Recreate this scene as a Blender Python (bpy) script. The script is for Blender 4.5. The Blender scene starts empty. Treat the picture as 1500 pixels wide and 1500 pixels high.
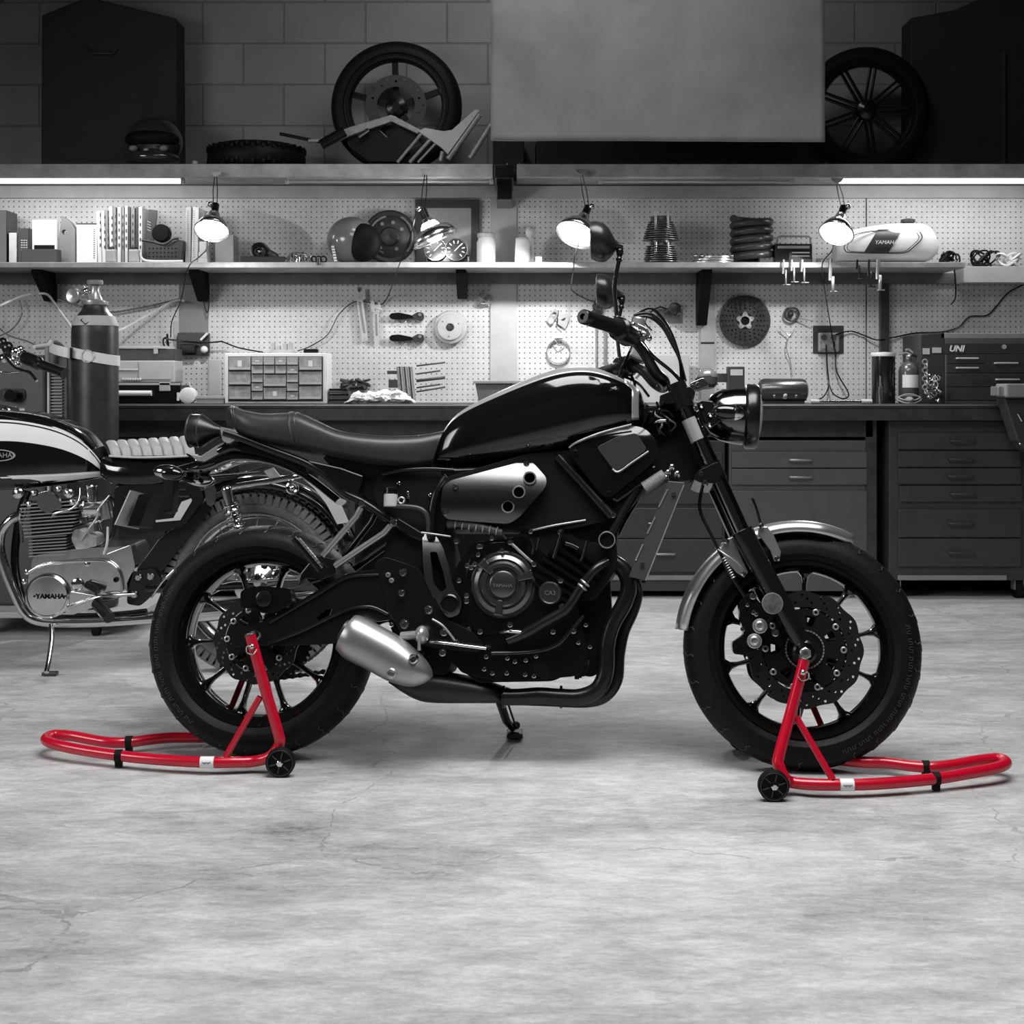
import bpy, math, random
from mathutils import Vector as V, Matrix, noise
from mathutils.geometry import tessellate_polygon
random.seed(7)
PI = math.pi
COL = bpy.context.scene.collection
CAMZ = 1.0; F = 2000.0; HY = 560.0; HX = 750.0
def rad(d): return d*PI/180
# ---------- where things of the photograph stand ----------
def W(x, y, Y): return V(((x-HX)/F*Y, Y, CAMZ-(y-HY)/F*Y))
def G(x, y, z=0.0):
    Y = (CAMZ-z)*F/(y-HY); return V(((x-HX)/F*Y, Y, z))
# ---------- materials ----------
MATS = {}
def mat(name, c, rough=.5, metal=0, coat=0, noise_amt=0, nscale=8, bump=0, emit=0, trans=0, alpha=1, ior=None):
    if name in MATS: return MATS[name]
    m = bpy.data.materials.new(name); m.use_nodes = True
    nt = m.node_tree; p = nt.nodes['Principled BSDF']
    if not isinstance(c, tuple): c = (c, c, c)
    p.inputs['Base Color'].default_value = (*c, 1)
    p.inputs['Roughness'].default_value = rough
    p.inputs['Metallic'].default_value = metal
    p.inputs['Coat Weight'].default_value = coat
    p.inputs['Coat Roughness'].default_value = .05
    if trans: p.inputs['Transmission Weight'].default_value = trans
    if alpha < 1: p.inputs['Alpha'].default_value = alpha
    if name in ('tyre_rubber', 'matte_black'): p.inputs['Specular IOR Level'].default_value = .15
    if ior: p.inputs['IOR'].default_value = ior
    if emit:
        p.inputs['Emission Color'].default_value = (1, 1, 1, 1); p.inputs['Emission Strength'].default_value = emit
    if noise_amt or bump:
        tc = nt.nodes.new('ShaderNodeTexCoord'); n = nt.nodes.new('ShaderNodeTexNoise')
        n.inputs['Scale'].default_value = nscale; n.inputs['Detail'].default_value = 6
        n.inputs['Roughness'].default_value = .65
        nt.links.new(tc.outputs['Object'], n.inputs['Vector'])
        if noise_amt:
            r = nt.nodes.new('ShaderNodeMapRange')
            r.inputs[1].default_value = .3; r.inputs[2].default_value = .7
            r.inputs[3].default_value = 1-noise_amt; r.inputs[4].default_value = 1+noise_amt
            mx = nt.nodes.new('ShaderNodeVectorMath'); mx.operation = 'SCALE'
            mx.inputs[0].default_value = c
            nt.links.new(n.outputs[0], r.inputs[0]); nt.links.new(r.outputs[0], mx.inputs['Scale'])
            nt.links.new(mx.outputs[0], p.inputs['Base Color'])
        if bump:
            b = nt.nodes.new('ShaderNodeBump'); b.inputs['Strength'].default_value = bump; b.inputs['Distance'].default_value = .01
            nt.links.new(n.outputs[0], b.inputs['Height']); nt.links.new(b.outputs[0], p.inputs['Normal'])
    MATS[name] = m; return m
gloss = mat('gloss_black', .005, .1, coat=.4)
satin = mat('satin_black', .006, .24)
matte = mat('matte_black', .005, .6)
tubeb = mat('tube_black', .035, .26, .75)
coverb = mat('cover_black', .15, .27, .9)
dgrey = mat('dark_grey_metal', .05, .4, .3)
cast = mat('engine_black', .004, .17, coat=.2)
chrome = mat('chrome', .62, .12, 1)
alu = mat('aluminium', .55, .3, 1, noise_amt=.1, nscale=30)
brush = mat('brushed_silver', .6, .32, .9, noise_amt=.05, nscale=40)
steel = mat('worn_steel', .42, .32, .65, noise_amt=.25, nscale=40)
rubber = mat('tyre_rubber', .007, .5, noise_amt=.3, nscale=60, bump=.15)
red = mat('red_paint', (.50, .002, .022), .28, coat=.4)
white = mat('white_paint', .75, .4)
paper = mat('paper_white', .65, .7, noise_amt=.1, nscale=20)
pgrey = mat('mid_grey', .22, .6, noise_amt=.15)
lgrey = mat('light_grey', .42, .6, noise_amt=.12)
vinyl = mat('black_vinyl', .028, .42, noise_amt=.15, nscale=50, bump=.05)
wood = mat('shelf_wood', .34, .6, noise_amt=.3, nscale=9)
dwood = mat('dark_bench_wood', .035, .45, noise_amt=.5, nscale=14)
cloth = mat('white_rag', .7, .85, noise_amt=.15)
glass = mat('clear_glass', .9, .03, trans=1, ior=1.3)
plas = mat('cloudy_plastic', .55, .3, trans=.25, alpha=.8)
# ---------- mesh builder ----------
def cr(pts, k=6, closed=False):
    pts = [V(p) for p in pts]; n = len(pts); out = []
    rng = range(n if closed else n-1)
    for i in rng:
        g = (lambda j: pts[j % n]) if closed else (lambda j: pts[max(0, min(n-1, j))])
        p0, p1, p2, p3 = g(i-1), g(i), g(i+1), g(i+2)
        for s in range(k):
            t = s/k
            out.append(.5*((2*p1)+(p2-p0)*t+(2*p0-5*p1+4*p2-p3)*t*t+(3*p1-p0-3*p2+p3)*t**3))
    if not closed: out.append(pts[-1])
    return out
def frame(ax, up=None):
    ax = V(ax).normalized()
    u = V(up) if up is not None else (V((0, 0, 1)) if abs(ax.z) < .9 else V((1, 0, 0)))
    a = u.cross(ax)
    if a.length < 1e-6: a = V((1, 0, 0)).cross(ax)
    a.normalize(); b = ax.cross(a); return a, b, ax
class MB:
    def __init__(s): s.v = []; s.f = []; s.s = []; s.M = None
    def add(s, vs, fs, smooth=False):
        o = len(s.v)
        if s.M is not None: vs = [s.M @ V(p) for p in vs]
        s.v += [V(p) for p in vs]
        s.f += [tuple(o+i for i in f) for f in fs]; s.s += [smooth]*len(fs); return s
    def box(s, c, d, R=None):
        c = V(c); vs = []
        for x in (-.5, .5):
            for y in (-.5, .5):
                for z in (-.5, .5):
                    p = V((x*d[0], y*d[1], z*d[2]))
                    if R is not None: p = R @ p
                    vs.append(c+p)
        return s.add(vs, [(0, 1, 3, 2), (4, 6, 7, 5), (0, 4, 5, 1), (2, 3, 7, 6), (0, 2, 6, 4), (1, 5, 7, 3)])
    def bb(s, x0, x1, y0, y1, z0, z1):
        return s.box(((x0+x1)/2, (y0+y1)/2, (z0+z1)/2), (abs(x1-x0), abs(y1-y0), abs(z1-z0)))
    def ring(s, rings, closed_u=True, cap0=True, cap1=True, smooth=True, loop=False):
        n = len(rings[0]); vs = [p for r in rings for p in r]; fs = []
        m = len(rings)
        for i in range(m if loop else m-1):
            for j in range(n if closed_u else n-1):
                a, b = i*n+j, i*n+(j+1) % n; c, d = ((i+1) % m)*n+(j+1) % n, ((i+1) % m)*n+j
                fs.append((a, b, c, d))
        s.add(vs, fs, smooth)
        if not loop and closed_u:
            if cap0: s.add(rings[0], [tuple(range(n))[::-1]])
            if cap1: s.add(rings[-1], [tuple(range(n))])
        return s
    def cyl(s, p0, p1, r0, r1=None, n=16, caps=True):
        r1 = r0 if r1 is None else r1; p0, p1 = V(p0), V(p1); a, b, ax = frame(p1-p0)
        R = [[p+(a*math.cos(2*PI*i/n)+b*math.sin(2*PI*i/n))*r for i in range(n)] for p, r in ((p0, r0), (p1, r1))]
        return s.ring(R, cap0=caps, cap1=caps)
    def lathe(s, o, ax, prof, n=24, loop=False, caps=True):
        o = V(o); a, b, ax = frame(ax)
        R = [[o+ax*h+(a*math.cos(2*PI*i/n)+b*math.sin(2*PI*i/n))*max(r, 1e-5) for i in range(n)] for r, h in prof]
        return s.ring(R, cap0=caps, cap1=caps, loop=loop)
    def tube(s, path, r, n=8, closed=False, caps=True, flat=1.0, up=None):
        path = [V(p) for p in path]; m = len(path); R = []; a = None
        for i, p in enumerate(path):
            if closed: t = path[(i+1) % m]-path[i-1]
            else: t = path[min(i+1, m-1)]-path[max(i-1, 0)]
            if t.length < 1e-9: t = V((0, 0, 1))
            t.normalize()
            if a is None: a = frame(t, up)[0]
            else:
                a = a-t*a.dot(t); a.normalize()
            b = t.cross(a); rr = r[min(i, len(r)-1)] if isinstance(r, (list, tuple)) else r
            R.append([p+a*math.cos(2*PI*j/n)*rr+b*math.sin(2*PI*j/n)*rr*flat for j in range(n)])
        return s.ring(R, cap0=caps, cap1=caps, loop=closed)
    def sph(s, c, r, nu=16, nv=10, v0=0, v1=1, ax=(0, 0, 1)):
        if not isinstance(r, (tuple, list)): r = (r, r, r)
        a, b, d = frame(ax); c = V(c); R = []
        for i in range(nv+1):
            t = PI*(v0+(v1-v0)*i/nv)
            R.append([c+a*(r[0]*math.sin(t)+1e-6)*math.cos(2*PI*j/nu)+b*(r[1]*math.sin(t)+1e-6)*math.sin(2*PI*j/nu)+d*r[2]*math.cos(t) for j in range(nu)])
        return s.ring(R, cap0=v0 > 0, cap1=v1 < 1)
    def prism(s, pts, off, holes=(), smooth=False):
        pts = [V(p) for p in pts]; off = V(off); holes = [[V(p) for p in h] for h in holes]
        # to a plane
        nrm = off.normalized(); a, b, _ = frame(nrm)
        loops = [pts]+list(holes)
        L2 = [[V((p.dot(a), p.dot(b), 0)) for p in l] for l in loops]
        tri = tessellate_polygon(L2); allp = [p for l in loops for p in l]; n = len(allp)
        s.add(allp+[p+off for p in allp], [tuple(t) for t in tri]+[tuple(i+n for i in t)[::-1] for t in tri])
        o = 0
        for l in loops:
            k = len(l); vs = l+[p+off for p in l]
            s.add(vs, [(i, (i+1) % k, (i+1) % k+k, i+k) for i in range(k)], smooth); o += k
        return s
    def torus(s, c, ax, R, r, n=32, m=8, flat=1):
        a, b, ax = frame(ax); c = V(c)
        rings = []
        for i in range(n):
            t = 2*PI*i/n; d = a*math.cos(t)+b*math.sin(t)
            rings.append([c+d*(R+r*math.cos(2*PI*j/m))+ax*r*flat*math.sin(2*PI*j/m) for j in range(m)])
        return s.ring(rings, loop=True)
    def loft(s, secs, e=2.5, n=20, t0=0, t1=360, k=4, sc=1.0, wd=None, cap=True, skip0=0, skip1=0):
        # secs: (top, bottom, half width); wd = width direction
        wd = V(wd) if wd is not None else V((0, 0, 1))
        T = cr([q[0] for q in secs], k); Bm = cr([q[1] for q in secs], k)
        H = [p.x for p in cr([V((q[2], 0, 0)) for q in secs], k)]
        full = (t1-t0) >= 360; R = []; m = len(T)
        for i in range(skip0, m-skip1):
            c = (T[i]+Bm[i])/2; h = (T[i]-Bm[i])/2; ring = []
            for j in range(n if full else n+1):
                t = rad(t0+(t1-t0)*j/n); C, S = math.cos(t), math.sin(t)
                yy = math.copysign(abs(C)**(2/e), C)*sc; xx = math.copysign(abs(S)**(2/e), S)*sc
                ring.append(c+h*yy+wd*(H[i]*xx))
            R.append(ring)
        return s.ring(R, closed_u=full, cap0=cap, cap1=cap)
def emp_M(o): return o.get('_M')
WM = {}
def tag(o, label, cat, group=None):
    o['label'] = label; o['category'] = cat
    if group: o['group'] = group
    return o
def thing(name, label, cat, loc=(0, 0, 0), M=None, group=None):
    o = bpy.data.objects.new(name, None); COL.objects.link(o); o.empty_display_size = .05
    m = M if M is not None else Matrix.Translation(V(loc))
    o.matrix_world = m; WM[o.name] = m.copy(); return tag(o, label, cat, group)
def obj(name, mb, m, parent=None, local=False, bev=0, sub=0, label=None, kind=None, org=None):
    vs = mb.v
    if parent is not None:
        Mw = WM[parent.name]
        if not local:
            Mi = Mw.inverted(); vs = [Mi @ p for p in vs]
    else:
        # origin at the base of the thing
        xs = [p.x for p in vs]; ys = [p.y for p in vs]; zs = [p.z for p in vs]
        o0 = V(org) if org is not None else V(((min(xs)+max(xs))/2, (min(ys)+max(ys))/2, min(zs)))
        Mw = Matrix.Translation(o0); vs = [p-o0 for p in vs]
    me = bpy.data.meshes.new(name); me.from_pydata([tuple(p) for p in vs], [], mb.f)
    me.polygons.foreach_set('use_smooth', mb.s); me.materials.append(m)
    me.update()
    import bmesh
    bm = bmesh.new(); bm.from_mesh(me); bmesh.ops.remove_doubles(bm, verts=bm.verts, dist=1e-6)
    bmesh.ops.recalc_face_normals(bm, faces=bm.faces)
    for e in bm.edges:
        if len(e.link_faces) == 2 and e.calc_face_angle(0) > .7: e.smooth = False
    bm.to_mesh(me); bm.free()
    o = bpy.data.objects.new(name, me); COL.objects.link(o)
    if parent is not None: o.parent = parent
    else: o.matrix_world = Mw
    WM[o.name] = Mw.copy() if parent is None else Mw
    if bev:
        b = o.modifiers.new('b', 'BEVEL'); b.width = bev; b.segments = 2; b.limit_method = 'ANGLE'; b.angle_limit = rad(40)
    if sub:
        b = o.modifiers.new('s', 'SUBSURF'); b.levels = sub; b.render_levels = sub
    if label: o['label'] = label
    if kind: o['kind'] = kind
    return o
def solo(name, mb, m, label, cat, group=None, **k):
    return tag(obj(name, mb, m, **k), label, cat, group)
def text_mb(txt, size, depth=.0008, shear=0, bold=0):
    cu = bpy.data.curves.new('t', 'FONT'); cu.body = txt; cu.size = size; cu.extrude = depth; cu.shear = shear
    cu.align_x = 'CENTER'; cu.align_y = 'CENTER'; cu.offset = bold; cu.resolution_u = 2
    o = bpy.data.objects.new('t', cu); COL.objects.link(o)
    dg = bpy.context.evaluated_depsgraph_get(); me = bpy.data.meshes.new_from_object(o.evaluated_get(dg))
    mb = MB(); mb.add([v.co.copy() for v in me.vertices], [tuple(p.vertices) for p in me.polygons])
    bpy.data.objects.remove(o); bpy.data.meshes.remove(me); bpy.data.curves.remove(cu); return mb
def xform(mb, M): mb.v = [M @ p for p in mb.v]; return mb
def bend(mb, ax, lo, hi, n, fn):
    import bmesh
    bm = bmesh.new(); vs = [bm.verts.new(p) for p in mb.v]
    for f in mb.f:
        try: bm.faces.new([vs[i] for i in f])
        except ValueError: pass
    bmesh.ops.remove_doubles(bm, verts=bm.verts, dist=1e-6)
    for i in range(n+1):
        t = lo+(hi-lo)*i/n; co_ = V((0, 0, 0)); co_[ax] = t; no = V((0, 0, 0)); no[ax] = 1
        bmesh.ops.bisect_plane(bm, geom=bm.verts[:]+bm.edges[:]+bm.faces[:], plane_co=co_, plane_no=no)
    bm.verts.ensure_lookup_table()
    for i, v in enumerate(bm.verts): v.index = i
    out = MB(); out.add([fn(v.co.copy()) for v in bm.verts], [tuple(v.index for v in f.verts) for f in bm.faces], True); bm.free(); return out
def basis(o, x, y):
    x = V(x).normalized(); y = V(y); y = (y-x*y.dot(x)).normalized(); z = x.cross(y)
    return Matrix(((x.x, y.x, z.x, o[0]), (x.y, y.y, z.y, o[1]), (x.z, y.z, z.z, o[2]), (0, 0, 0, 1)))
def circ(c, r, a, b, n=12, ph=0): return [V(c)+V(a)*r*math.cos(ph+2*PI*i/n)+V(b)*r*math.sin(ph+2*PI*i/n) for i in range(n)]
# ================= camera, light, room =================
sc = bpy.context.scene
cam = bpy.data.cameras.new('camera'); co = bpy.data.objects.new('camera', cam); COL.objects.link(co)
co.location = (0, 0, CAMZ); co.rotation_euler = (PI/2, 0, 0)
cam.sensor_width = 36; cam.lens = F/1500*36; cam.shift_y = -(750-HY)/1500; cam.clip_start = .05
sc.camera = co
sc.view_settings.view_transform = 'Standard'; sc.view_settings.look = 'None'
sc.view_settings.gamma = 1; sc.view_settings.exposure = 0; sc.view_settings.use_curve_mapping = False
w = bpy.data.worlds.new('world'); sc.world = w; w.use_nodes = True
w.node_tree.nodes['Background'].inputs[0].default_value = (1, 1, 1, 1)
w.node_tree.nodes['Background'].inputs[1].default_value = .035
def area(name, loc, rot, sx, sy, power, spread=180):
    l = bpy.data.lights.new(name, 'AREA'); l.shape = 'RECTANGLE'; l.size = sx; l.size_y = sy; l.energy = power
    l.spread = rad(spread)
    o = bpy.data.objects.new(name, l); COL.objects.link(o); o.location = loc; o.rotation_euler = rot; return o
area('ceiling_softbox', (.3, 2.75, 3.3), (0, 0, 0), 2.6, 1.7, 114, 150)
area('added_wall_fill', (.25, 4.9, 3.45), (rad(48), 0, 0), 1.6, .3, 9, 120)  # added fill without a known fitting, brightens the upper wall
sf = area('side_fill', (-3.7, 2.4, 1.9), (0, 0, 0), 1.6, 1.2, 17, 80); sf.rotation_euler = (V((-1.8, 4.75, .75))-V((-3.7, 2.4, 1.9))).to_track_quat('-Z', 'Y').to_euler()
0 and area('front_softbox', (0.3, 0.2, 3.0), (rad(32), 0, 0), 3.4, .8, 10, 110)
WY = 6.75; SY = 6.42; UY = 6.30; BY = 6.25   # wall, shelf front, upper shelf front, bench front
def nodes_mat(name):
    m = bpy.data.materials.new(name); m.use_nodes = True; return m, m.node_tree, m.node_tree.nodes['Principled BSDF']
def N(nt, t, **k):
    n = nt.nodes.new(t)
    for a, b in k.items(): setattr(n, a, b)
    return n
def math_n(nt, op, a, b=None, c=None):
    n = nt.nodes.new('ShaderNodeMath'); n.operation = op
    for i, q in enumerate((a, b, c)):
        if q is None: continue
        if isinstance(q, (int, float)): n.inputs[i].default_value = q
        else: nt.links.new(q, n.inputs[i])
    return n.outputs[0]
# concrete floor
m, nt, p = nodes_mat('concrete'); tc = N(nt, 'ShaderNodeTexCoord'); L = nt.links.new
def nz(scale, det=8, rough=.6, vec=None, dist=0):
    n = N(nt, 'ShaderNodeTexNoise'); n.inputs['Scale'].default_value = scale; n.inputs['Detail'].default_value = det
    n.inputs['Roughness'].default_value = rough; n.inputs['Distortion'].default_value = dist
    L(vec if vec is not None else tc.outputs['Object'], n.inputs['Vector']); return n.outputs[0]
mp = N(nt, 'ShaderNodeMapping'); mp.inputs['Scale'].default_value = (1, 2.6, 1); L(tc.outputs['Object'], mp.inputs[0])
a = nz(1.1, 8, .62, mp.outputs[0], .6); b = nz(7, 8, .7, mp.outputs[0], .3); c = nz(90, 4, .6)
b2 = nz(22, 6, .75, mp.outputs[0], .8)
s1 = math_n(nt, 'MULTIPLY_ADD', a, .42, math_n(nt, 'MULTIPLY_ADD', b2, .25, math_n(nt, 'MULTIPLY', b, .33)))
s2 = math_n(nt, 'MULTIPLY_ADD', c, .10, s1)
ramp = N(nt, 'ShaderNodeValToRGB'); L(s2, ramp.inputs[0])
e = ramp.color_ramp.elements; e[0].position = .40; e[0].color = (.15, .15, .15, 1); e[1].position = .66; e[1].color = (.62, .62, .62, 1)
q = e.new(.47); q.color = (.30, .30, .30, 1); q = e.new(.55); q.color = (.42, .42, .42, 1)
# small dark chips
vo = N(nt, 'ShaderNodeTexVoronoi'); vo.inputs['Scale'].default_value = 3.2; L(mp.outputs[0], vo.inputs['Vector'])
chip = math_n(nt, 'LESS_THAN', math_n(nt, 'MULTIPLY_ADD', b, .09, vo.outputs['Distance']), .062)
mx = N(nt, 'ShaderNodeMixRGB'); mx.inputs[2].default_value = (.09, .09, .09, 1); L(math_n(nt, 'MULTIPLY', chip, .7), mx.inputs[0]); L(ramp.outputs[0], mx.inputs[1])
ve = N(nt, 'ShaderNodeTexVoronoi', feature='DISTANCE_TO_EDGE'); ve.inputs['Scale'].default_value = .55
wv = N(nt, 'ShaderNodeVectorMath', operation='MULTIPLY_ADD'); wn = N(nt, 'ShaderNodeTexNoise'); wn.inputs['Scale'].default_value = 2.2; wn.inputs['Detail'].default_value = 7
L(tc.outputs['Object'], wn.inputs['Vector']); L(wn.outputs['Color'], wv.inputs[0]); wv.inputs[1].default_value = (.55, .55, 0); L(tc.outputs['Object'], wv.inputs[2]); L(wv.outputs[0], ve.inputs['Vector'])
crk = math_n(nt, 'MULTIPLY', math_n(nt, 'LESS_THAN', ve.outputs['Distance'], .0022), math_n(nt, 'GREATER_THAN', b, .5))
m2 = N(nt, 'ShaderNodeMixRGB'); m2.inputs[2].default_value = (.08, .08, .08, 1); L(math_n(nt, 'MULTIPLY', crk, .38), m2.inputs[0]); L(mx.outputs[0], m2.inputs[1])
# paint flecks and worn pale spots
v3 = N(nt, 'ShaderNodeTexVoronoi'); v3.inputs['Scale'].default_value = 26; L(mp.outputs[0], v3.inputs['Vector'])
m3 = N(nt, 'ShaderNodeMixRGB'); m3.inputs[2].default_value = (.75, .75, .75, 1); L(math_n(nt, 'MULTIPLY', math_n(nt, 'LESS_THAN', math_n(nt, 'MULTIPLY_ADD', b2, .12, v3.outputs['Distance']), .13), .45), m3.inputs[0]); L(m2.outputs[0], m3.inputs[1])
L(m3.outputs[0], p.inputs['Base Color'])
rr = N(nt, 'ShaderNodeMapRange'); rr.inputs[3].default_value = .42; rr.inputs[4].default_value = .7; L(a, rr.inputs[0]); L(rr.outputs[0], p.inputs['Roughness'])
bp = N(nt, 'ShaderNodeBump'); bp.inputs['Strength'].default_value = .25; bp.inputs['Distance'].default_value = .01; L(s2, bp.inputs['Height']); L(bp.outputs[0], p.inputs['Normal'])
concrete = m
mb = MB(); mb.bb(-4.2, 4.2, -1.5, WY+.2, -.1, 0)
obj('floor', mb, concrete, kind='structure', org=(0, 0, 0))
# painted block wall
m, nt, p = nodes_mat('painted_blocks'); tc = N(nt, 'ShaderNodeTexCoord'); L = nt.links.new
mp = N(nt, 'ShaderNodeMapping'); mp.inputs['Rotation'].default_value = (PI/2, 0, 0); mp.inputs['Location'].default_value = (.12, .018, .0); L(tc.outputs['Object'], mp.inputs[0])
br = N(nt, 'ShaderNodeTexBrick'); L(mp.outputs[0], br.inputs['Vector'])
br.inputs['Scale'].default_value = 1; br.inputs['Brick Width'].default_value = .405; br.inputs['Row Height'].default_value = .205
br.inputs['Mortar Size'].default_value = .005; br.inputs['Mortar Smooth'].default_value = .6
br.inputs['Color1'].default_value = (.26, .26, .26, 1); br.inputs['Color2'].default_value = (.29, .29, .29, 1); br.inputs['Mortar'].default_value = (.205, .205, .205, 1)
n = N(nt, 'ShaderNodeTexNoise'); n.inputs['Scale'].default_value = 2.5; n.inputs['Detail'].default_value = 6; L(tc.outputs['Object'], n.inputs['Vector'])
mx = N(nt, 'ShaderNodeMixRGB', blend_type='MULTIPLY'); mx.inputs[0].default_value = .4; L(br.outputs[0], mx.inputs[1]); L(n.outputs[0], mx.inputs[2]); L(mx.outputs[0], p.inputs['Base Color'])
bp = N(nt, 'ShaderNodeBump'); bp.inputs['Strength'].default_value = .6; bp.inputs['Distance'].default_value = .01; bp.invert = True; L(br.outputs['Fac'], bp.inputs['Height']); L(bp.outputs[0], p.inputs['Normal'])
p.inputs['Roughness'].default_value = .55
mb = MB(); mb.bb(-4.2, 4.2, WY+.03, WY+.2, 0, 3.6); obj('wall_back', mb, m, kind='structure', org=(0, WY, 0))
dark = mat('dark_wall', .05, .8)
mb = MB(); mb.bb(-4.3, -4.2, -1.5, WY+.2, 0, 3.6); obj('wall_left', mb, dark, kind='structure')
mb = MB(); mb.bb(4.2, 4.3, -1.5, WY+.2, 0, 3.6); obj('wall_right', mb, dark, kind='structure')
mb = MB(); mb.bb(-4.3, 4.3, -1.5, WY+.2, 3.6, 3.7); obj('ceiling', mb, dark, kind='structure')
# pegboard
def pegmat(name, base):
    m, nt, p = nodes_mat(name); tc = N(nt, 'ShaderNodeTexCoord'); L = nt.links.new
    sp = N(nt, 'ShaderNodeSeparateXYZ'); L(tc.outputs['Object'], sp.inputs[0]); P = .0258
    fx = math_n(nt, 'SUBTRACT', math_n(nt, 'FRACT', math_n(nt, 'DIVIDE', sp.outputs[0], P)), .5)
    fz = math_n(nt, 'SUBTRACT', math_n(nt, 'FRACT', math_n(nt, 'DIVIDE', sp.outputs[2], P)), .5)
    d2 = math_n(nt, 'ADD', math_n(nt, 'MULTIPLY', fx, fx), math_n(nt, 'MULTIPLY', fz, fz))
    hole = math_n(nt, 'LESS_THAN', d2, .019)
    n = N(nt, 'ShaderNodeTexNoise'); n.inputs['Scale'].default_value = 3; n.inputs['Detail'].default_value = 8; L(tc.outputs['Object'], n.inputs['Vector'])
    n2 = N(nt, 'ShaderNodeTexNoise'); n2.inputs['Scale'].default_value = 45; n2.inputs['Detail'].default_value = 3; L(tc.outputs['Object'], n2.inputs['Vector'])
    r = N(nt, 'ShaderNodeMapRange'); r.inputs[1].default_value = .3; r.inputs[2].default_value = .7; r.inputs[3].default_value = base*.75; r.inputs[4].default_value = base*1.15
    L(math_n(nt, 'MULTIPLY_ADD', n2.outputs[0], .25, math_n(nt, 'MULTIPLY', n.outputs[0], .8)), r.inputs[0])
    mx = N(nt, 'ShaderNodeMixRGB'); L(hole, mx.inputs[0]); L(r.outputs[0], mx.inputs[1]); mx.inputs[2].default_value = (.09, .09, .09, 1)
    L(mx.outputs[0], p.inputs['Base Color']); p.inputs['Roughness'].default_value = .5
    bp = N(nt, 'ShaderNodeBump'); bp.inputs['Strength'].default_value = .3; bp.inputs['Distance'].default_value = .004; bp.invert = True; L(hole, bp.inputs['Height']); L(bp.outputs[0], p.inputs['Normal'])
    return m
peg = pegmat('pegboard', .6)
def px(x, Y): return (x-HX)/F*Y
def pz(y, Y): return CAMZ-(y-HY)/F*Y
segs = [(-60, 718, 'whitish pegboard panel left of the bare wall stud'), (757, 1268, 'whitish pegboard panel right of the bare wall stud'), (1270, 1560, 'whitish pegboard panel behind the tool chest at the right')]
zb = .88
for x0, x1, lb in segs:
    mb = MB(); mb.bb(px(x0, WY), px(x1, WY), WY, WY+.012, zb, pz(286, WY)); solo('pegboard', mb, peg, lb, 'pegboard', org=(px(x0, WY), WY, .9))
# wall stud between the boards, cleats
mb = MB(); mb.bb(px(718, WY), px(757, WY), WY-.01, WY+.028, .88, pz(262, WY)); solo('wall_stud', mb, lgrey, 'bare wooden wall stud between the two large pegboard panels', 'stud', bev=.003)
mb = MB(); mb.bb(px(-60, WY), px(1560, WY), WY-.022, WY-.002, pz(290, WY-.02), pz(272, WY-.02)); solo('wall_batten', mb, lgrey, 'long pale wooden batten on the wall just below the upper shelf', 'batten', bev=.002)
mb = MB(); mb.bb(px(-60, WY), px(1420, WY), WY-.022, WY-.002, pz(416, WY-.02), pz(400, WY-.02)); solo('wall_batten', mb, mat('darker_wood', .13, .6, noise_amt=.3), 'long wooden batten on the wall right under the middle shelf', 'batten', bev=.002)  # this batten gets a darker wood tone than the shelf
mb = MB(); mb.bb(px(1398, WY), px(1560, WY), WY-.14, WY-.002, pz(414, WY-.14), pz(390, WY-.14)); solo('shelf_ledge', mb, lgrey, 'pale painted ledge continuing right of the middle shelf, below the coiled cables', 'ledge', bev=.003)
# middle shelf
zs = pz(384, SY)
mb = MB(); mb.bb(px(-60, SY), px(1414, SY), SY, WY-.001, zs-.026, zs); obj_sh = solo('middle_shelf', mb, wood, 'long wooden shelf in front of the pegboard, full of books, parts and a helmet', 'shelf', bev=.003)
# upper shelf
zu = pz(241, UY)
mb = MB(); mb.bb(px(-60, UY), px(722, UY), UY, WY-.001, zu-.03, zu-.01); mb.bb(px(757, UY), px(1560, UY), UY, WY-.001, zu-.03, zu-.01)
us = solo('upper_shelf', mb, wood, 'long high wooden shelf carrying wheels, tyre and black cases', 'shelf', bev=.002)
mb = MB(); mb.bb(px(-60, UY), px(722, UY), UY-.02, UY, zu-.062, zu); obj('front_board', mb, wood, us, bev=.003)
mb = MB(); mb.bb(px(757, UY), px(1560, UY), UY-.02, UY, zu-.062, zu); obj('front_board', mb, wood, us, bev=.003)
def bracket(x, y0, y1, Y0, Y1, lb, wd=16, m=matte):
    mb = MB(); X = px(x, Y0); h = wd/2/F*Y0; z0, z1 = pz(y0, Y0), pz(y1, Y0)
    mb.prism([V((X-h, WY-.001, z0)), V((X-h, Y0, z0)), V((X-h, Y0, z0-.02)), V((X-h, WY-.05, z1)), V((X-h, WY-.001, z1))], (2*h, 0, 0))
    return solo('shelf_bracket', mb, m, lb, 'bracket', bev=.002)
zt = pz(394.5, SY)
for x, y1, lb in [(53, 438, 'dark shelf bracket under the middle shelf above the old motorcycle handlebar'), (284, 438, 'dark shelf bracket under the middle shelf with the power lead hanging by it'), (675, 434, 'dark shelf bracket under the middle shelf above the round grinding disc'), (1036, 474, 'long dark shelf bracket left of the perforated brake disc')]:
    bracket(x, 394.3, y1, SY+.1, 0, lb, 15)
# hanging hook bracket on the right end of the middle shelf
mb = MB(); p0 = W(1398, 395, SY); path = [p0, W(1400, 420, SY), W(1399, 438, SY), W(1393, 446, SY)]
mb.tube(cr(path, 5), .008, flat=.35); solo('shelf_hook', mb, matte, 'dark bent strap hanging from the right end of the middle shelf', 'hook')
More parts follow.
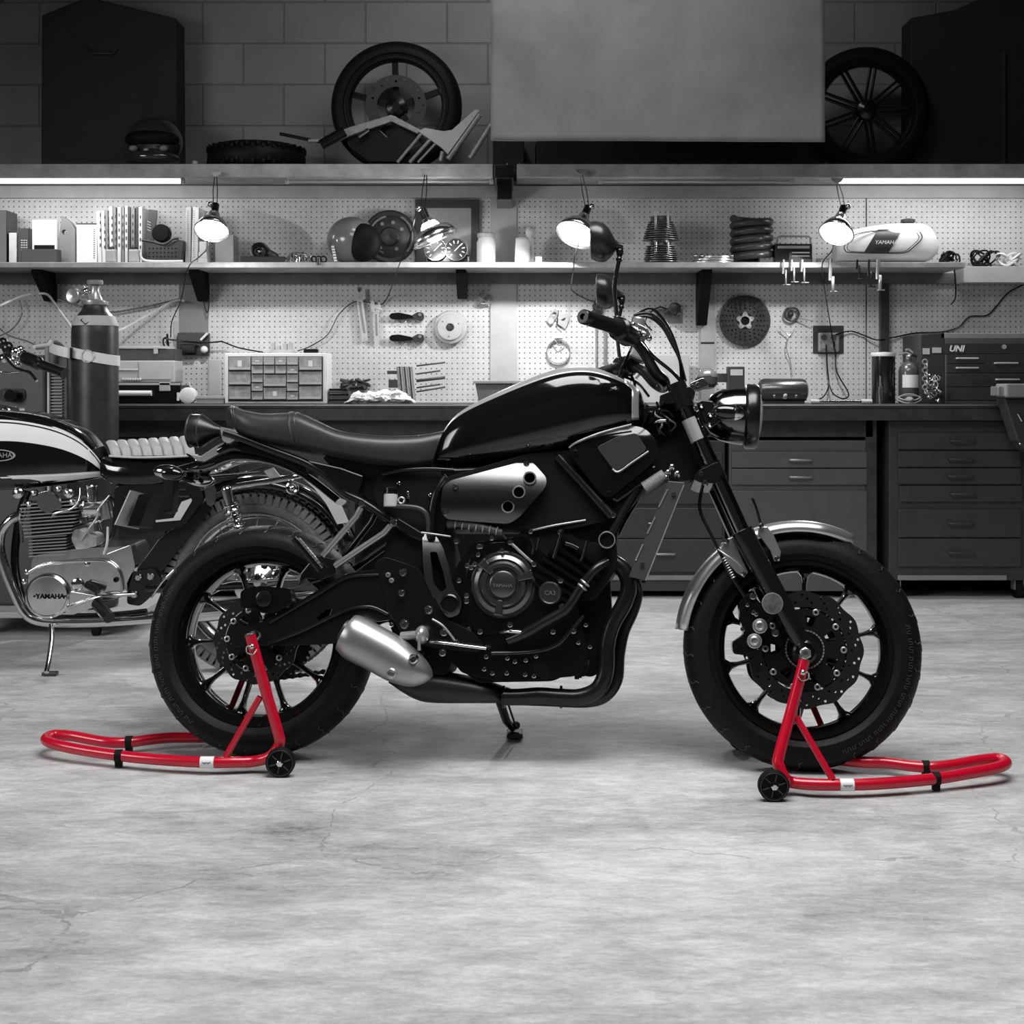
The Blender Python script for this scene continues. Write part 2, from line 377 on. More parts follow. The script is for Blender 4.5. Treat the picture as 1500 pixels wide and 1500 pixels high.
# post bracket joining the two upper shelf halves
mb = MB(); mb.bb(px(724, UY), px(752, UY), UY-.02, WY-.02, pz(262, UY), pz(242, UY)); mb.bb(px(727, UY), px(750, UY), UY+.1, WY-.012, pz(292, UY+.1), pz(262, UY+.1))
solo('shelf_post', mb, satin, 'dark steel cap joining the two halves of the upper shelf above the stud', 'bracket', bev=.003)
# fluorescent tubes
tubeon = mat('lit_tube', .9, .3, emit=6); tubeoff = mat('unlit_tube', .4, .3)
for x0, x1, on, lb in [(-60, 268, 1, 'lit fluorescent tube at the far left under the upper shelf'), (1225, 1560, 1, 'lit fluorescent tube at the far right under the upper shelf'), (420, 720, 0, 'unlit fluorescent tube above the open-face helmet'), (880, 1160, 0, 'unlit fluorescent tube above the finned cylinders')]:
    t = thing('fluorescent_tube', lb, 'lamp', W((x0+x1)/2, 266, UY+.06))
    Y = UY+.06; a = W(x0, 266, Y); b = W(x1, 266, Y)
    mb = MB(); mb.cyl(a, b, .009 if on else .006, n=12); obj('glass_tube', mb, tubeon if on else tubeoff, t)
    mb = MB(); d = .02
    for q in (a, b): mb.box(q+V((0, 0, .002)), (.018, .022, .026))
    mb.bb(a.x, b.x, Y-.02, Y+.02, a.z+.012, zu-.0305); obj('fixture', mb, lgrey, t, bev=.002)
    if on:
        area('tube_glow', (a.x*.5+b.x*.5, Y-.0, a.z-.02), (rad(25), 0, 0), b.x-a.x, .03, 3.5)
# canvas
m = mat('canvas_grey', .2, .8, noise_amt=.25, nscale=2.0, bump=.2)
CY = 5.9
mb = MB(); nx, nz_ = 60, 30; rows = []
x0, x1 = px(719, CY), px(1208, CY); z0, z1 = pz(206, CY), pz(-60, CY)
vs = []; fs = []
for j in range(nz_+1):
    for i in range(nx+1):
        fx, fz = i/nx, j/nz_
        x = x0+(x1-x0)*fx; z = z0+(z1-z0)*fz-.006*fx*(1-fz)
        y = CY+.012*math.sin(fx*9+fz*2)*math.exp(-fx*4)+.012*noise.noise(V((fx*6, fz*3+fx*4, 0)))*(1.5-fx)
        vs.append((x, y, z))
for j in range(nz_):
    for i in range(nx):
        a = j*(nx+1)+i; fs.append((a, a+1, a+nx+2, a+nx+1))
mb.add(vs, fs, True); o = solo('hanging_canvas', mb, m, 'large grey canvas sheet hanging in front of the block wall above the shelf', 'canvas')
s_ = o.modifiers.new('s', 'SOLIDIFY'); s_.thickness = .006
mb = MB(); mb.cyl((x0, CY, z1), (x1, CY, z1), .02); obj('hanging_rail', mb, wood, o)
# ================= the black motorcycle =================
Rc = V((-.680, 3.65, 0)); Fc = V((.752, 3.52, 0))
ua = (Fc-Rc); WB = ua.length; ua.normalize(); wh = V((ua.y, -ua.x, 0)); th = rad(10)
va = V((0, 0, 1))*math.cos(th)-wh*math.sin(th); wa = wh*math.cos(th)+V((0, 0, 1))*math.sin(th)
Mbk = Matrix(((ua.x, va.x, wa.x, Rc.x), (ua.y, va.y, wa.y, Rc.y), (ua.z, va.z, wa.z, Rc.z), (0, 0, 0, 1)))
Mbi = Mbk.inverted(); C0 = Mbi @ V((0, 0, CAMZ))
def B(x, y, w=0.0, w2=None):
    d = Mbi.to_3x3() @ V(((x-HX)/F, 1, -(y-HY)/F)); t = (w-C0.z)/d.z; p = C0+d*t
    if w2 is not None: p = V((p.x, p.y, w2))
    return p
def Bs(pts, w, w2=None): return [B(x, y, w, w2) for x, y in pts]
bike = thing('motorcycle', 'big black naked motorcycle in the foreground held between two red stands', 'motorcycle', M=Mbk)
def bo(name, mb, m, par=None, **k): return obj(name, mb, m, par or bike, local=True, **k)
ZA = V((0, 0, 1))
RR, FR = .308, .307
rc = V((0, .308, 0)); fc = V((WB, .307, 0))
def tyre_prof(R, hw, rb):
    # closed loop profile (radius, axial)
    return [(R, 0), (R-.003, hw*.35), (R-.012, hw*.65), (R-.028, hw*.9), (R-.045, hw), (R-.062, hw*.99), (rb+.012, hw*.82), (rb, hw*.74), (rb-.006, hw*.70),
            (rb-.006, -hw*.70), (rb, -hw*.74), (rb+.012, -hw*.82), (R-.062, -hw*.99), (R-.045, -hw), (R-.028, -hw*.9), (R-.012, -hw*.65), (R-.003, -hw*.35)]
def wheel(nm, c, R, hw, rb, ns, ph, par_label):
    mb = MB(); mb.lathe(c, ZA, tyre_prof(R, hw, rb), n=96, loop=True); t = bo('tyre', mb, rubber, label=par_label)
    # tread grooves cut shown as thin raised-edge sipes
    mb = MB()
    for i in range(26):
        a = 2*PI*i/26
        for sgn in (1, -1):
            pts = []
            for k, (da, ww, dr) in enumerate([(0, .18, .0012), (.05, .42, .005), (.075, .62, .0105), (.06, .78, .0185), (.085, .86, .0245)]):
                aa = a+da*sgn*1.0+(.06 if sgn < 0 else 0); r = R-dr+.0004
                pts.append(c+V((math.cos(aa)*r, math.sin(aa)*r, sgn*hw*ww)))
            mb.tube(pts, .0016, n=4)
    bo('tread_groove', mb, dgrey, t, label='fine tread sipes around the shoulder', kind='stuff')
    rim = MB(); w_ = hw*.72
    rim.lathe(c, ZA, [(rb-.002, w_), (rb+.005, w_+.003), (rb+.005, w_+.007), (rb-.006, w_+.007), (rb-.014, w_-.006), (rb-.02, w_-.02), (rb-.024, 0), (rb-.02, -w_+.02), (rb-.014, -w_+.006), (rb-.006, -w_-.007), (rb+.005, -w_-.007), (rb+.005, -w_-.003), (rb-.002, -w_), (rb-.012, -w_+.02), (rb-.015, 0), (rb-.012, w_-.02)], n=96, loop=True)
    r_ = bo('rim', rim, gloss)
    ri = rb-.02
    for i in range(ns):
        a = ph+2*PI*i/ns; d = V((math.cos(a), math.sin(a), 0)); e = V((-math.sin(a), math.cos(a), 0))
        mb = MB(); rings = []
        for q, (r, hwid, th_) in enumerate([(.035, .016, .03), (.07, .011, .026), (ri*.62, .0055, .019), (ri*.84, .0055, .019), (ri*.93, .009, .021), (ri*.98, .018, .024), (ri+.002, .03, .026)]):
            o_ = c+d*r
            rings.append([o_+e*hwid+ZA*th_*.6, o_+e*hwid*.4+ZA*th_, o_-e*hwid*.4+ZA*th_, o_-e*hwid+ZA*th_*.6, o_-e*hwid-ZA*th_*.6, o_-e*hwid*.4-ZA*th_, o_+e*hwid*.4-ZA*th_, o_+e*hwid-ZA*th_*.6])
        mb.ring(rings); bo('spoke', mb, gloss, r_)
    mb = MB(); mb.lathe(c, ZA, [(.03, .06), (.045, .05), (.05, .02), (.05, -.02), (.045, -.05), (.03, -.06)], n=28); bo('hub', mb, gloss)
    return t
ft = wheel('front', fc, FR, .062, .222, 10, rad(14), 'front tyre, narrower of the two')
rt = wheel('rear', rc, RR, .088, .222, 10, rad(3), 'rear tyre, wide')
# raised text on tyre walls: tiny radial marks
def wall_text(t, c, r, w, a0, a1, n):
    mb = MB()
    for i in range(n):
        if i % 7 == 6: continue
        a = a0+(a1-a0)*i/n; d = V((math.cos(a), math.sin(a), 0)); e = V((-d.y, d.x, 0)); p = c+d*r+ZA*w
        sh = i*7 % 3
        mb.box(p, (.0025, .009, .001), Matrix((e, d, ZA)).transposed())
        if sh: mb.box(p+e*.003+d*(.004 if sh == 1 else -.004), (.004, .002, .001), Matrix((e, d, ZA)).transposed())
    bo('raised_lettering', mb, mat('raised_rubber', .025, .5), t, label='raised lettering on the tyre wall', kind='stuff')
wall_text(ft, fc, .27, .0615, rad(-70), rad(15), 60); wall_text(rt, rc, .268, .0875, rad(150), rad(235), 60)
def disc(c, w, Ro, Ri, nh, m, par=None, lobes=12, th_=.005):
    a, b = V((1, 0, 0)), V((0, 1, 0)); cc = V((c.x, c.y, w)); out = []
    for i in range(lobes*8):
        t = 2*PI*i/(lobes*8); out.append(cc+(a*math.cos(t)+b*math.sin(t))*(Ro-.0045*(1-math.cos(t*lobes))/2*1.3))
    holes = [circ(cc, Ri, a, b, 48)[::-1]]
    for i in range(nh):
        for k in range(3):
            t = 2*PI*(i+.28*k)/nh; r = Ri+(Ro-Ri)*(.28+.22*k)
            holes.append(circ(cc+(a*math.cos(t)+b*math.sin(t))*r, .0036, a, b, 7)[::-1])
    mb = MB(); mb.prism(out, (0, 0, th_), holes); return bo('brake_disc', mb, m, par)
dm = mat('disc_steel_dark', .045, .35, .8)
def carrier(c, w, Ri, par=None):
    a, b = V((1, 0, 0)), V((0, 1, 0)); cc = V((c.x, c.y, w)); mb = MB()
    holes = []
    for i in range(7):
        t = 2*PI*(i+.5)/7; q = cc+(a*math.cos(t)+b*math.sin(t))*Ri*.72
        e = a*math.cos(t)+b*math.sin(t); g = -a*math.sin(t)+b*math.cos(t)
        holes.append([q+e*.012+g*.014, q+e*.012-g*.014, q-e*.013-g*.008, q-e*.013+g*.008])
    mb.prism(circ(cc, Ri+.001, a, b, 56), (0, 0, .006), holes); k = bo('disc_carrier', mb, matte, par)
    for i in range(10):
        t = 2*PI*i/10; mb = MB(); q = cc+(a*math.cos(t)+b*math.sin(t))*Ri*.97; mb.lathe(q-ZA*.002, ZA, [(.0085, 0), (.0085, .009), (.006, .0105), (.004, .0105), (.004, .006)], n=12); bo('rivet', mb, steel, k)
for w in (.066, -.072): carrier(fc, w, .102, disc(fc, w, .150, .108, 18, dm))
carrier(rc, .062, .082, disc(rc, .062, .118, .086, 16, dm))
# abs rings
mb = MB()
for i in range(36):
    t = 2*PI*i/36; q = fc+V((math.cos(t), math.sin(t), 0))*.048; mb.box(q+ZA*.077, (.0035, .006, .002), Matrix.Rotation(t, 3, 'Z'))
bo('sensor_ring', mb, steel)
# sprocket and chain on the far side
mb = MB(); a, b = V((1, 0, 0)), V((0, 1, 0)); cc = V((0, rc.y, -.105)); out = []
for i in range(43*4):
    t = 2*PI*i/(43*4); out.append(cc+(a*math.cos(t)+b*math.sin(t))*(.112+(.0045 if i % 4 in (1, 2) else -.003)))
hs = []
for i in range(6):
    t = 2*PI*i/6; hs.append(circ(cc+(a*math.cos(t)+b*math.sin(t))*.078, .016, a, b, 12)[::-1])
mb.prism(out, (0, 0, .006), hs); bo('sprocket', mb, dgrey)
mb = MB(); s0 = V((.50, .345, -.1)); r1, r2 = .112, .04
loop = [cc+V((-math.sin(t), 0, 0))*0+V((math.cos(t)*r1, math.sin(t)*r1, .003)) for t in [rad(d) for d in range(95, 266, 12)]]
p0, p1 = loop[-1], s0+V((0, -r2, 0)); loop += [p0.lerp(p1, i/24)-V((0, .012*math.sin(PI*i/24), 0)) for i in range(1, 25)]
loop += [s0+V((math.cos(t)*r2, math.sin(t)*r2, 0)) for t in [rad(d) for d in range(-80, 81, 20)]]
p0, p1 = s0+V((0, r2, 0)), loop[0]; loop += [p0.lerp(p1, i/24) for i in range(0, 24)]
mb.tube(loop, .0055, n=6, closed=True, flat=1)
L_ = len(loop)
for i in range(L_):
    q = loop[i].lerp(loop[(i+1) % L_], .5); mb.cyl(q-ZA*.008, q+ZA*.008, .0075, n=8)
bo('drive_chain', mb, dgrey)
# --- helper plates
def plate(name, pts, w0, th_, m, par=None, holes=(), bev=.003, crv=None, **k):
    mb = MB(); P = [V((p.x, p.y, w0)) for p in Bs(pts, w0+th_)]
    H = [[V((p.x, p.y, w0)) for p in Bs(h, w0+th_)] for h in holes]
    mb.prism(P, (0, 0, th_), H)
    if crv:
        ys = [p.y for p in P]; lo, hi = min(ys), max(ys); d, fr = crv; mid = lo+(hi-lo)*fr
        def fn(p): t = max(0, (p.y-mid)/(hi-mid)); b_ = max(0, (mid-p.y)/(mid-lo)); return V((p.x, p.y, p.z-d*t*t-d*.4*b_*b_))
        mb = bend(mb, 1, lo, hi, 14, fn)
    return bo(name, mb, m, par, bev=bev, **k)
def rnd(pts, r=6, k=4):
    out = []; n = len(pts)
    for i in range(n):
        p0, p, p1 = V((*pts[i-1], 0)), V((*pts[i], 0)), V((*pts[(i+1) % n], 0))
        a = p+(p0-p).normalized()*min(r, (p0-p).length*.45); b = p+(p1-p).normalized()*min(r, (p1-p).length*.45)
        for j in range(k+1):
            t = j/k; q = a*(1-t)**2+p*2*t*(1-t)+b*t*t; out.append((q.x, q.y))
    return out
def circp(x, y, r, n=18): return [(x+r*math.cos(2*PI*i/n), y+r*math.sin(2*PI*i/n)) for i in range(n)]
def btube(name, pts, r, m, par=None, n=10, k=6, **kw):
    P = [B(*p) if len(p) == 3 else p for p in pts]; mb = MB(); mb.tube(cr(P, k), r, n=n); return bo(name, mb, m, par, **kw)
def bolt(x, y, w, r=.006, m=chrome, par=None, nm='bolt'):
    mb = MB(); c = B(x, y, w); mb.lathe(c-ZA*.006, ZA, [(r*1.35, 0), (r*1.35, .002), (r, .0025), (r, .0075), (r*.85, .009), (r*.5, .009), (r*.45, .005)], n=12); return bo(nm, mb, m, par)
# --- dark mass of frame and engine
plate('crankcase', rnd([(668, 830), (690, 795), (770, 785), (838, 850), (850, 905), (862, 960), (850, 990), (740, 1000), (672, 985), (655, 930), (655, 870)], 12), -.13, .22, cast, bev=.012)
plate('cylinder_block', rnd([(735, 800), (815, 742), (900, 768), (905, 830), (872, 880), (790, 880)], 8), -.12, .21, matte, bev=.008)
cyl_ = MB()
for i in range(7):
    t = i/6; P = [V((p.x, p.y, -.13)) for p in Bs([(778+t*58-14, 858-t*58-9), (838+t*48, 886-t*48), (841+t*48, 883-t*48), (781+t*58-14, 853-t*58-9)], .1)]
    cyl_.prism(P, (0, 0, .235))
bo('cooling_fins', cyl_, cast)
plate('cylinder_head_cover', rnd([(800, 748), (868, 720), (908, 752), (902, 800), (845, 790)], 8), -.10, .19, cast, bev=.01)
plate('airbox', rnd([(650, 700), (770, 665), (940, 650), (962, 690), (905, 760), (835, 775), (650, 775)], 10), -.10, .20, matte, bev=.01)
plate('frame_side', rnd([(560, 690), (640, 690), (652, 770), (672, 850), (672, 935), (655, 990), (600, 985), (572, 920), (552, 850), (570, 780), (545, 720)], 10), -.09, .17, matte, bev=.008)
# under-seat area
plate('battery_cover', rnd([(470, 668), (560, 683), (645, 686), (652, 760), (600, 770), (545, 735), (500, 700)], 8), -.08, .155, matte, bev=.008)
btube('seat_rail', [(560, 695, .09), (590, 689, .095), (630, 687, .095), (665, 689, .09)], .0055, satin)
# --- tank
TK = [((944, 592), (942, 618), .075), ((938, 577), (938, 626), .105), ((927, 568), (926, 632), .128), ((903, 555), (900, 640), .145), ((876, 544.5), (872, 648), .150), ((849, 541), (845, 657), .150), ((817, 545), (812, 665), .147), ((780, 557), (772, 672), .137), ((735, 576), (722, 678), .122), ((692, 596), (676, 682), .10), ((668, 613), (652, 683), .085), ((652, 634), (636, 682), .07)]
TS = [(B(*t, 0), B(b[0], b[1], .1, 0), h) for t, b, h in TK]
mb = MB(); mb.loft(TS, e=2.9, n=40, k=5); tank = bo('fuel_tank', mb, gloss)
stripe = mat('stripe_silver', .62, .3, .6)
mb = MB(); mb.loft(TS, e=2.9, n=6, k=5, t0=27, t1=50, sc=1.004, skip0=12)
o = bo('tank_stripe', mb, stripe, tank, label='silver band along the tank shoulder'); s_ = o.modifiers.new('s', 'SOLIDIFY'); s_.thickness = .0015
# stripe turning down the front shoulder
mb = MB()
secs = TS; T = cr([q[0] for q in secs], 5); Bm = cr([q[1] for q in secs], 5); Hh = [p.x for p in cr([V((q[2], 0, 0)) for q in secs], 5)]
R = []
for i in (4, 6, 8, 10, 12, 14):
    pass
def tp(i, t, sc=1.004):
    f = int(i); g = i-f; f2 = min(f+1, len(T)-1); top = T[f].lerp(T[f2], g); bt = Bm[f].lerp(Bm[f2], g); H = Hh[f]*(1-g)+Hh[f2]*g
    c = (top+bt)/2; h = (top-bt)/2; t = rad(t); C, S = math.cos(t), math.sin(t)
    return c+h*math.copysign(abs(C)**(2/2.9), C)*sc+ZA*H*math.copysign(abs(S)**(2/2.9), S)*sc
rows = []
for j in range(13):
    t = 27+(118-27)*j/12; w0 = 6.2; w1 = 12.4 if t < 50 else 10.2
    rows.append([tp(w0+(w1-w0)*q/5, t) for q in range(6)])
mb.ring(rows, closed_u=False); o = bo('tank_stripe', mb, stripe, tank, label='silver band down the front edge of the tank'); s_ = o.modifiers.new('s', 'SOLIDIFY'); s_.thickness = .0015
mb = MB(); c = B(812, 547, 0); mb.lathe(c-V((0, .008, 0)), V((-.25, 1, 0)), [(.035, 0), (.035, .008), (.03, .012), (.0, .013)], n=24); bo('fuel_cap', mb, satin, tank)
# --- seat
SK = [((326, 606), (325, 626), .045), ((336, 593), (343, 634), .085), ((359, 600), (362, 641), .11), ((388, 605), (395, 650), .12), ((420, 604), (424, 656), .122), ((441, 605), (446, 661), .127), ((468, 617), (474, 668), .132), ((500, 631), (505, 674), .137), ((540, 637), (540, 680), .135), ((580, 638), (575, 684), .125), ((620, 635), (607, 686), .105), ((652, 628), (628, 685), .085)]
SS = [(B(*t, .06, 0), B(b[0], b[1], .1, 0), h) for t, b, h in SK]
mb = MB(); mb.loft(SS, e=3.2, n=36, k=5); seat = bo('seat', mb, vinyl)
mb = MB()
Ts = cr([q[0] for q in SS], 5); Bs_ = cr([q[1] for q in SS], 5); Hs = [p.x for p in cr([V((q[2], 0, 0)) for q in SS], 5)]
def sp(i, t, sc=1.003):
    c = (Ts[i]+Bs_[i])/2; h = (Ts[i]-Bs_[i])/2; t = rad(t); C, S = math.cos(t), math.sin(t); e = 2/3.2
    return c+h*math.copysign(abs(C)**e, C)*sc+ZA*Hs[i]*math.copysign(abs(S)**e, S)*sc
mb.tube([sp(i, 47) for i in range(25, 56)], .0018, n=5); mb.tube([sp(i, 44) for i in range(25, 56)], .0012, n=5)
mb.tube([sp(24, t) for t in range(10, 125, 6)], .002, n=5); mb.tube([sp(22, t) for t in range(10, 125, 6)], .004, n=6)
mb.tube([sp(6, 10+j*5.2) for j in range(20)], .002, n=5); mb.tube([sp(7, 10+j*5.2) for j in range(20)], .0015, n=5)
bo('seam', mb, dgrey, seat, label='stitched seams and grab strap')
# --- tail, lights
c0 = B(278, 631, 0); ax = V((1, -.02, 0)).normalized(); tl = MB()
tl.lathe(c0, ax, [(.036, .0), (.046, .003), (.047, .03), (.045, .036), (.044, .04), (.02, .075), (.014, .09)], n=28); t_ = bo('tail_light', tl, mat('tail_satin', .012, .32))
mb = MB(); mb.torus(c0+ax*.004, ax, .046, .0022, 36, 6); mb.torus(c0+ax*.034, ax, .0465, .002, 36, 6); bo('chrome_ring', mb, dgrey, t_, label='bright thin rim')
mb = MB(); mb.lathe(c0, ax, [(.0, -.012), (.02, -.010), (.036, -.004), (.04, .001)], n=24); bo('lens', mb, mat('dark_lens', .06, .1, coat=1), t_)
for s in (1, -1):
    btube('subframe_tube', [(328, 634, .085*s), (350, 641, .085*s), (400, 660, .088*s), (447, 678, .09*s), (480, 698, .09*s), (505, 722, .09*s), (532, 736, .09*s), (575, 764, .085*s), (618, 790, .08*s)] if s > 0 else [V((p.x, p.y, -p.z)) for p in [B(328, 634, .085), B(400, 660, .088), B(447, 678, .09), B(480, 698, .09), B(532, 736, .09), B(618, 790, .08)]], .0105, tubeb)
plate('subframe_gusset', [(447, 673), (500, 685), (533, 697), (524, 728), (500, 720), (480, 702)], .078, .022, satin, bev=.004)
plate('tail_bracket', rnd([(322, 625), (345, 630), (352, 640), (335, 650), (326, 646)], 3), .07, .02, steel)
# tail tongue / rear mudguard
mb = MB(); TT = [((272, 663), (274, 668), .05), ((292, 669), (296, 676), .06), ((312, 660), (320, 672), .07), ((326, 650), (335, 668), .075), ((345, 645), (350, 665), .075), ((400, 662), (402, 676), .07), ((450, 680), (452, 700), .07)]
mb.loft([(B(*t, .05, 0), B(*b, .05, 0), h) for t, b, h in TT], e=4, n=24); bo('tail_tongue', mb, gloss)
plate('tail_side_panel', [(276, 664), (294, 668), (318, 652), (326, 648), (338, 652), (322, 664), (300, 676), (288, 675)], .06, .012, brush, bev=.002)
mb = MB(); TT = [((262, 684), (263, 692), .06), ((300, 674), (303, 690), .065), ((345, 664), (345, 676), .065), ((400, 672), (398, 682), .065), ((450, 692), (445, 702), .06), ((500, 730), (492, 738), .05)]
mb.loft([(B(*t, .03, 0), B(*b, .03, 0), h) for t, b, h in TT], e=4, n=24); bo('rear_mudguard', mb, gloss)
plate('plate_holder', [(232, 690), (264, 686), (255, 700), (252, 748), (238, 752), (240, 712)], -.02, .05, matte)
mb = MB(); q = [B(208, 722, .09, .09), B(231, 727, .09, .09), B(214, 781, .09, .09), B(184, 771, .09, .09)]
P0 = B(207, 723, 0); P1 = B(185, 772, 0); d = (P1-P0)
mb.prism([P0+ZA*.09, P1+ZA*.09, P1-ZA*.09, P0-ZA*.09], (.004, .001, 0)); bo('licence_plate', mb, lgrey, label='blank pale licence plate hanging under the tail')
mb = MB(); mb.prism([P0+V((.012, -.008, .05)), P1+V((.022, 0, .05)), P1+V((.055, 0, .045)), P0+V((.045, 0, .045))], (0, 0, -.10)); bo('plate_backing', mb, matte)
for s in (1, -1):
    c = B(247, 692, .13); c.z *= (1 if s > 0 else -.3); c.x += 0 if s > 0 else .03; mb = MB(); mb.sph(c, (.021, .021, .042), 18, 12, ax=(1, -.12, 0)); o = bo('turn_signal', mb, chrome)
    mb = MB(); mb.sph(c+V((.010, -.004, .006*s)), (.018, .018, .034), 16, 10, ax=(1, -.12, 0)); o2 = bo('signal_body', mb, gloss, o)
    mb = MB(); mb.cyl(c, V((c.x+.02, c.y-.01, 0)), .006); bo('signal_stem', mb, matte, o)
# peg struts and pegs
for s in (1, -1):
    def fl(p): p = B(*p); return V((p.x, p.y, p.z*s))
    for a_, b_ in (((529, 744, .1), (472, 815, .12)), ((572, 770, .1), (490, 830, .12))):
        a1, b1 = fl(a_), fl(b_); mb = MB(); mb.tube([a1, a1.lerp(b1, .12)-V((0, .008, 0)), a1.lerp(b1, .5)-V((0, .004, 0)), b1], .0085, n=12); bo('peg_strut', mb, mat('strut_grey', .4, .3, .8) if s > 0 else tubeb)
    P = [fl((x, y, .125)) for x, y in [(462, 812), (488, 818), (492, 842), (470, 850), (448, 848), (436, 858), (440, 840)]]
    mb = MB(); mb.prism(P, (0, 0, -.012*s)); bo('peg_bracket', mb, satin, bev=.003)
    a1, b1 = fl((470, 835, .15)), fl((431, 788, .16)); mb = MB()
    mb.cyl(a1, b1, .013, .010, n=12); e_ = (b1-a1)
    pg = bo('passenger_footpeg', mb, satin)
    mb = MB(); up = V((.7, .7, 0))
    for i in range(9):
        q = a1+e_*(.15+.8*i/9); mb.box(q+up*.009+ZA*.004*s, (.008, .006, .018), Matrix.Rotation(-.85, 3, 'Z'))
    bo('peg_ribs', mb, brush, pg, label='bright ribbed top')
bolt(529, 737, .105, .007); bolt(577, 765, .1, .009)
# --- swingarm
for s in (1, -1):
    w0 = .088 if s > 0 else -.118
    pts = rnd([(352, 918), (384, 912), (470, 862), (507, 840), (562, 832), (600, 850), (612, 880), (600, 905), (540, 912), (485, 944), (390, 946), (352, 946), (342, 930)], 8)
    mb = MB(); hole = [(463, 905), (478, 892), (486, 893), (482, 903), (468, 912)]
    ww = w0+.03 if s > 0 else .118
    P = [V((p.x, p.y, w0)) for p in Bs(pts, ww)]; H = [[V((p.x, p.y, w0)) for p in Bs(hole, ww)]]
    mb.prism(P, (0, 0, .03), H); sw = bo('swingarm', mb, satin, bev=.006)
    if s > 0:
        btube('swingarm_rib', [(392, 943, .12), (440, 925, .122), (500, 897, .122), (540, 889, .12), (568, 900, .118)], .005, satin, sw)
        btube('swingarm_rib', [(395, 912, .12), (470, 868, .122), (510, 846, .12), (555, 842, .12)], .004, satin, sw)
mb = MB(); mb.cyl(B(372, 932, .135), V((B(372, 932, .135).x, B(372, 932, .135).y, -.14)), .014, n=20); bo('rear_axle', mb, steel)
plate('axle_plate', rnd([(335, 922), (372, 916), (382, 930), (378, 945), (340, 948)], 5), .118, .006, satin)
# rear caliper
plate('rear_caliper', rnd([(352, 865), (380, 858), (425, 862), (428, 885), (395, 900), (370, 892), (352, 890)], 6), .085, .05, cast, bev=.006)
mb = MB(); c = B(387, 877, .14); mb.lathe(c, ZA, [(.021, 0), (.021, .006), (.016, .008), (.0, .008)], n=24); bo('caliper_cap', mb, satin)
bolt(364, 893, .13, .005); bolt(367, 880, .13, .005)
# brake line
btube('brake_line', [(372, 868, .1), (400, 863, .11), (430, 862, .13), (450, 856, .13), (470, 850, .13)], .0025, dgrey)
# --- side cover
o = plate('side_cover', rnd([(648, 712), (660, 703), (766, 673), (779, 675), (801, 700), (799, 714), (760, 758), (744, 767), (700, 764), (652, 760), (645, 745)], 7), .10, .032, mat('side_cover_grey', .13, .26, 1), crv=(.035, .35), holes=[circp(776, 700, 8.5), circp(760, 721, 8.5), circp(744, 742, 8.5)], bev=.007)
for x, y in ((776, 700), (760, 721), (744, 742)):
    mb = MB(); mb.torus(B(x, y, .13), ZA, .0155, .002, 24, 6); bo('hole_rim', mb, steel, o)
for x, y in ((667, 712), (771, 679), (652, 751)): bolt(x, y, .136, .006, par=o)
btube('side_frame_tube', [(652, 700, .09), (640, 720, .1), (633, 750, .1), (632, 790, .1)], .011, satin)
mb = MB(); c = B(572, 728, .11)
mb.lathe(B(572, 742, .11), V((0, 1, 0)), [(.018, 0), (.0185, .003), (.0185, .032), (.016, .034)], n=24); rs = bo('brake_reservoir', mb, mat('cloudy_reservoir', .5, .35))
mb = MB(); c1 = B(572, 742, .11)+V((0, .034, 0)); mb.lathe(c1, V((0, 1, 0)), [(.019, 0), (.019, .004), (.0175, .0045), (.0175, .008), (.019, .0085), (.019, .015), (.017, .017)], n=24); bo('reservoir_cap', mb, satin, rs)
mb = MB(); mb.torus(B(588, 733, .115), ZA, .008, .0028, 20, 8); bo('reservoir_lug', mb, steel, rs)
btube('reservoir_hose', [(578, 742, .11), (592, 742, .115), (611, 744, .115), (622, 750, .115), (627, 762, .11), (628, 785, .1)], .0065, dgrey)
for x, y in ((597, 722), (597, 728), (630, 725), (584, 708)): bolt(x, y, .085, .0035)
# --- scoop
scp = plate('air_scoop', rnd([(832, 660), (842, 648), (880, 632), (925, 621), (945, 626), (962, 645), (966, 662), (952, 682), (893, 730), (881, 725), (840, 672)], 8), .09, .045, gloss, bev=.010, crv=(.02, .6))
plate('scoop_mesh', rnd([(874, 655), (903, 640), (932, 634), (948, 658), (905, 690), (897, 686)], 5), .134, .006, mat('scoop_insert', .06, .4, .5), scp, bev=.002)
btube('scoop_trim', [(897, 687, .142), (906, 691, .142), (925, 678, .142), (950, 661, .142)], .0025, brush, scp)
btube('scoop_trim', [(834, 656, .13), (845, 648, .135), (880, 634, .137), (925, 622, .135)], .003, steel, scp)
bolt(843, 663, .138, .007, satin, scp); bolt(891, 723, .138, .006, satin, scp)
plate('lower_scoop', [(893, 732), (905, 737), (965, 695), (960, 680), (950, 684)], .07, .04, satin, bev=.008)
# --- frame tubes
for s in (1, -1):
    def fl(p): p = B(*p); return V((p.x, p.y, p.z*s))
    mb = MB(); mb.tube([fl((817, 669, .105)), fl((850, 704, .11)), fl((897, 757, .115))], .0125, n=14); bo('frame_tube', mb, tubeb)
    mb = MB(); mb.tube(cr([fl((948, 690, .09)), fl((930, 722, .1)), fl((913, 750, .105)), fl((900, 775, .11)), fl((889, 792, .11))], 5), .0115, n=14); bo('frame_tube', mb, tubeb)
    mb = MB(); c = fl((889, 791, .105)); mb.lathe(c, ZA*s, [(.0215, 0), (.0215, .022), (.018, .024), (.0175, .016), (0, .016)], n=28); bo('engine_mount_cap', mb, satin)
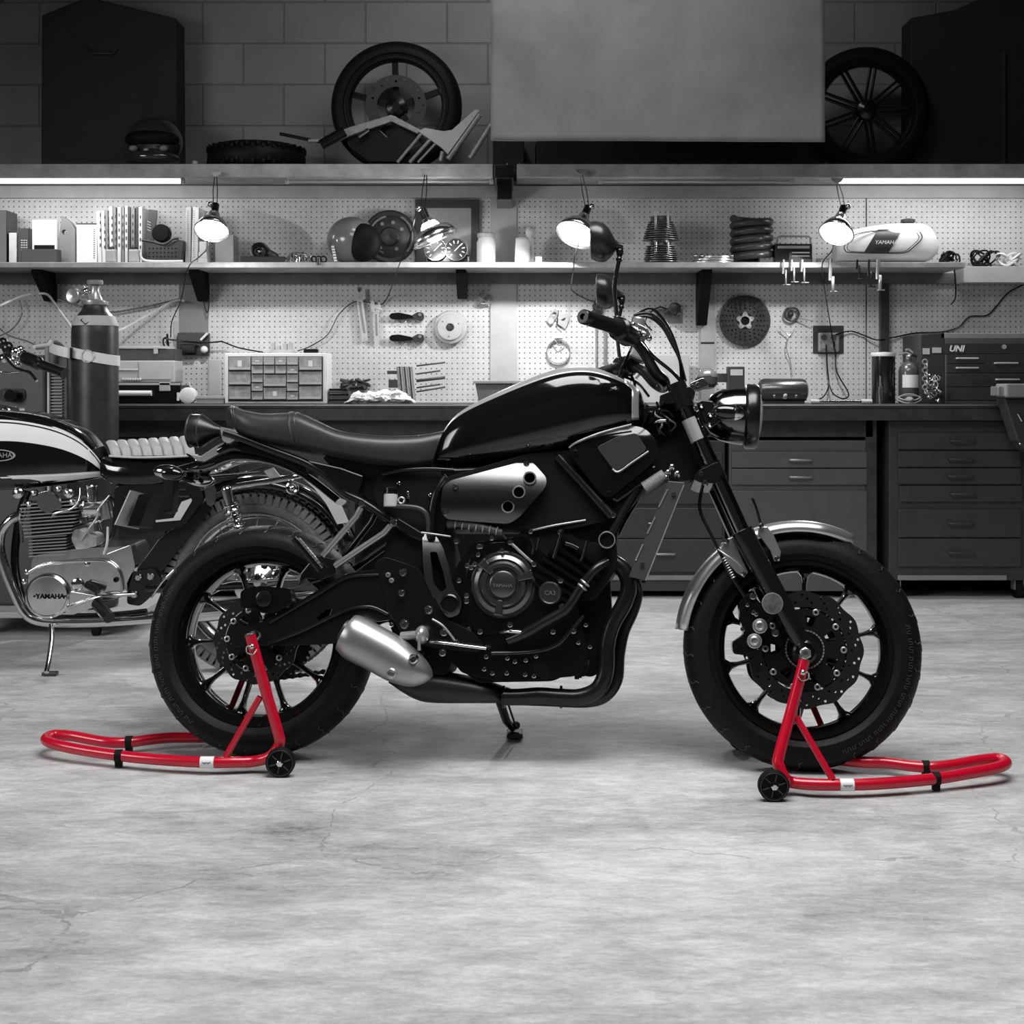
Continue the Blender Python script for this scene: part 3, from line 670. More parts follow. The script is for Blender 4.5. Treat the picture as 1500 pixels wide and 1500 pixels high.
    # main frame plate with slot
mb = MB(); mb.torus(B(889, 791, .129), ZA, .0205, .0016, 32, 6); bo('cap_rim', mb, steel)
bolt(898, 754, .125, .006); bolt(668, 792, .1, .006)
plate('frame_bracket', rnd([(616, 779), (636, 783), (647, 800), (657, 830), (663, 860), (676, 880), (672, 900), (655, 906), (641, 893), (632, 870), (622, 850), (619, 815)], 6), .095, .028, mat('bracket_satin', .12, .25, .9), crv=(.03, .45), holes=[rnd([(629, 808), (639, 808), (650, 840), (654, 862), (645, 868), (635, 855)], 3)], bev=.008)
mb = MB(); mb.lathe(B(659, 885, .122), ZA, [(.026, 0), (.026, .008), (.022, .011), (.02, .006), (0, .006)], n=30); bo('pivot_cap', mb, satin)
plate('frame_strut', [(575, 765), (583, 758), (622, 782), (618, 792), (600, 786)], .08, .02, satin, bev=.004)
btube('frame_edge', [(617, 780, .12), (640, 783, .12), (660, 786, .11)], .0025, steel)
fp = plate('footrest_bracket', rnd([(548, 826), (562, 815), (590, 824), (614, 833), (630, 860), (652, 905), (690, 925), (710, 945), (700, 955), (640, 950), (596, 940), (580, 915), (565, 890), (560, 860)], 6), .09, .03, satin, bev=.006)
for x, y, r in ((590, 838, .010), (588, 868, .009), (628, 893, .011), (592, 914, .012), (650, 926, .0095), (668, 941, .008), (648, 956, .009), (610, 965, .011), (573, 915, .006)):
    bolt(x, y, .135 if x < 640 or y > 940 else .125, r*.8, par=fp)
for x, y in ((568, 842), (573, 850)): bolt(x, y, .125, .005, steel, fp)
mb = MB(); c = B(612, 928, .18); mb.cyl(B(588, 932, .15), B(612, 930, .16), .011, n=14); pg = bo('rider_footpeg', mb, steel)
mb = MB(); mb.sph(B(618, 930, .16), (.024, .018, .03), 18, 12); mb.tube([B(614, 932, .19), B(614, 944, .19), B(614, 952, .185)], [.005, .004, .005], n=8); bo('peg_end', mb, steel, pg)
btube('brake_lever', [(630, 941, .14), (650, 942, .145), (680, 946, .145), (712, 950, .14)], .004, chrome)
btube('linkage_rod', [(633, 907, .13), (650, 918, .13), (668, 941, .13)], .003, steel)
# --- braided loom above crankcase
btube('wiring_loom', [(656, 768, .1), (675, 767, .105), (705, 772, .105), (735, 780, .1)], .011, mat('loom', .06, .4, bump=.5, nscale=60))
mb = MB()
for i in range(7):
    q = B(668+i*10, 768+i*1.6, .105); mb.torus(q, V((1, -.25, 0)), .0112, .0018, 16, 5)
bo('loom_wrap', mb, steel, label='spiral wrap on the loom')
btube('idle_cable', [(775, 778, .1), (810, 770, .105), (858, 762, .1)], .0028, steel)
# --- clutch cover
gc = B(737, 856, .11)
cc_ = MB(); cc_.lathe(V((gc.x, gc.y, .085)), ZA, [(.088, 0), (.088, .012), (.083, .018), (.078, .018), (.076, .024), (.066, .030), (.062, .026), (.054, .034), (.046, .034), (.043, .029), (.036, .029), (.034, .036), (.030, .038), (0, .039)], n=56)
cl = bo('clutch_cover', cc_, coverb)
for a_ in (20, 135, 262):
    t = rad(a_); d = V((math.cos(t), math.sin(t), 0)); e = V((-d.y, d.x, 0)); c = V((gc.x, gc.y, .112)); mb = MB()
    mb.prism([c+d*.04-e*.006, c+d*.082-e*.012, c+d*.082+e*.012, c+d*.04+e*.006], (0, 0, .010)); bo('cover_rib', mb, coverb, cl, bev=.003)
mb = text_mb('YAMAHA', .0125, .0006); xform(mb, Matrix.Translation(V((gc.x, gc.y-.004, .1245)))); bo('maker_lettering', mb, brush, cl)
for i, (x, y) in enumerate([(701, 800), (747, 794), (782, 826), (821, 850), (684, 828), (683, 872), (686, 922), (703, 925), (747, 915), (823, 888), (840, 924), (810, 925), (683, 880)]): bolt(x, y, .112, .0055, par=cl)
plate('gasket_flange', rnd([(690, 812), (716, 795), (748, 794), (782, 824), (824, 850), (832, 872), (824, 892), (765, 922), (706, 930), (684, 915), (676, 870)], 8), .075, .020, cast, cl, bev=.003)
btube('flange_edge', [(748, 795, .1), (780, 824, .1), (800, 836, .1), (822, 850, .1)], .004, steel, cl)
mb = MB(); c = B(806, 869, .1); mb.lathe(c, ZA, [(.031, 0), (.031, .008), (.027, .013), (.024, .010), (0, .010)], n=32); cp = bo('timing_cap', mb, coverb)
mb = text_mb('CA3', .016, .0006); xform(mb, Matrix.Translation(V((c.x, c.y, .1105)))); bo('cap_lettering', mb, brush, cp)
# --- water pipe
btube('water_pipe', [(890, 823, .1), (875, 832, .115), (862, 846, .12), (848, 866, .12), (830, 892, .12), (800, 910, .12), (771, 927, .118), (745, 938, .1)], .0125, tubeb)
for x, y in ((857, 854), (853, 860)):
    mb = MB(); mb.torus(B(x, y, .12), V((.6, .75, 0)), .0125, .003, 20, 6); bo('hose_clamp', mb, steel)
btube('oil_line', [(855, 902, .1), (835, 925, .11), (815, 945, .11), (780, 955, .1), (720, 957, .1)], .005, satin)
btube('coolant_fitting', [(734, 926, .1), (748, 925, .12), (770, 927, .12)], .0045, chrome)
for pts, r in (([(824, 776), (818, 795), (811, 818)], .005), ([(828, 796), (838, 799), (847, 804)], .006), ([(860, 792), (856, 808), (851, 822)], .004), ([(778, 790), (782, 800), (780, 812)], .004), ([(790, 788), (786, 806)], .003)):
    btube('engine_hose', [(x, y, .112) for x, y in pts], r, tubeb)
btube('engine_hose', [(690, 780, .1), (700, 770, .105), (725, 776, .1), (742, 790, .1)], .004, satin)
for x, y in ((720, 788), (735, 806), (700, 812), (704, 800), (820, 779), (777, 778), (690, 831), (695, 826), (672, 850)): bolt(x, y, .118, .005)
# --- lower engine lumps
plate('oil_pan', rnd([(672, 935), (790, 955), (862, 940), (858, 975), (810, 998), (700, 1000), (660, 970)], 8), -.09, .17, cast, bev=.01)
mb = MB(); c = B(802, 978, .0); mb.cyl(B(800, 975, .09), B(800, 975, .0), .035, n=28); bo('oil_filter', mb, satin)
for x, y in ((743, 964), (754, 969), (770, 967), (712, 962), (785, 961), (742, 986), (769, 988), (782, 990), (709, 980), (721, 986), (847, 941), (864, 947), (858, 915)): bolt(x, y, .1, .0045)
mb = MB()
for i in range(5): mb.cyl(B(845+i*4, 975-i*2, .06), B(845+i*4, 995-i*2, .06), .006, n=8)
bo('cooler_fins', mb, matte)
plate('oil_cooler', rnd([(840, 845), (893, 845), (896, 900), (884, 940), (880, 985), (866, 992), (845, 988)], 5), -.09, .12, matte, bev=.006)
plate('sump_rib', [(700, 930), (712, 926), (752, 985), (742, 990)], .075, .012, cast); plate('sump_rib', [(800, 945), (812, 942), (822, 990), (812, 992)], .075, .012, cast)
btube('case_joint', [(672, 948, .085), (720, 958, .085), (790, 952, .085), (855, 938, .085)], .004, dgrey)
# --- radiator
for s in (1, -1):
    P = [V((p.x, p.y, .13*s)) for p in Bs([(979, 705), (1003, 707), (946, 851), (921, 845)], .13)]
    mb = MB(); mb.prism(P, (0, 0, .01*s)); o = bo('radiator_side_plate', mb, mat('radiator_plate', .045, .45), bev=.002)
    if s > 0:
        for a_, b_ in (((978, 717), (965, 743)), ((960, 757), (948, 782)), ((942, 797), (931, 821))): btube('plate_slot', [(*a_, .141), (*b_, .141)], .002, brush, o, k=1)
        btube('plate_edge', [(1002, 710, .141), (946, 850, .141)], .0016, steel, o, k=1)
        for x, y in ((987, 723), (941, 826)): bolt(x, y, .143, .006, par=o)
P = [V((p.x, p.y, -.13)) for p in Bs([(983, 706), (998, 708), (940, 848), (926, 843)], .13)]
mb = MB(); mb.prism(P, (0, 0, .26)); bo('radiator_core', mb, matte)
mb = MB(); mb.cyl(B(944, 716, .11), B(974, 696, .11), .019, .017, n=20); bo('radiator_hose', mb, mat('braided_hose', .2, .6, noise_amt=.4, nscale=200))
for x, y in ((984, 684), (978, 692), (992, 694), (975, 700)):
    mb = MB(); mb.sph(B(x, y, .1), .010, 10, 8); bo('hose_fitting', mb, chrome)
# --- exhaust
hp = mat('header_pipe', .022, .28, .6)
for w0, pts in ((.055, [(880, 822), (897, 823), (914, 836), (921, 858), (914, 884), (897, 915), (889, 945), (887, 985), (875, 1010), (850, 1021), (820, 1021), (790, 1019), (760, 1021), (738, 1021)]), (-.02, [(905, 826), (922, 845), (931, 868), (926, 893), (912, 925), (905, 960), (902, 995), (886, 1018), (858, 1026), (800, 1024), (740, 1022)])):
    btube('exhaust_header', [(x, y, w0) for x, y in pts], .0215 if w0 > 0 else .019, hp, n=20)
for x, y in ((738, 1021), (822, 1021)):
    mb = MB(); mb.torus(B(x, y, .04), V((1, 0, 0)), .026, .004, 24, 6); bo('exhaust_clamp', mb, satin)
mb = MB(); EK = [((566, 998), (566, 1002), .05), ((585, 990), (588, 1017), .08), ((606, 985), (612, 1029), .09), ((640, 985), (640, 1032), .09), ((680, 992), (680, 1032), .09), ((710, 1000), (712, 1032), .08), ((735, 1008), (736, 1032), .05), ((742, 1010), (742, 1031), .045)]
mb.loft([(B(*t, .08, 0), B(*b, .08, 0), h) for t, b, h in EK], e=3, n=28, k=3); bo('exhaust_box', mb, mat('exhaust_black', .022, .4, .3))
mb = MB(); MK = [((521, 901), (493, 951), .048), ((531, 903), (506, 965), .056), ((560, 918), (536, 980), .058), ((585, 932), (563, 995), .058), ((603, 946), (584, 1003), .057), ((620, 962), (602, 1006), .052), ((631, 978), (617, 1003), .036), ((634, 990), (627, 998), .014)]
MW = .165
ms = [(V((*B(*t, MW)[:2], MW)), V((*B(*b, MW)[:2], MW)), h) for t, b, h in MK]
mb.loft(ms, e=2.1, n=40, k=4); mf = bo('muffler', mb, mat('muffler_aluminium', .4, .36, .85, noise_amt=.04, nscale=30))
c = B(508, 924, MW); axd = (ms[0][0]+ms[0][1])/2; nd = (ms[3][0]+ms[3][1])/2-axd; nd.normalize()
mb = MB(); c = (ms[0][0]+ms[0][1])/2; mb.lathe(c-nd*.006, -nd, [(.026, -.02), (.030, -.002), (.030, .004), (.024, .004), (.024, -.02)], n=28); bo('muffler_outlet', mb, dgrey, mf)
for x, y, r in ((607, 965, .012), (575, 986, .014)):
    mb = MB(); mb.lathe(B(x, y, MW+.035), ZA, [(r, 0), (r, .02), (r*.7, .024), (r*.5, .016), (0, .016)], n=20); bo('muffler_bolt', mb, chrome if r < .013 else steel, mf)
for x, y in ((529, 925), (526, 930), (515, 952), (520, 945)):
    pass
plate('muffler_hanger', [(588, 930), (612, 935), (622, 958), (612, 970), (600, 966), (590, 950)], .13, .012, satin)
# side stand on the far side
a_ = B(730, 1020, -.10); wa_ = Mbk @ a_; foot = G(754, 1078, .006)
fl_ = Mbi @ foot; mb = MB(); mb.tube([a_, a_.lerp(fl_, .6)-V((.006, 0, 0)), fl_+V((-.006, .02, 0))], [.013, .012, .009], n=12); st = bo('side_stand', mb, satin)
mb = MB(); mb.cyl(a_+V((.02, .0, 0)), a_.lerp(fl_, .75)+V((.014, 0, 0)), .003, n=8); bo('stand_spring', mb, satin, st)
mb = MB(); R3 = Mbi.to_3x3(); mb.box(fl_+R3 @ V((0, 0, .006)), (.045, .06, .014), R3); mb.sph(fl_+R3 @ V((.004, 0, .03)), .012, 10, 6); bo('stand_foot', mb, dgrey, st, bev=.003)
# --- forks
fa_ = B(1181, 955, .115); fdir = None
for s in (1, -1):
    def fl(p): p = B(*p); return V((p.x, p.y, p.z*s))
    W_ = .100
    top = fl((996, 577, W_)); clamp = fl((1043, 690, W_)); mid = fl((1086, 778, W_)); bot = fl((1172, 938, W_)); axl = fl((1178, 952, W_))
    d = (mid-top); 
    mb = MB(); mb.cyl(top, mid.lerp(bot, .05), .0205, n=24); fk = bo('fork_leg', mb, mat('fork_stanchion', .25, .12, 1))
    mb = MB(); mb.tube([mid.lerp(bot, 0), mid.lerp(bot, .03), mid.lerp(bot, .12), mid.lerp(bot, .5), mid.lerp(bot, .86), bot, axl], [.030, .031, .0285, .0275, .026, .022, .018], n=24); bo('fork_slider', mb, satin, fk)
    mb = MB(); mb.torus(mid.lerp(bot, .005), d, .026, .003, 28, 6); bo('dust_seal', mb, dgrey, fk)
    mb = MB(); c1 = fl((1011, 615, W_)); c2 = fl((1024, 645, W_)); mb.cyl(c1.lerp(c2, -.05), c2, .0225, n=24); bo('fork_label', mb, mat('silver_label', .5, .35, .5), fk, label='silver band with a printed strip')
    mb = MB(); mb.cyl(fl((990, 562, W_)), fl((1004, 598, W_)), .026, n=24); bo('fork_cap', mb, satin, fk)
    mb = MB(); mb.cyl(fl((1038, 680, W_)), fl((1050, 704, W_)), .029, n=24); bo('fork_clamp', mb, satin, fk)
    mb = MB(); mb.lathe(fl((1178, 955, W_)), ZA*s, [(.030, -.018), (.032, 0), (.030, .016), (.024, .02), (.022, .014), (0, .014)], n=32); bo('axle_boss', mb, satin, fk)
    mb = MB(); c = fl((1179, 957, W_+.01)); mb.lathe(c, ZA*s, [(.0155, 0), (.0155, .012), (.013, .014), (.0075, .014), (.007, .004), (0, .004)], n=6); bo('axle_nut', mb, brush, fk)
    # fender brackets
    for pts, nm in (([(1111, 772), (1124, 771), (1134, 785), (1144, 808), (1142, 822), (1134, 822), (1128, 806), (1110, 782)], 'f'), ([(1056, 802), (1062, 790), (1074, 786), (1082, 806), (1096, 838), (1090, 846), (1078, 838), (1066, 824)], 'b')):
        P = [fl((x, y, .085)) for x, y in pts]; mb = MB(); mb.prism(P, (0, 0, -.006*s)); bo('fender_bracket', mb, brush, bev=.002)
    for x, y in ((1115, 770), (1138, 818), (1064, 793), (1089, 840)):
        c = fl((x, y, .088)); mb = MB(); mb.lathe(c, ZA*s, [(.007, 0), (.007, .005), (.004, .008), (0, .008)], n=12); bo('bolt', mb, chrome)
mb = MB(); mb.cyl(V((fa_.x, fa_.y, -.13)), V((fa_.x, fa_.y, .118)), .010); bo('front_axle', mb, steel)
# triple clamps and headstock
plate('lower_triple_clamp', rnd([(1022, 690), (1052, 676), (1060, 690), (1050, 708), (1028, 708), (1015, 702)], 4), -.13, .262, satin, bev=.006)
plate('top_triple_clamp', rnd([(965, 580), (990, 570), (1012, 566), (1020, 576), (1000, 588), (975, 592)], 4), -.12, .235, satin, bev=.006)
mb = MB(); mb.cyl(B(985, 590, 0), B(1022, 690, 0), .032, n=20); bo('steering_head', mb, matte)
plate('head_gusset', rnd([(935, 600), (990, 590), (1025, 690), (1010, 705), (960, 700), (940, 650)], 8), -.05, .10, matte, bev=.008)
for x, y in ((1027, 694), (1033, 707)): bolt(x, y, .13, .006)
btube('head_cable', [(945, 620, .05), (955, 605, .08), (975, 600, .08), (985, 610, .06)], .006, satin)
btube('head_cable', [(950, 625, .06), (962, 618, .09), (975, 616, .09)], .005, chrome)
# wiring cluster by the steering head
rg = random.Random(3)
for i in range(9):
    x = 948+rg.random()*22; y = 585+rg.random()*28
    btube('control_wire', [(x, y, .06), (x+rg.uniform(-14, 14), y+rg.uniform(-14, 14), .09), (x+rg.uniform(-10, 22), y+rg.uniform(5, 25), .08), (x+12, y+30, .04)], .0022+.001*rg.random(), [satin, steel, satin][i % 3], n=6)
# --- headlight
hc = B(1090, 610, 0); hax = V((1, -.05, 0)).normalized()
mb = MB(); mb.lathe(hc, hax, [(.0, -.115), (.03, -.108), (.055, -.09), (.070, -.062), (.0765, -.03), (.0785, 0)], n=48); hl = bo('headlight', mb, mat('headlight_shell', .13, .13, 1))
mb = MB(); mb.lathe(hc, hax, [(.078, -.002), (.084, .0), (.088, .006), (.088, .030), (.084, .036), (.078, .036), (.076, .03)], n=48); bo('headlight_rim', mb, satin, hl)
mb = MB(); mb.lathe(hc+hax*.03, hax, [(.077, 0), (.06, .012), (.03, .018), (0, .02)], n=40); bo('headlight_lens', mb, mat('headlight_lens', .5, .05, coat=1), hl)
for s in (1, -1):
    def fl(p): p = B(*p); return V((p.x, p.y, p.z*s))
    P = [fl((x, y, .092)) for x, y in [(1020, 590), (1028, 585), (1044, 587), (1050, 600), (1062, 612), (1040, 628), (1034, 622), (1026, 604)]]
    mb = MB(); mb.prism(P, (0, 0, -.01*s)); o = bo('headlight_bracket', mb, satin, bev=.003)
    for x, y in ((1027, 595), (1039, 623), (1040, 608)):
        mb = MB(); c = fl((x, y, .093)); mb.lathe(c, ZA*s, [(.007, 0), (.007, .004), (.004, .007), (0, .005)], n=12); bo('bolt', mb, chrome)
    c = fl((1066, 604, .13)); mb = MB(); mb.sph(c, (.021, .022, .042), 18, 12, ax=(1, -.1, 0)); o = bo('turn_signal', mb, gloss)
    mb = MB(); mb.sph(c+V((.010, .0, 0)), (.0225, .0235, .034), 18, 8, ax=(1, -.1, 0), v0=0, v1=.42); bo('signal_lens', mb, chrome, o)
    mb = MB(); mb.cyl(c, V((c.x-.03, c.y-.01, c.z*.6)), .006); bo('signal_stem', mb, matte, o)
# gauge
c = B(1036, 553, 0); mb = MB(); mb.lathe(c-V((0, .03, 0)), V((-.1, 1, 0)), [(.018, 0), (.028, .008), (.030, .02), (.030, .03)], n=32); g = bo('speedometer', mb, mat('gauge_pod', .12, .25, .5))
mb = MB(); mb.sph(c, (.029, .029, .026), 28, 12, ax=V((-.1, 1, 0)), v1=.55); bo('gauge_glass', mb, mat('gauge_glass', .22, .12, coat=1), g)
plate('gauge_bracket', rnd([(1010, 562), (1030, 553), (1040, 564), (1020, 572)], 3), .03, .03, chrome)
for x, y in ((1008, 572), (1015, 566), (1022, 563)): bolt(x, y, .08, .005)
# --- handlebar: one bent tube, mirrored about the centre plane
hb = [(858, 465, .40), (872, 468, .36), (905, 480, .27), (922, 492, .21), (942, 515, .14), (960, 545, .085), (972, 558, .05)]
L1 = [B(*p) for p in hb]; path = L1+[V((p.x, p.y, -p.z)) for p in L1[::-1]]
mb = MB(); P_ = cr(path, 5); nn_ = len(P_); mb.tube(P_, [.0115+.0055*max(0, min(1, 1-abs(i/(nn_-1)-.5)*3.2)) for i in range(nn_)], n=16); bar = bo('handlebar', mb, tubeb)
for s in (1, -1):
    def mz(p): return V((p.x, p.y, p.z*s))
    g0, g1, g2 = mz(L1[0]), mz(L1[1]), mz(L1[2])
    mb = MB(); gd = (g2-g0); mb.tube([g0.lerp(g2, t) for t in (.05, .1, .5, .85, .93, 1)], [.018, .0188, .0188, .019, .024, .024], n=24); gp = bo('grip', mb, rubber, bar)
    mb = MB(); mb.lathe(g0, g0-g2, [(.017, -.012), (.019, -.004), (.019, .01), (.016, .014), (.008, .014), (.007, .006), (0, .006)], n=24); bo('bar_end_weight', mb, satin, gp)
    h0 = mz(L1[2]); h1 = mz(L1[3])
    mb = MB(); mb.tube([h0.lerp(h1, t) for t in (0, .1, .9, 1.3)], [.024, .031, .031, .022], n=20); sw_ = bo('switch_housing', mb, satin, bar)
    mb = MB(); q = h0.lerp(h1, .5); mb.box(q+V((0, .024, 0)), (.014, .008, .014)); mb.box(q+V((-.022, .005, 0)), (.01, .012, .016)); bo('switch_button', mb, dgrey, sw_, bev=.002)
    # master cylinder / clutch perch (bright)
    p = mz(B(938, 490, .16)); mb = MB()
    mb.box(p+V((-.004, .006, 0)), (.045, .028, .055), Matrix.Rotation(-.5, 3, 'Z')); mb.cyl(p+V((-.01, .012, .0)), p+V((-.005, .045, 0)), .02, n=20)
    pr = bo('master_cylinder', mb, steel, bar, bev=.005)
    for k in range(4):
        mb = MB(); mb.sph(p+V((-.02+.014*k, .02-.012*k, .03*s)), .009, 10, 8); bo('perch_bolt', mb, chrome, bar)
    lv = [p+V((.012, -.005, .01*s)), p+V((.02, -.008, .05*s)), p+V((.012, -.012, .12*s)), p+V((-.01, -.02, .21*s))]
    mb = MB(); mb.tube(cr(lv, 5), [.008]*6+[.0055]*12, n=10, flat=.7); bo('lever', mb, brush, bar)
    # mirror
    m0 = mz(B(903, 465, .25)); mp_ = [m0, m0+(mz(B(901, 430, .25))-m0)]
    pts = [mz(B(x, y, .27)) for x, y in ((904, 466), (902, 448), (900, 425), (903, 400), (907, 380), (908, 368))]
    mb = MB(); mb.tube(cr(pts, 4), [.0055]*18+[.0085]*3, n=12); mr = bo('mirror_stem', mb, satin)
    mb = MB(); mb.sph(pts[-1], .010, 12, 8); mb.sph(pts[0], .009, 12, 8); mb.sph(pts[-2], .009, 10, 8); bo('mirror_joint', mb, satin, mr)
    c = mz(B(881, 355, .27)); hx = mz(B(910, 361, .27)); d = (hx-c).normalized()
    # teardrop shell opening toward the rider
    mb = MB(); R = []
    a_, b_, dd = frame(d, V((0, 1, 0)))
    for r, h in ((.0, -.030), (.036, -.030), (.047, -.027), (.0505, -.016), (.0505, -.002), (.047, .010), (.039, .020), (.027, .029), (.015, .036), (.010, .045), (.008, .058)):
        R.append([c+dd*h+V((0, 1, 0))*r*1.0*math.sin(2*PI*j/28)+a_*r*1.35*math.cos(2*PI*j/28)+(V((0, -.0, 0))) for j in range(28)])
    mb.ring(R); bo('mirror_shell', mb, mat('mirror_satin', .015, .3), mr)
# cables from bars to headstock
for k, (w0, off) in enumerate(((.17, 0), (.15, 5), (.13, -8))):
    btube('control_cable', [(928+off*.3, 462+k*3, w0), (950, 459+off, w0), (970, 474+off, w0*.9), (985, 500+off, w0*.7), (996, 528, w0*.5), (1004-k*3, 558, .04)], .0042, satin)
btube('control_cable', [(935, 492, .14), (955, 520, .12), (985, 545, .08), (1000, 562, .06)], .005, satin)
btube('control_cable', [(930, 500, -.14), (905, 560, -.2), (925, 600, -.1), (950, 610, 0)], .004, satin)
for k, pts in enumerate(([(872, 560, -.34), (885, 552, -.30), (900, 560, -.26), (915, 572, -.22), (935, 590, -.14)], [(880, 575, -.3), (900, 585, -.25), (925, 580, -.2), (948, 596, -.1)], [(890, 545, -.3), (915, 552, -.25), (935, 562, -.2), (950, 580, -.12)], [(905, 540, -.28), (912, 560, -.26), (905, 585, -.25)], [(922, 545, -.24), (930, 565, -.22), (922, 590, -.2)])):
    btube('control_wire', pts, .004+.002*(k % 2), [satin, dgrey][k % 2])
q = B(900, 566, -.26); mb = MB(); mb.box(q, (.05, .03, .07), Matrix.Rotation(-.4, 3, 'Z')); mb.sph(q+V((.03, .0, .0)), .018, 12, 8); bo('clutch_perch', mb, dgrey, bev=.006)
# --- front fender
mb = MB(); R = []
for i in range(37):
    a_ = rad(63.5+(172-63.5)*i/36); rr_ = .331+.004*math.sin(PI*i/36); tap = min(1, .35+i*.12) if i < 8 else (1 if i < 30 else 1-(i-30)*.05)
    d = V((math.cos(a_), math.sin(a_), 0)); ring = []
    for j in range(13):
        u_ = -1+2*j/12; ww = .068*tap*math.sin(u_*PI/2*.98); dr = -.032*abs(u_)**3.2
        ring.append(fc+d*(rr_+dr)+ZA*ww)
    R.append(ring)
mb.ring(R, closed_u=False); fe = bo('front_fender', mb, brush); s_ = fe.modifiers.new('s', 'SOLIDIFY'); s_.thickness = .003
for s in (1, -1): pass
mb = MB(); q = [fc+V((math.cos(rad(t)), math.sin(rad(t)), 0))*(.331) for t in (62, 54)]; mb.tube([q[0]+ZA*.03, q[1]-V((0, .01, 0)), q[0]-ZA*.03], .003, n=6)
# reflector, caliper, hoses
mb = MB(); c = B(1131, 884, .128); mb.lathe(c, ZA, [(.027, 0), (.027, .008), (.024, .011), (0, .012)], n=14); rf = bo('reflector', mb, mat('reflector_grey', .1, .2, coat=1, noise_amt=.4, nscale=60))
mb = MB(); mb.torus(c+ZA*.009, ZA, .0255, .0015, 32, 6); bo('reflector_rim', mb, steel, rf)
cal = plate('front_caliper', rnd([(1082, 880), (1100, 868), (1122, 892), (1122, 920), (1112, 950), (1092, 960), (1074, 958), (1072, 942), (1090, 930), (1084, 905)], 5), .055, .055, cast, bev=.007)
cal2 = plate('front_caliper', rnd([(1082, 880), (1100, 868), (1122, 892), (1122, 920), (1112, 950), (1092, 960), (1074, 958), (1072, 942), (1090, 930), (1084, 905)], 5), -.11, .055, cast, bev=.007)
for x, y in ((1113, 917), (1105, 939)):
    mb = MB(); mb.lathe(B(x, y, .11), ZA, [(.019, 0), (.019, .005), (.016, .006), (.014, .004), (.013, .008), (.009, .010), (.006, .006), (0, .006)], n=24); bo('caliper_bolt', mb, steel, cal)
for x, y, r in ((1103, 873, .009), (1136, 927, .0095), (1088, 922, .006), (1104, 897, .006), (1108, 900, .005), (1095, 886, .005)): bolt(x, y, .118, r*.75, par=cal)
btube('brake_hose', [(1030, 708, .09), (1025, 745, .09), (1040, 780, .1), (1056, 812, .105), (1066, 835, .105), (1085, 865, .105), (1100, 888, .105)], .0045, satin)
mb = MB()
for i in range(9):
    t = i/8; q = B(1060+t*14, 818+t*28, .105); mb.torus(q, V((.45, -.9, 0)), .0052, .0018, 12, 5)
bo('hose_spring', mb, steel, label='bright coil round the brake hose')
btube('speed_sensor_wire', [(1048, 802, .1), (1062, 812, .12), (1080, 824, .12), (1092, 838, .1)], .0022, steel)
btube('brake_hose', [(1115, 770, .08), (1108, 745, .09), (1102, 730, .09)], .0035, satin)
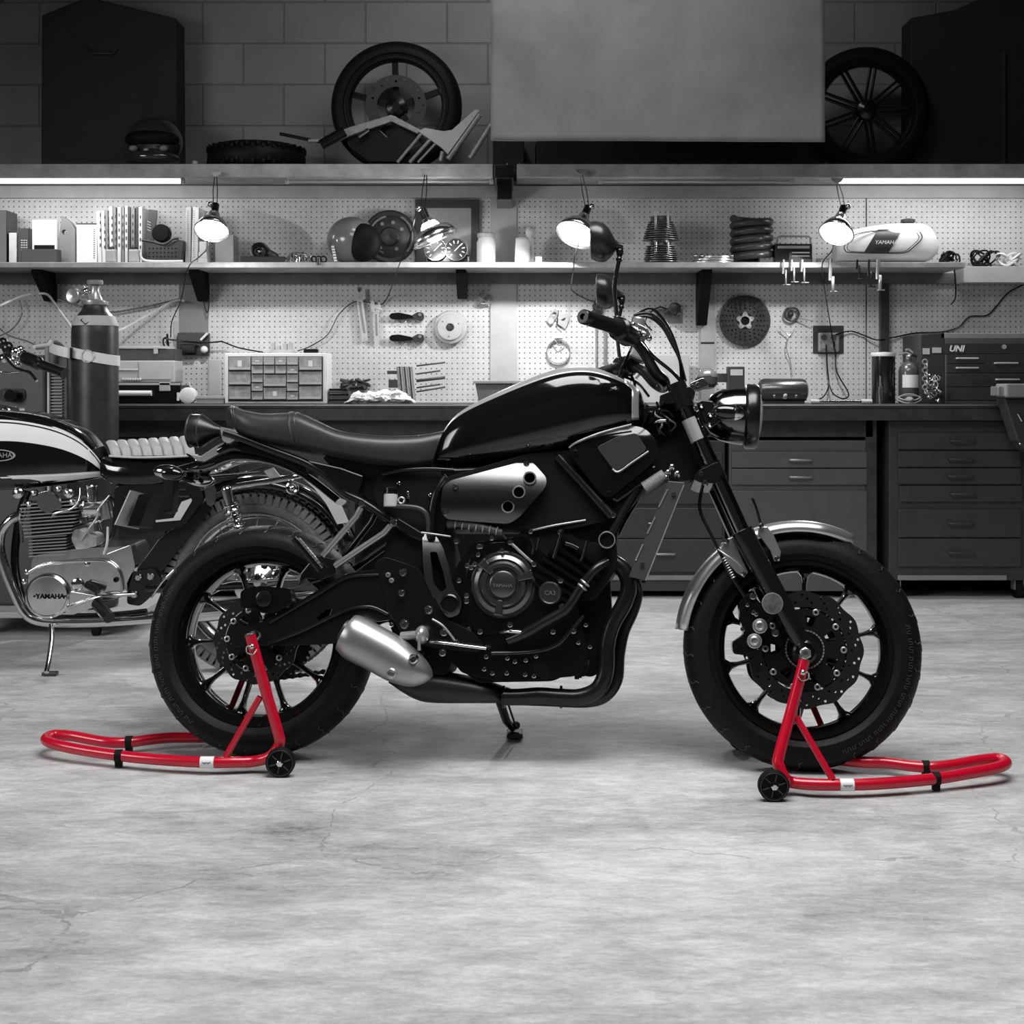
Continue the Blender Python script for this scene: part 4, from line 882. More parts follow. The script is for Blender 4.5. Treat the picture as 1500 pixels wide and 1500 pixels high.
# ================= the two red stands =================
clear = mat('clip_steel', .6, .25, 1)
def stand(lb, near, far, up_n, up_f, brace_n, brace_f, Yn, Yt, Yf, whl, lab, clips_n, clips_f, pin, mir):
    c0 = G(near[3][0], near[3][1], .0); t = thing('paddock_stand', lb, 'stand', (c0.x, c0.y+.1, 0), group=None)
    def go(n, mb, m, p=None, **k): return obj(n, mb, m, p or t, **k)
    P = [G(x, y, z) for x, y, z in near]+[G(x, y, z) for x, y, z in far]
    up = [W(x, y, Y) for x, y, Y in up_n]; upf = [W(x, y, Y) for x, y, Y in up_f]
    rail = up+P+upf[::-1]
    mb = MB(); mb.tube(cr(rail, 8), .0142, n=18); go('u_shaped_frame', mb, red)
    mb = MB(); mb.tube([W(*brace_n[0]), W(*brace_n[1])], .0085, n=14); go('brace', mb, red)
    mb = MB(); mb.tube([W(*brace_f[0]), W(*brace_f[1])], .0085, n=14); go('brace', mb, red)
    # end plate in the near upright
    mb = MB(); tp_ = W(*up_n[0]); d = (W(*up_n[0])-W(*up_n[1])).normalized(); mb.torus(tp_, d, .0125, .0025, 24, 6); go('tube_end', mb, dgrey)
    # lifting pins resting against the axles
    for q, s in ((W(*up_n[0]), 1), (W(*up_f[0]), -1)):
        mb = MB(); q = q-d*.012; mb.cyl(q+V((0, -.006*s, 0)), q+V((0, pin*s, 0)), .0095, n=16); go('lift_pin', mb, satin)
    q = W(*up_n[0])-d*.03; q.y -= .0145
    mb = MB(); mb.sph(q, (.0075, .0075, .0075), 12, 8)
    mb.tube(cr([q+V((0, -.004, 0)), q+V((.012*mir, -.006, .002)), q+V((.011*mir, -.005, -.014)), q+V((-.004*mir, -.004, -.018)), q+V((-.013*mir, -.003, -.006))], 5), .0017, n=6)
    go('locking_clip', mb, clear)
    for wy, sgn in ((Yn, 1), (Yf, -1)):
        c = W(whl[0], whl[1], Yn); c = V((c.x, wy, .037)); mb = MB(); ax = V((0, -1*sgn, 0))
        mb.lathe(c, ax, [(.036, -.012), (.0372, -.008), (.0372, .008), (.035, .012), (.029, .012), (.027, .007), (.012, .007), (.011, .011), (0, .011)], n=40); w_ = go('caster_wheel', mb, matte)
        mb = MB()
        for k in range(6):
            a_ = k*PI/3+.3; e = V((math.cos(a_), 0, math.sin(a_))); mb.box(c+ax*.008+e*.02, (.017, .003, .003), Matrix.Rotation(-a_, 3, 'Y'))
        mb.torus(c+ax*.0115, ax, .0325, .0012, 36, 6); go('wheel_spokes', mb, dgrey, w_)
        mb = MB(); mb.lathe(c+ax*.011, ax, [(.0085, 0), (.0085, .005), (.006, .007), (0, .007)], n=6); go('axle_nut', mb, chrome, w_)
        mb = MB(); mb.cyl(c+ax*-.01, V((c.x, c.y+.012*sgn, c.z)), .006); go('wheel_axle', mb, steel, w_)
    for x, y in clips_n+clips_f:
        q = G(x, y, .031); d2 = G(x+6, y, .031)-q; mb = MB(); mb.tube([q-d2.normalized()*.009, q+d2.normalized()*.009], .0165, n=18); mb.box(q+V((0, 0, -.0205)), (.018, .014, .016)); go('rubber_foot', mb, matte, bev=.001)
    q0 = G(lab[0], lab[2], .031); q1 = G(lab[1], lab[2], .031); mb = MB(); mb.tube([q0, q1], .0147, n=20); go('printed_label', mb, mat('sticker', .8, .35), label='white sticker around the rail')
    mb = MB(); q2 = q0.lerp(q1, .5)+V((0, -.0148, .0015))
    for k in range(5): mb.box(q2+V(((k-2)*.0045, 0, (-.0015 if k % 2 else .0)+.001)), (.0035, .0008, .005 if k % 2 else .003))
    go('label_print', mb, pgrey)
    return t
stand('red tubular stand lifting the rear wheel, handle end pointing to the left edge', 
  [(373, 1115, .03), (340, 1116.5, .03), (300, 1116.5, .03), (236, 1113, .03), (180, 1107.5, .031), (124, 1099.5, .035), (84, 1091, .04), (67, 1083.5, .042)],
  [(78, 1077, .042), (104, 1078, .04), (134, 1083.5, .035), (160, 1087.5, .032), (188, 1087.5, .03), (222, 1083, .03), (253, 1080.5, .03), (300, 1080, .03), (350, 1075, .03), (393, 1071, .03)],
  [(366, 929, 3.495), (387, 1004, 3.495), (407, 1072, 3.49), (409, 1090, 3.49), (396, 1108, 3.488)],
  [(378, 940, 3.83), (386, 990, 3.83), (400, 1050, 3.83), (402, 1064, 3.83)],
  [(381, 1021, 3.495), (331, 1108, 3.49)], [(376, 945, 3.83), (322, 1078, 3.81)], 3.462, 3.49, 3.86, (411, 1108), (294, 314, 1116.5), [(174, 1107.3)], [(189, 1087)], .06, -1)
stand('red tubular stand under the front wheel, handle end pointing to the right edge',
  [(1160, 1146, .03), (1190, 1149, .03), (1228, 1149.5, .03), (1287, 1148, .03), (1367, 1141, .031), (1420, 1132.5, .036), (1460, 1124.5, .04), (1474, 1117.5, .042)],
  [(1462, 1111.5, .042), (1430, 1114.5, .04), (1400, 1120, .035), (1367, 1123.5, .032), (1340, 1122.5, .03), (1300, 1117.5, .03), (1265, 1116.5, .03), (1225, 1112, .03), (1190, 1104, .03), (1165, 1098, .03)],
  [(1179, 966, 3.37), (1160, 1038, 3.35), (1141, 1108, 3.31), (1142, 1124, 3.30), (1150, 1140, 3.295)],
  [(1184, 966, 3.70), (1172, 1030, 3.69), (1158, 1075, 3.67), (1158, 1090, 3.66)],
  [(1166, 1050, 3.35), (1220, 1142, 3.29)], [(1180, 1010, 3.69), (1222, 1106, 3.66)], 3.262, 3.37, 3.72, (1133, 1144), (1230, 1250, 1149.5), [(1371, 1140.5)], [(1356, 1123.5)], .085, 1)
# ================= the old motorcycle behind =================
OY = 4.75
ob = thing('motorcycle', 'old chrome-engined twin motorcycle behind at the left edge, white and black tank', 'motorcycle', W(150, 990, 4.65))
def O(x, y, d=0.0): return W(x, y, OY-d)
def oo(n, mb, m, par=None, **k): return obj(n, mb, m, par or ob, **k)
YD = V((0, -1, 0))
def oplate(n, pts, d0, th_, m, par=None, holes=(), bev=.002, **k):
    mb = MB(); c = [O(x, y, d0+th_) for x, y in pts]; H = [[O(x, y, d0+th_) for x, y in h] for h in holes]
    mb.prism(c, (0, th_, 0), H); return oo(n, mb, m, par, bev=bev, **k)
def otube(n, pts, r, m, par=None, k=6, nn=10, **kw):
    mb = MB(); mb.tube(cr([O(*p) for p in pts], k), r, n=nn); return oo(n, mb, m, par, **kw)
TK2 = [((-150, 612), (-150, 712), .08), ((-90, 600), (-90, 716), .12), ((-30, 598), (-30, 717), .13), ((20, 600), (20, 716), .13), ((60, 605), (60, 713), .125), ((100, 617), (100, 708), .11), ((130, 635), (130, 704), .09), ((150, 658), (150, 700), .06), ((160, 682), (160, 695), .02)]
mb = MB(); mb.loft([(O(*t), O(*b), h) for t, b, h in TK2], e=4.5, n=48, k=5, wd=YD); otk = oo('fuel_tank', mb, gloss)
def sd(x, y):
    for (a, b) in zip(TK2, TK2[1:]):
        if a[0][0] <= x <= b[0][0]:
            t = (x-a[0][0])/(b[0][0]-a[0][0]); tp_ = a[0][1]*(1-t)+b[0][1]*t; bt = a[1][1]*(1-t)+b[1][1]*t; h = a[2]*(1-t)+b[2]*t
            q = min(.999, abs((y-(tp_+bt)/2)/((bt-tp_)/2))); return h*(1-q**4.5)**(1/4.5)
    return 0
def curve(c, x):
    for a, b in zip(c, c[1:]):
        if a[0] <= x <= b[0]:
            t = (x-a[0])/(b[0]-a[0]); return a[1]*(1-t)+b[1]*t
    return c[-1][1]
def patch(n, up, lo, x0, x1, eps, m):
    mb = MB(); R = []
    up = [(p.x, p.y) for p in cr([V((*q, 0)) for q in up], 5)]; lo = [(p.x, p.y) for p in cr([V((*q, 0)) for q in lo], 5)]
    for i in range(41):
        x = x0+(x1-x0)*i/40; a, b = curve(up, x), curve(lo, x); R.append([O(x, a+(b-a)*j/12, sd(x, a+(b-a)*j/12)+eps) for j in range(13)])
    mb.ring(R, closed_u=False); oo(n, mb, m, otk)
UP = [(-80, 616), (0, 614.5), (50, 620), (90, 631), (120, 647), (140, 666), (154, 686)]
IN = [(-80, 650), (0, 646), (45, 649), (90, 658), (126, 673), (147, 688)]
BT = [(-80, 700), (0, 697), (80, 694), (147, 690)]; BB = [(-80, 711), (0, 710), (80, 706), (154, 697)]
patch('white_panel', UP, [(x, y+.1) for x, y in BB], -80, 153.5, .0015, white)
patch('pinstripe', [(x, y+3) for x, y in UP[:-1]]+[(151, 686)], [(x, y+5) for x, y in UP[:-1]]+[(151, 689)], -80, 150, .0022, matte)
patch('black_panel', IN, BT, -80, 146.5, .0024, gloss)
patch('pinstripe', [(x, y+2) for x, y in BT], [(x, y+4) for x, y in BT], -80, 147, .0024, white)
mb = MB(); c = O(-2, 667, sd(-2, 667)+.003); mb.M = Matrix.Translation(c)
pts = [V((.058*math.cos(a), 0, .020*math.sin(a))) for a in [2*PI*i/32 for i in range(32)]]
pin_ = [p*.86 for p in pts]; mb.prism(pts, (0, -.003, 0), [pin_[::-1]]); mb.M = None; oo('tank_badge', mb, steel, otk)
mb = text_mb('YAMAHA', .024, .001); xform(mb, Matrix.Translation(c+V((-.002, -.003, 0))) @ Matrix.Rotation(PI/2, 4, 'X')); oo('badge_lettering', mb, steel, otk)
mb = MB(); mb.lathe(O(12, 602, 0), V((0, 0, 1)), [(.035, -.01), (.035, .006), (.028, .016), (.01, .02), (0, .02)], n=24); oo('fuel_cap', mb, chrome, otk)
# seat: tufted ribs
mb = MB(); tan_ = mat('ribbed_seat_vinyl', .38, .5)
for i in range(8):
    x = 168+i*15.3; R = []
    top, bot = 646-i*.9, 668-i*.2
    for k in range(7):
        u_ = -1+2*k/6; h = math.sqrt(max(0, 1-abs(u_)**2.6)); xx = x+u_*8.2
        ring = []
        for j in range(14):
            t = PI*j/13; ring.append(O(xx-5+8*(1-math.sin(t)), bot-(bot-top+1.5)*max(0, math.sin(t))**.6*(.86+.14*h), .13*math.cos(t)*(.9+.1*h)))
        R.append(ring)
    mb.ring(R, smooth=True)
ose = oo('seat', mb, tan_)
otube('seat_piping', [(160, 668, .132), (200, 670, .134), (250, 669, .134), (290, 667, .132)], .004, lgrey, ose)
mb = MB(); mb.loft([(O(*t), O(*b), h) for t, b, h in [((158, 668), (158, 700), .09), ((180, 671), (180, 712), .11), ((230, 672), (230, 712), .12), ((290, 670), (292, 700), .11), ((340, 676), (345, 696), .08)]], e=4, n=24, wd=YD); oo('seat_pan', mb, gloss)
# side cover with chrome trim
oplate('side_cover', rnd([(168, 712), (288, 706), (300, 730), (270, 770), (230, 780), (190, 785), (165, 770)], 8), .09, .02, satin)
oplate('trim_strip', [(182, 727), (202, 727), (202, 729), (182, 729)], .112, .003, chrome, bev=0)
oplate('trim_strip', [(252, 726), (277, 726), (277, 728.5), (252, 728.5)], .112, .003, chrome, bev=0)
oplate('trim_strip', [(253, 717), (273, 716), (273, 718), (253, 719)], .112, .003, chrome, bev=0)
oplate('trim_strip', [(266, 735), (280, 730), (281, 734), (264, 762), (228, 765), (228, 762), (254, 759)], .112, .003, lgrey, bev=0)
mb = text_mb('XS', .032, .001); xform(mb, Matrix.Translation(O(198, 744, .113)) @ Matrix.Rotation(PI/2, 4, 'X')); oo('side_lettering', mb, chrome)
# engine
pol = mat('polished_case', .72, .17, 1, noise_amt=.12, nscale=25)
fin = mat('fin_metal', .5, .3, .9)
mb = MB()
for i in range(10):
    y = 737+i*5.2; x0 = 30+max(0, i-5)*1.5; x1 = 111-max(0, i-5)*2
    mb.prism(rndp := [O(a, b, .12) for a, b in [(x0, y+2), (x1, y-4), (x1, y-2.2), (x0, y+3.8)]], (0, .22, 0))
for i in range(7):
    y = 787+i*4.6; mb.prism([O(a, b, .11) for a, b in [(42, y), (97, y-3.5), (97, y-1.8), (42, y+1.7)]], (0, .20, 0))
oo('cylinder_fins', mb, fin)
oplate('cylinder_core', [(42, 735), (100, 730), (98, 780), (92, 815), (48, 818), (46, 780)], -.09, .185, satin)
oplate('rocker_cover', rnd([(56, 722), (74, 718), (86, 732), (92, 742), (72, 752), (60, 748), (54, 738)], 4), .1, .025, pol, bev=.005)
for c_, r in (((28, 722), 8), ((52, 722), 5), ((88, 716), 5), ((102, 722), 7), ((45, 738), 5), ((108, 735), 5)):
    mb = MB(); mb.lathe(O(c_[0], c_[1], .1), YD, [(r/430, 0), (r/430, .015), (r/600, .02), (0, .022)], n=16); oo('head_bolt_cap', mb, pol)
otube('oil_feed', [(118, 715, .13), (116, 732, .14), (105, 745, .14), (82, 752, .14), (75, 758, .13)], .0035, chrome)
oplate('crankcase', rnd([(48, 814), (96, 806), (130, 803), (190, 800), (198, 830), (185, 872), (150, 885), (95, 905), (60, 900), (42, 850)], 8), -.12, .22, pol, bev=.006)
oplate('side_case', rnd([(42, 835), (74, 823), (150, 820), (172, 832), (180, 858), (172, 878), (120, 882), (100, 895), (60, 904), (40, 885)], 8), .095, .022, pol, bev=.006)
otube('case_edge', [(42, 838, .12), (60, 829, .122), (95, 824, .122), (150, 822, .122), (170, 832, .12), (178, 850, .12), (179, 866, .12)], .0045, pol)
mb = MB(); mb.lathe(O(72, 872, .11), YD, [(.076, 0), (.076, .018), (.068, .024), (.065, .020), (0, .022)], n=48); oc = oo('round_case_cover', mb, pol)
mb = text_mb('YAMAHA', .0235, .001, bold=.0004); xform(mb, Matrix.Translation(O(73, 874, .134)) @ Matrix.Rotation(PI/2, 4, 'X')); oo('case_lettering', mb, matte, oc)
for dx in (-22, 23):
    mb = MB(); mb.cyl(O(72+dx, 873.5, .131), O(72+dx, 873.5, .1345), .0035, n=10); oo('screw', mb, matte, oc)
mb = MB(); mb.lathe(O(114, 856, .115), YD, [(.022, 0), (.022, .008), (.018, .011), (0, .011)], n=24); oo('sight_cap', mb, chrome)
for x, y in ((36, 852), (128, 826), (170, 849), (88, 897), (40, 838)):
    mb = MB(); mb.lathe(O(x, y, .118), YD, [(.009, 0), (.009, .005), (.005, .007), (.004, .003), (0, .003)], n=10); oo('screw', mb, chrome if x != 170 else matte)
# levers, peg
otube('shift_lever', [(105, 867, .13), (135, 872, .14), (150, 875, .145)], .005, chrome); otube('shift_lever', [(100, 890, .13), (122, 882, .14), (148, 874, .15), (175, 872, .14), (197, 871, .12)], .006, chrome)
mb = MB(); mb.cyl(O(142, 884, .15), O(160, 905, .22), .020, n=16); oo('footpeg_rubber', mb, satin)
mb = MB(); mb.cyl(O(128, 856, .13), O(143, 866, .16), .014, n=12); oo('shift_rubber', mb, satin)
# carburettor
for a_, b_, r, m_ in (((124, 745), (150, 745), .03, pol), ((133, 712), (137, 745), .02, pol), ((138, 765), (141, 778), .024, pol), ((108, 752), (124, 752), .026, satin), ((152, 735), (158, 760), .022, fin), ((118, 740), (122, 765), .018, chrome)):
    mb = MB(); mb.cyl(O(*a_, .06), O(*b_, .06), r, n=20); mb.torus(O(*a_, .06), O(*b_, .06)-O(*a_, .06), r, .004, 20, 6); oo('carburettor_body', mb, m_)
otube('fuel_line', [(160, 726, .07), (145, 745, .1), (142, 758, .1), (130, 775, .1), (118, 792, .09)], .004, steel)
otube('breather_pipe', [(158, 772, .08), (157, 795, .1), (152, 812, .1)], .0045, lgrey)
otube('air_hose', [(158, 728, .05), (168, 740, .08), (166, 780, .08), (150, 800, .07)], .008, satin)
oplate('starter_motor', rnd([(108, 775), (140, 785), (142, 800), (112, 806), (104, 790)], 4), .0, .09, steel)
oplate('final_drive_cover', rnd([(155, 812), (192, 798), (198, 830), (190, 845), (180, 868), (176, 840)], 3), .06, .05, pol)
# exhaust
otube('exhaust_header', [(28, 755, .09), (15, 762, .1), (2, 780, .1), (0, 805, .1), (8, 835, .1), (22, 870, .1), (36, 897, .1), (55, 909, .1), (90, 912, .1), (150, 911, .1), (225, 906, .1)], .0165, chrome, nn=18)
mb = MB(); mb.tube([O(225, 906, .12), O(250, 902, .12), O(300, 896, .12), (O(470, 880, .12)), O(500, 876, .12)], [.0165, .024, .035, .036, .026], n=24); oo('muffler', mb, chrome)
mb = MB(); mb.torus(O(33, 752, .09), V((1, 0, -.2)), .026, .006, 20, 8); mb.cyl(O(30, 760, .09), O(32, 795, .09), .006); oo('exhaust_flange', mb, chrome)
otube('frame_downtube', [(40, 720, .05), (28, 760, .05), (22, 830, .06), (40, 893, .08), (70, 903, .09), (150, 903, .09), (215, 897, .09)], .014, gloss)
oplate('rear_engine_plate', rnd([(186, 840), (225, 832), (238, 850), (220, 875), (205, 888), (186, 885)], 5), .08, .02, satin)
for x, y in ((203, 846), (221, 845), (197, 871)):
    mb = MB(); mb.lathe(O(x, y, .1), YD, [(.014, 0), (.014, .006), (.009, .012), (0, .012)], n=14); oo('frame_bolt', mb, chrome)
oplate('frame_gusset', [(200, 835), (232, 790), (262, 770), (300, 735), (310, 745), (265, 800), (235, 840), (215, 850)], .03, .05, satin)
otube('brake_rod', [(222, 875, .1), (240, 850, .12), (255, 835, .12)], .004, chrome)
# kickstand
otube('side_stand', [(75, 915, .13), (76, 935, .16), (72, 965, .2), (68, 985, .235)], .0085, chrome); mb = MB(); mb.box(G(69, 989, .008)+V((0, .03, 0)), (.05, .03, .012)); oo('side_stand_foot', mb, dgrey, bev=.003)
# rear wheel, mudguard, shock
wc = O(378, 853, 0); mb = MB(); mb.lathe(wc, YD, tyre_prof(.322, .062, .235), n=72, loop=True); otr = oo('tyre', mb, mat('old_tyre', .10, .6, noise_amt=.3, nscale=50))
mb = MB()
for i in range(72):
    a_ = 2*PI*i/72; d = V((math.cos(a_), 0, math.sin(a_))); e = V((-d.z, 0, d.x))
    for k, ww in enumerate((-.042, -.014, .014, .042)):
        R3 = Matrix((e, YD, d)).transposed(); mb.box(wc+d*(.3225-.010*(abs(ww) > .03))+YD*ww+e*(.008 if k % 2 else 0), (.020, .020, .006), R3)
for i in range(72):
    a_ = 2*PI*i/72; d = V((math.cos(a_), 0, math.sin(a_))); e = V((-d.z, 0, d.x)); R3 = Matrix((e, YD, d)).transposed(); mb.box(wc+d*.296+YD*.058, (.018, .014, .034), R3)
oo('tread_blocks', mb, mat('old_tyre', .03), otr, label='chunky tread blocks', kind='stuff')
mb = MB(); mb.lathe(wc, YD, [(.24, .05), (.245, .055), (.232, .045), (.222, .0), (.232, -.045), (.245, -.055), (.24, -.05)], n=60, loop=True); orim = oo('rim', mb, chrome)
for i in range(20):
    a_ = 2*PI*i/20; d = V((math.cos(a_), 0, math.sin(a_))); e = V((-d.z, 0, d.x)); s = 1 if i % 2 else -1
    mb = MB(); mb.cyl(wc+d*.05+e*.03*(1 if i % 4 < 2 else -1)+YD*.03*s, wc+d*.225, .002, n=6); oo('wire_spoke', mb, chrome, orim)
mb = MB(); mb.lathe(wc, YD, [(.02, .09), (.06, .06), (.075, .05), (.075, -.05), (.06, -.06), (.02, -.09)], n=32); oo('hub', mb, pol)
def ofender(n, a0, a1, r, w0, w1, m, eps=0):
    mb = MB(); R = []
    for i in range(31):
        a_ = rad(a0+(a1-a0)*i/30); d = V((math.cos(a_), 0, math.sin(a_))); R.append([wc+d*(r+eps-.03*abs(-1+2*j/10)**3)+YD*(w0+(w1-w0)*j/10) for j in range(11)])
    mb.ring(R, closed_u=False); o = oo(n, mb, m); s_ = o.modifiers.new('s', 'SOLIDIFY'); s_.thickness = .003; return o
ofender('rear_mudguard', 22, 150, .375, -.075, .075, gloss)
oplate('mudguard_band', [(438, 697), (452, 695), (478, 712), (499, 738), (511, 765), (494, 768), (478, 738), (460, 715)], .095, .006, lgrey, bev=0)
otube('grab_rail', [(332, 716, .12), (355, 711, .125), (400, 704, .125), (440, 697, .12), (450, 696, .05)], .011, chrome)
otube('grab_rail', [(298, 697, .12), (340, 694, .12), (380, 690, .12)], .003, chrome)
oplate('rail_clamp', rnd([(386, 690), (400, 685), (412, 700), (398, 704)], 2), .115, .012, steel)
mb = MB(); mb.torus(O(428, 715, .13), YD, .017, .006, 24, 8); mb.sph(O(428, 715, .13), (.012,)*3, 10, 8); oo('rail_knob', mb, chrome)
otube('seat_bracket', [(300, 700, .11), (330, 702, .12), (378, 688, .11), (395, 680, .1)], .006, satin)
shp = oplate('luggage_buckle', rnd([(299, 716), (304, 710), (313, 710), (317, 718), (314, 738), (309, 742), (303, 738)], 2), .12, .008, chrome)
sa, sb = O(332, 718, .13), O(362, 832, .13); d = (sb-sa)
mb = MB(); mb.cyl(sa, sa+d*.28, .018, n=18); mb.cyl(sa, sb, .010, n=12); mb.sph(sa, (.018,)*3, 12, 8); osh = oo('shock_absorber', mb, chrome)
mb = MB(); a_, b_, ax_ = frame(d); pts = []
for i in range(151):
    t = i/150; an = t*2*PI*10; pts.append(sa+d*(.16+.7*t)+(a_*math.cos(an)+b_*math.sin(an))*.027)
mb.tube(pts, .0045, n=8); oo('coil_spring', mb, chrome, osh)
otube('swingarm', [(215, 862, .09), (300, 858, .1), (378, 855, .1)], .018, gloss)
mb = MB(); mb.lathe(O(378, 853, .1), YD, [(.03, -.02), (.03, .0), (.02, .008), (.012, .02), (0, .02)], n=20); oo('axle_nut', mb, chrome)
for k, (x, y) in enumerate(((362, 834), (386, 830), (402, 841), (375, 846), (350, 842))):
    mb = MB(); mb.cyl(O(x, y, .11), O(x+2, y, .14), .008+.002*(k % 2), n=12); oo('chain_adjuster', mb, chrome)
otube('chain_guard', [(325, 855, .12), (345, 851, .12), (372, 852, .12), (400, 849, .12), (435, 848, .12)], .005, chrome)
# handlebar
otube('handlebar', [(-60, 545, -.1), (-20, 530, .1), (20, 520, .25), (40, 525, .3), (92, 546, .38)], .011, chrome)
mb = MB(); mb.tube([O(36, 523, .29), O(38, 524, .3), O(56, 532, .33), O(60, 534, .33), O(90, 545, .38), O(95, 547, .385)], [.018, .022, .022, .016, .0165, .019], n=18); oo('grip', mb, satin)
for x, y, r in ((12, 510, .02), (22, 516, .016), (30, 512, .012), (18, 528, .014), (6, 525, .015), (26, 534, .012), (34, 522, .02), (4, 503, .018)):
    mb = MB(); mb.sph(O(x, y, .27), (r, r, r*1.1), 10, 8); oo('control_cluster', mb, chrome if (x % 4) else satin)
otube('clutch_lever', [(8, 522, .3), (20, 536, .34), (32, 542, .38), (44, 546, .42), (54, 558, .45)], .005, chrome)
otube('brake_cable', [(4, 495, .25), (-5, 530, .2), (0, 545, .15), (28, 546, .1)], .004, chrome)
oplate('instrument', rnd([(-20, 600), (0, 592), (28, 598), (30, 606), (10, 610)], 2), -.02, .05, chrome)
otube('handlebar_loop', [(50, 508, .1), (70, 505, .05), (74, 500, .03)], .007, lgrey)
# ================= workbench and cabinets =================
zb = .9
def T(n, lb, cat, x, Y, z, group=None): return thing(n, lb, cat, (px(x, Y), Y, z), group=group)
def rbox(x0, x1, y0, y1, Y, dep, mb=None):
    mb = mb or MB(); return mb.bb(px(x0, Y), px(x1, Y), Y, Y+dep, pz(y1, Y), pz(y0, Y))
wb = T('workbench', 'long dark worn workbench along the back wall', 'workbench', 750, 6.4, 0)
mb = MB(); mb.bb(px(-60, BY), px(1560, BY), BY-.005, WY-.001, zb-.018, zb); obj('bench_top', mb, dwood, wb, bev=.002)
mb = MB(); mb.bb(px(-60, BY), px(1560, BY), BY, BY+.03, zb-.075, zb-.0185); obj('front_rail', mb, dwood, wb, bev=.003)
mb = MB(); mb.tube([V((px(-60, BY), BY-.006, zb-.006)), V((px(1560, BY), BY-.006, zb-.006))], .004, n=6); obj('edge_strip', mb, pgrey, wb, label='bright worn metal edge')
mb = MB(); mb.bb(px(-60, 6.36), px(1276, 6.36), 6.33, 6.338, pz(640, 6.33), zb-.0185); obj('apron_board', mb, dwood, wb)
for x in (1283,):
    mb = MB(); mb.bb(px(x-8, BY), px(x+8, BY), BY+.08, BY+.15, 0, zb-.02); obj('leg', mb, dwood, wb)
mb = MB(); mb.bb(px(-60, BY), px(1560, BY), WY-.04, WY-.02, 0, zb-.02); obj('back_board', mb, matte, wb)
cabm = mat('cabinet_grey', .085, .4, noise_amt=.1, nscale=12); cabd = mat('cabinet_dark', .04, .42, noise_amt=.15, nscale=12); gapm = mat('cabinet_gap', .008, .8)
def cabinet(n, lb, x0, x1, y0, y1, Y, dep, m, fronts, hx=0, hw=28, cat='cabinet', hm=steel, frame_m=None, base=None, casters=False, zbot=None):
    t = T(n, lb, cat, (x0+x1)/2, Y, 0)
    mb = MB(); zt_ = pz(y0, Y); z1 = zbot if zbot is not None else pz(y1, Y)
    mb.bb(px(x0, Y), px(x1, Y), Y, Y+dep, z1, zt_); obj('body', mb, frame_m or m, t, bev=.004)
    for f in fronts:
        fx0, fx1, fy0, fy1 = f[:4]; hxx = f[4] if len(f) > 4 else None
        mb = rbox(fx0, fx1, fy0, fy1, Y-.014, .013); dr = obj('drawer' if (fy1-fy0) < 60 else 'door', mb, m, t, bev=.0025)
        if hxx:
            yc = f[5] if len(f) > 5 else (fy0+fy1)/2; Yh = Y-.014
            a, b = W(hxx-hw/2, yc, Yh), W(hxx+hw/2, yc, Yh)
            mb = MB(); o_ = V((0, -.022, 0)); mb.tube([a, a+o_*.9+V((.003, 0, 0)), a+o_+V((.01, 0, 0)), b+o_-V((.01, 0, 0)), b+o_*.9-V((.003, 0, 0)), b], .005, n=8); obj('handle', mb, hm, dr)
    if base:
        mb = rbox(base[0], base[1], base[2], base[3], Y-.01, .02); obj('kick_strip', mb, pgrey, t, bev=.002)
    if casters:
        for x in (x0+12, x1-10):
            c = V((px(x, Y), Y+.04, .045)); mb = MB(); mb.cyl(c+V((-.015, 0, 0)), c+V((.015, 0, 0)), .044, n=24); ca = obj('caster', mb, rubber, t)
            mb = MB(); mb.box(c+V((-.02, 0, .03)), (.004, .05, .07)); mb.box(c+V((.02, 0, .03)), (.004, .05, .07)); mb.box(c+V((0, 0, .07)), (.05, .06, .01)); obj('caster_fork', mb, steel, ca)
    return t
CYB = 6.34
cabinet('drawer_cabinet', 'grey metal cabinet with two drawers above a large door, right of the headlight', 1068, 1275, 645, 870, CYB, .35, cabm, [(1072, 1270, 662, 685, 1172), (1072, 1270, 687, 710, 1172), (1072, 1270, 719, 866)], hw=32, zbot=.03)
cabinet('drawer_cabinet', 'dark cabinet of drawers seen between the radiator and the front fork', 800, 1062, 645, 850, CYB, .35, cabd, [(806, 1058, 662, 700, 930), (806, 1058, 702, 738, 930), (806, 1058, 744, 788, 963), (806, 1058, 790, 838, 975, 811)], hw=26, base=(806, 1060, 843, 850), zbot=.03)
cabinet('drawer_cabinet', 'dark cabinet under the bench half hidden behind the gas cylinder and old motorcycle', -60, 520, 640, 850, CYB, .35, cabd, [(-50, 160, 662, 740, 60), (-50, 160, 745, 838, 60), (166, 510, 662, 740, 340), (166, 510, 745, 838, 340)], base=(-55, 515, 843, 850), zbot=.03)
cabinet('rolling_tool_cabinet', 'dark rolling cabinet with six drawers below the tool chest at the right', 1302, 1505, 616, 850, 6.30, .4, cabd, [(1316, 1496, 634, 658, 1409), (1316, 1496, 661, 684, 1407), (1316, 1496, 686, 709, 1406), (1318, 1498, 712, 735, 1410), (1316, 1496, 746, 787, 1407), (1316, 1496, 789, 830, 1408)], hw=36, hm=dgrey, base=(1316, 1475, 843, 850), casters=True, zbot=.085)
mb = MB(); mb.bb(px(1506, 6.3), px(1560, 6.3), 6.32, 6.7, 0, .8); t = solo('storage_crate', mb, matte, 'black box side at the far right edge beside the rolling cabinet', 'box', bev=.004)
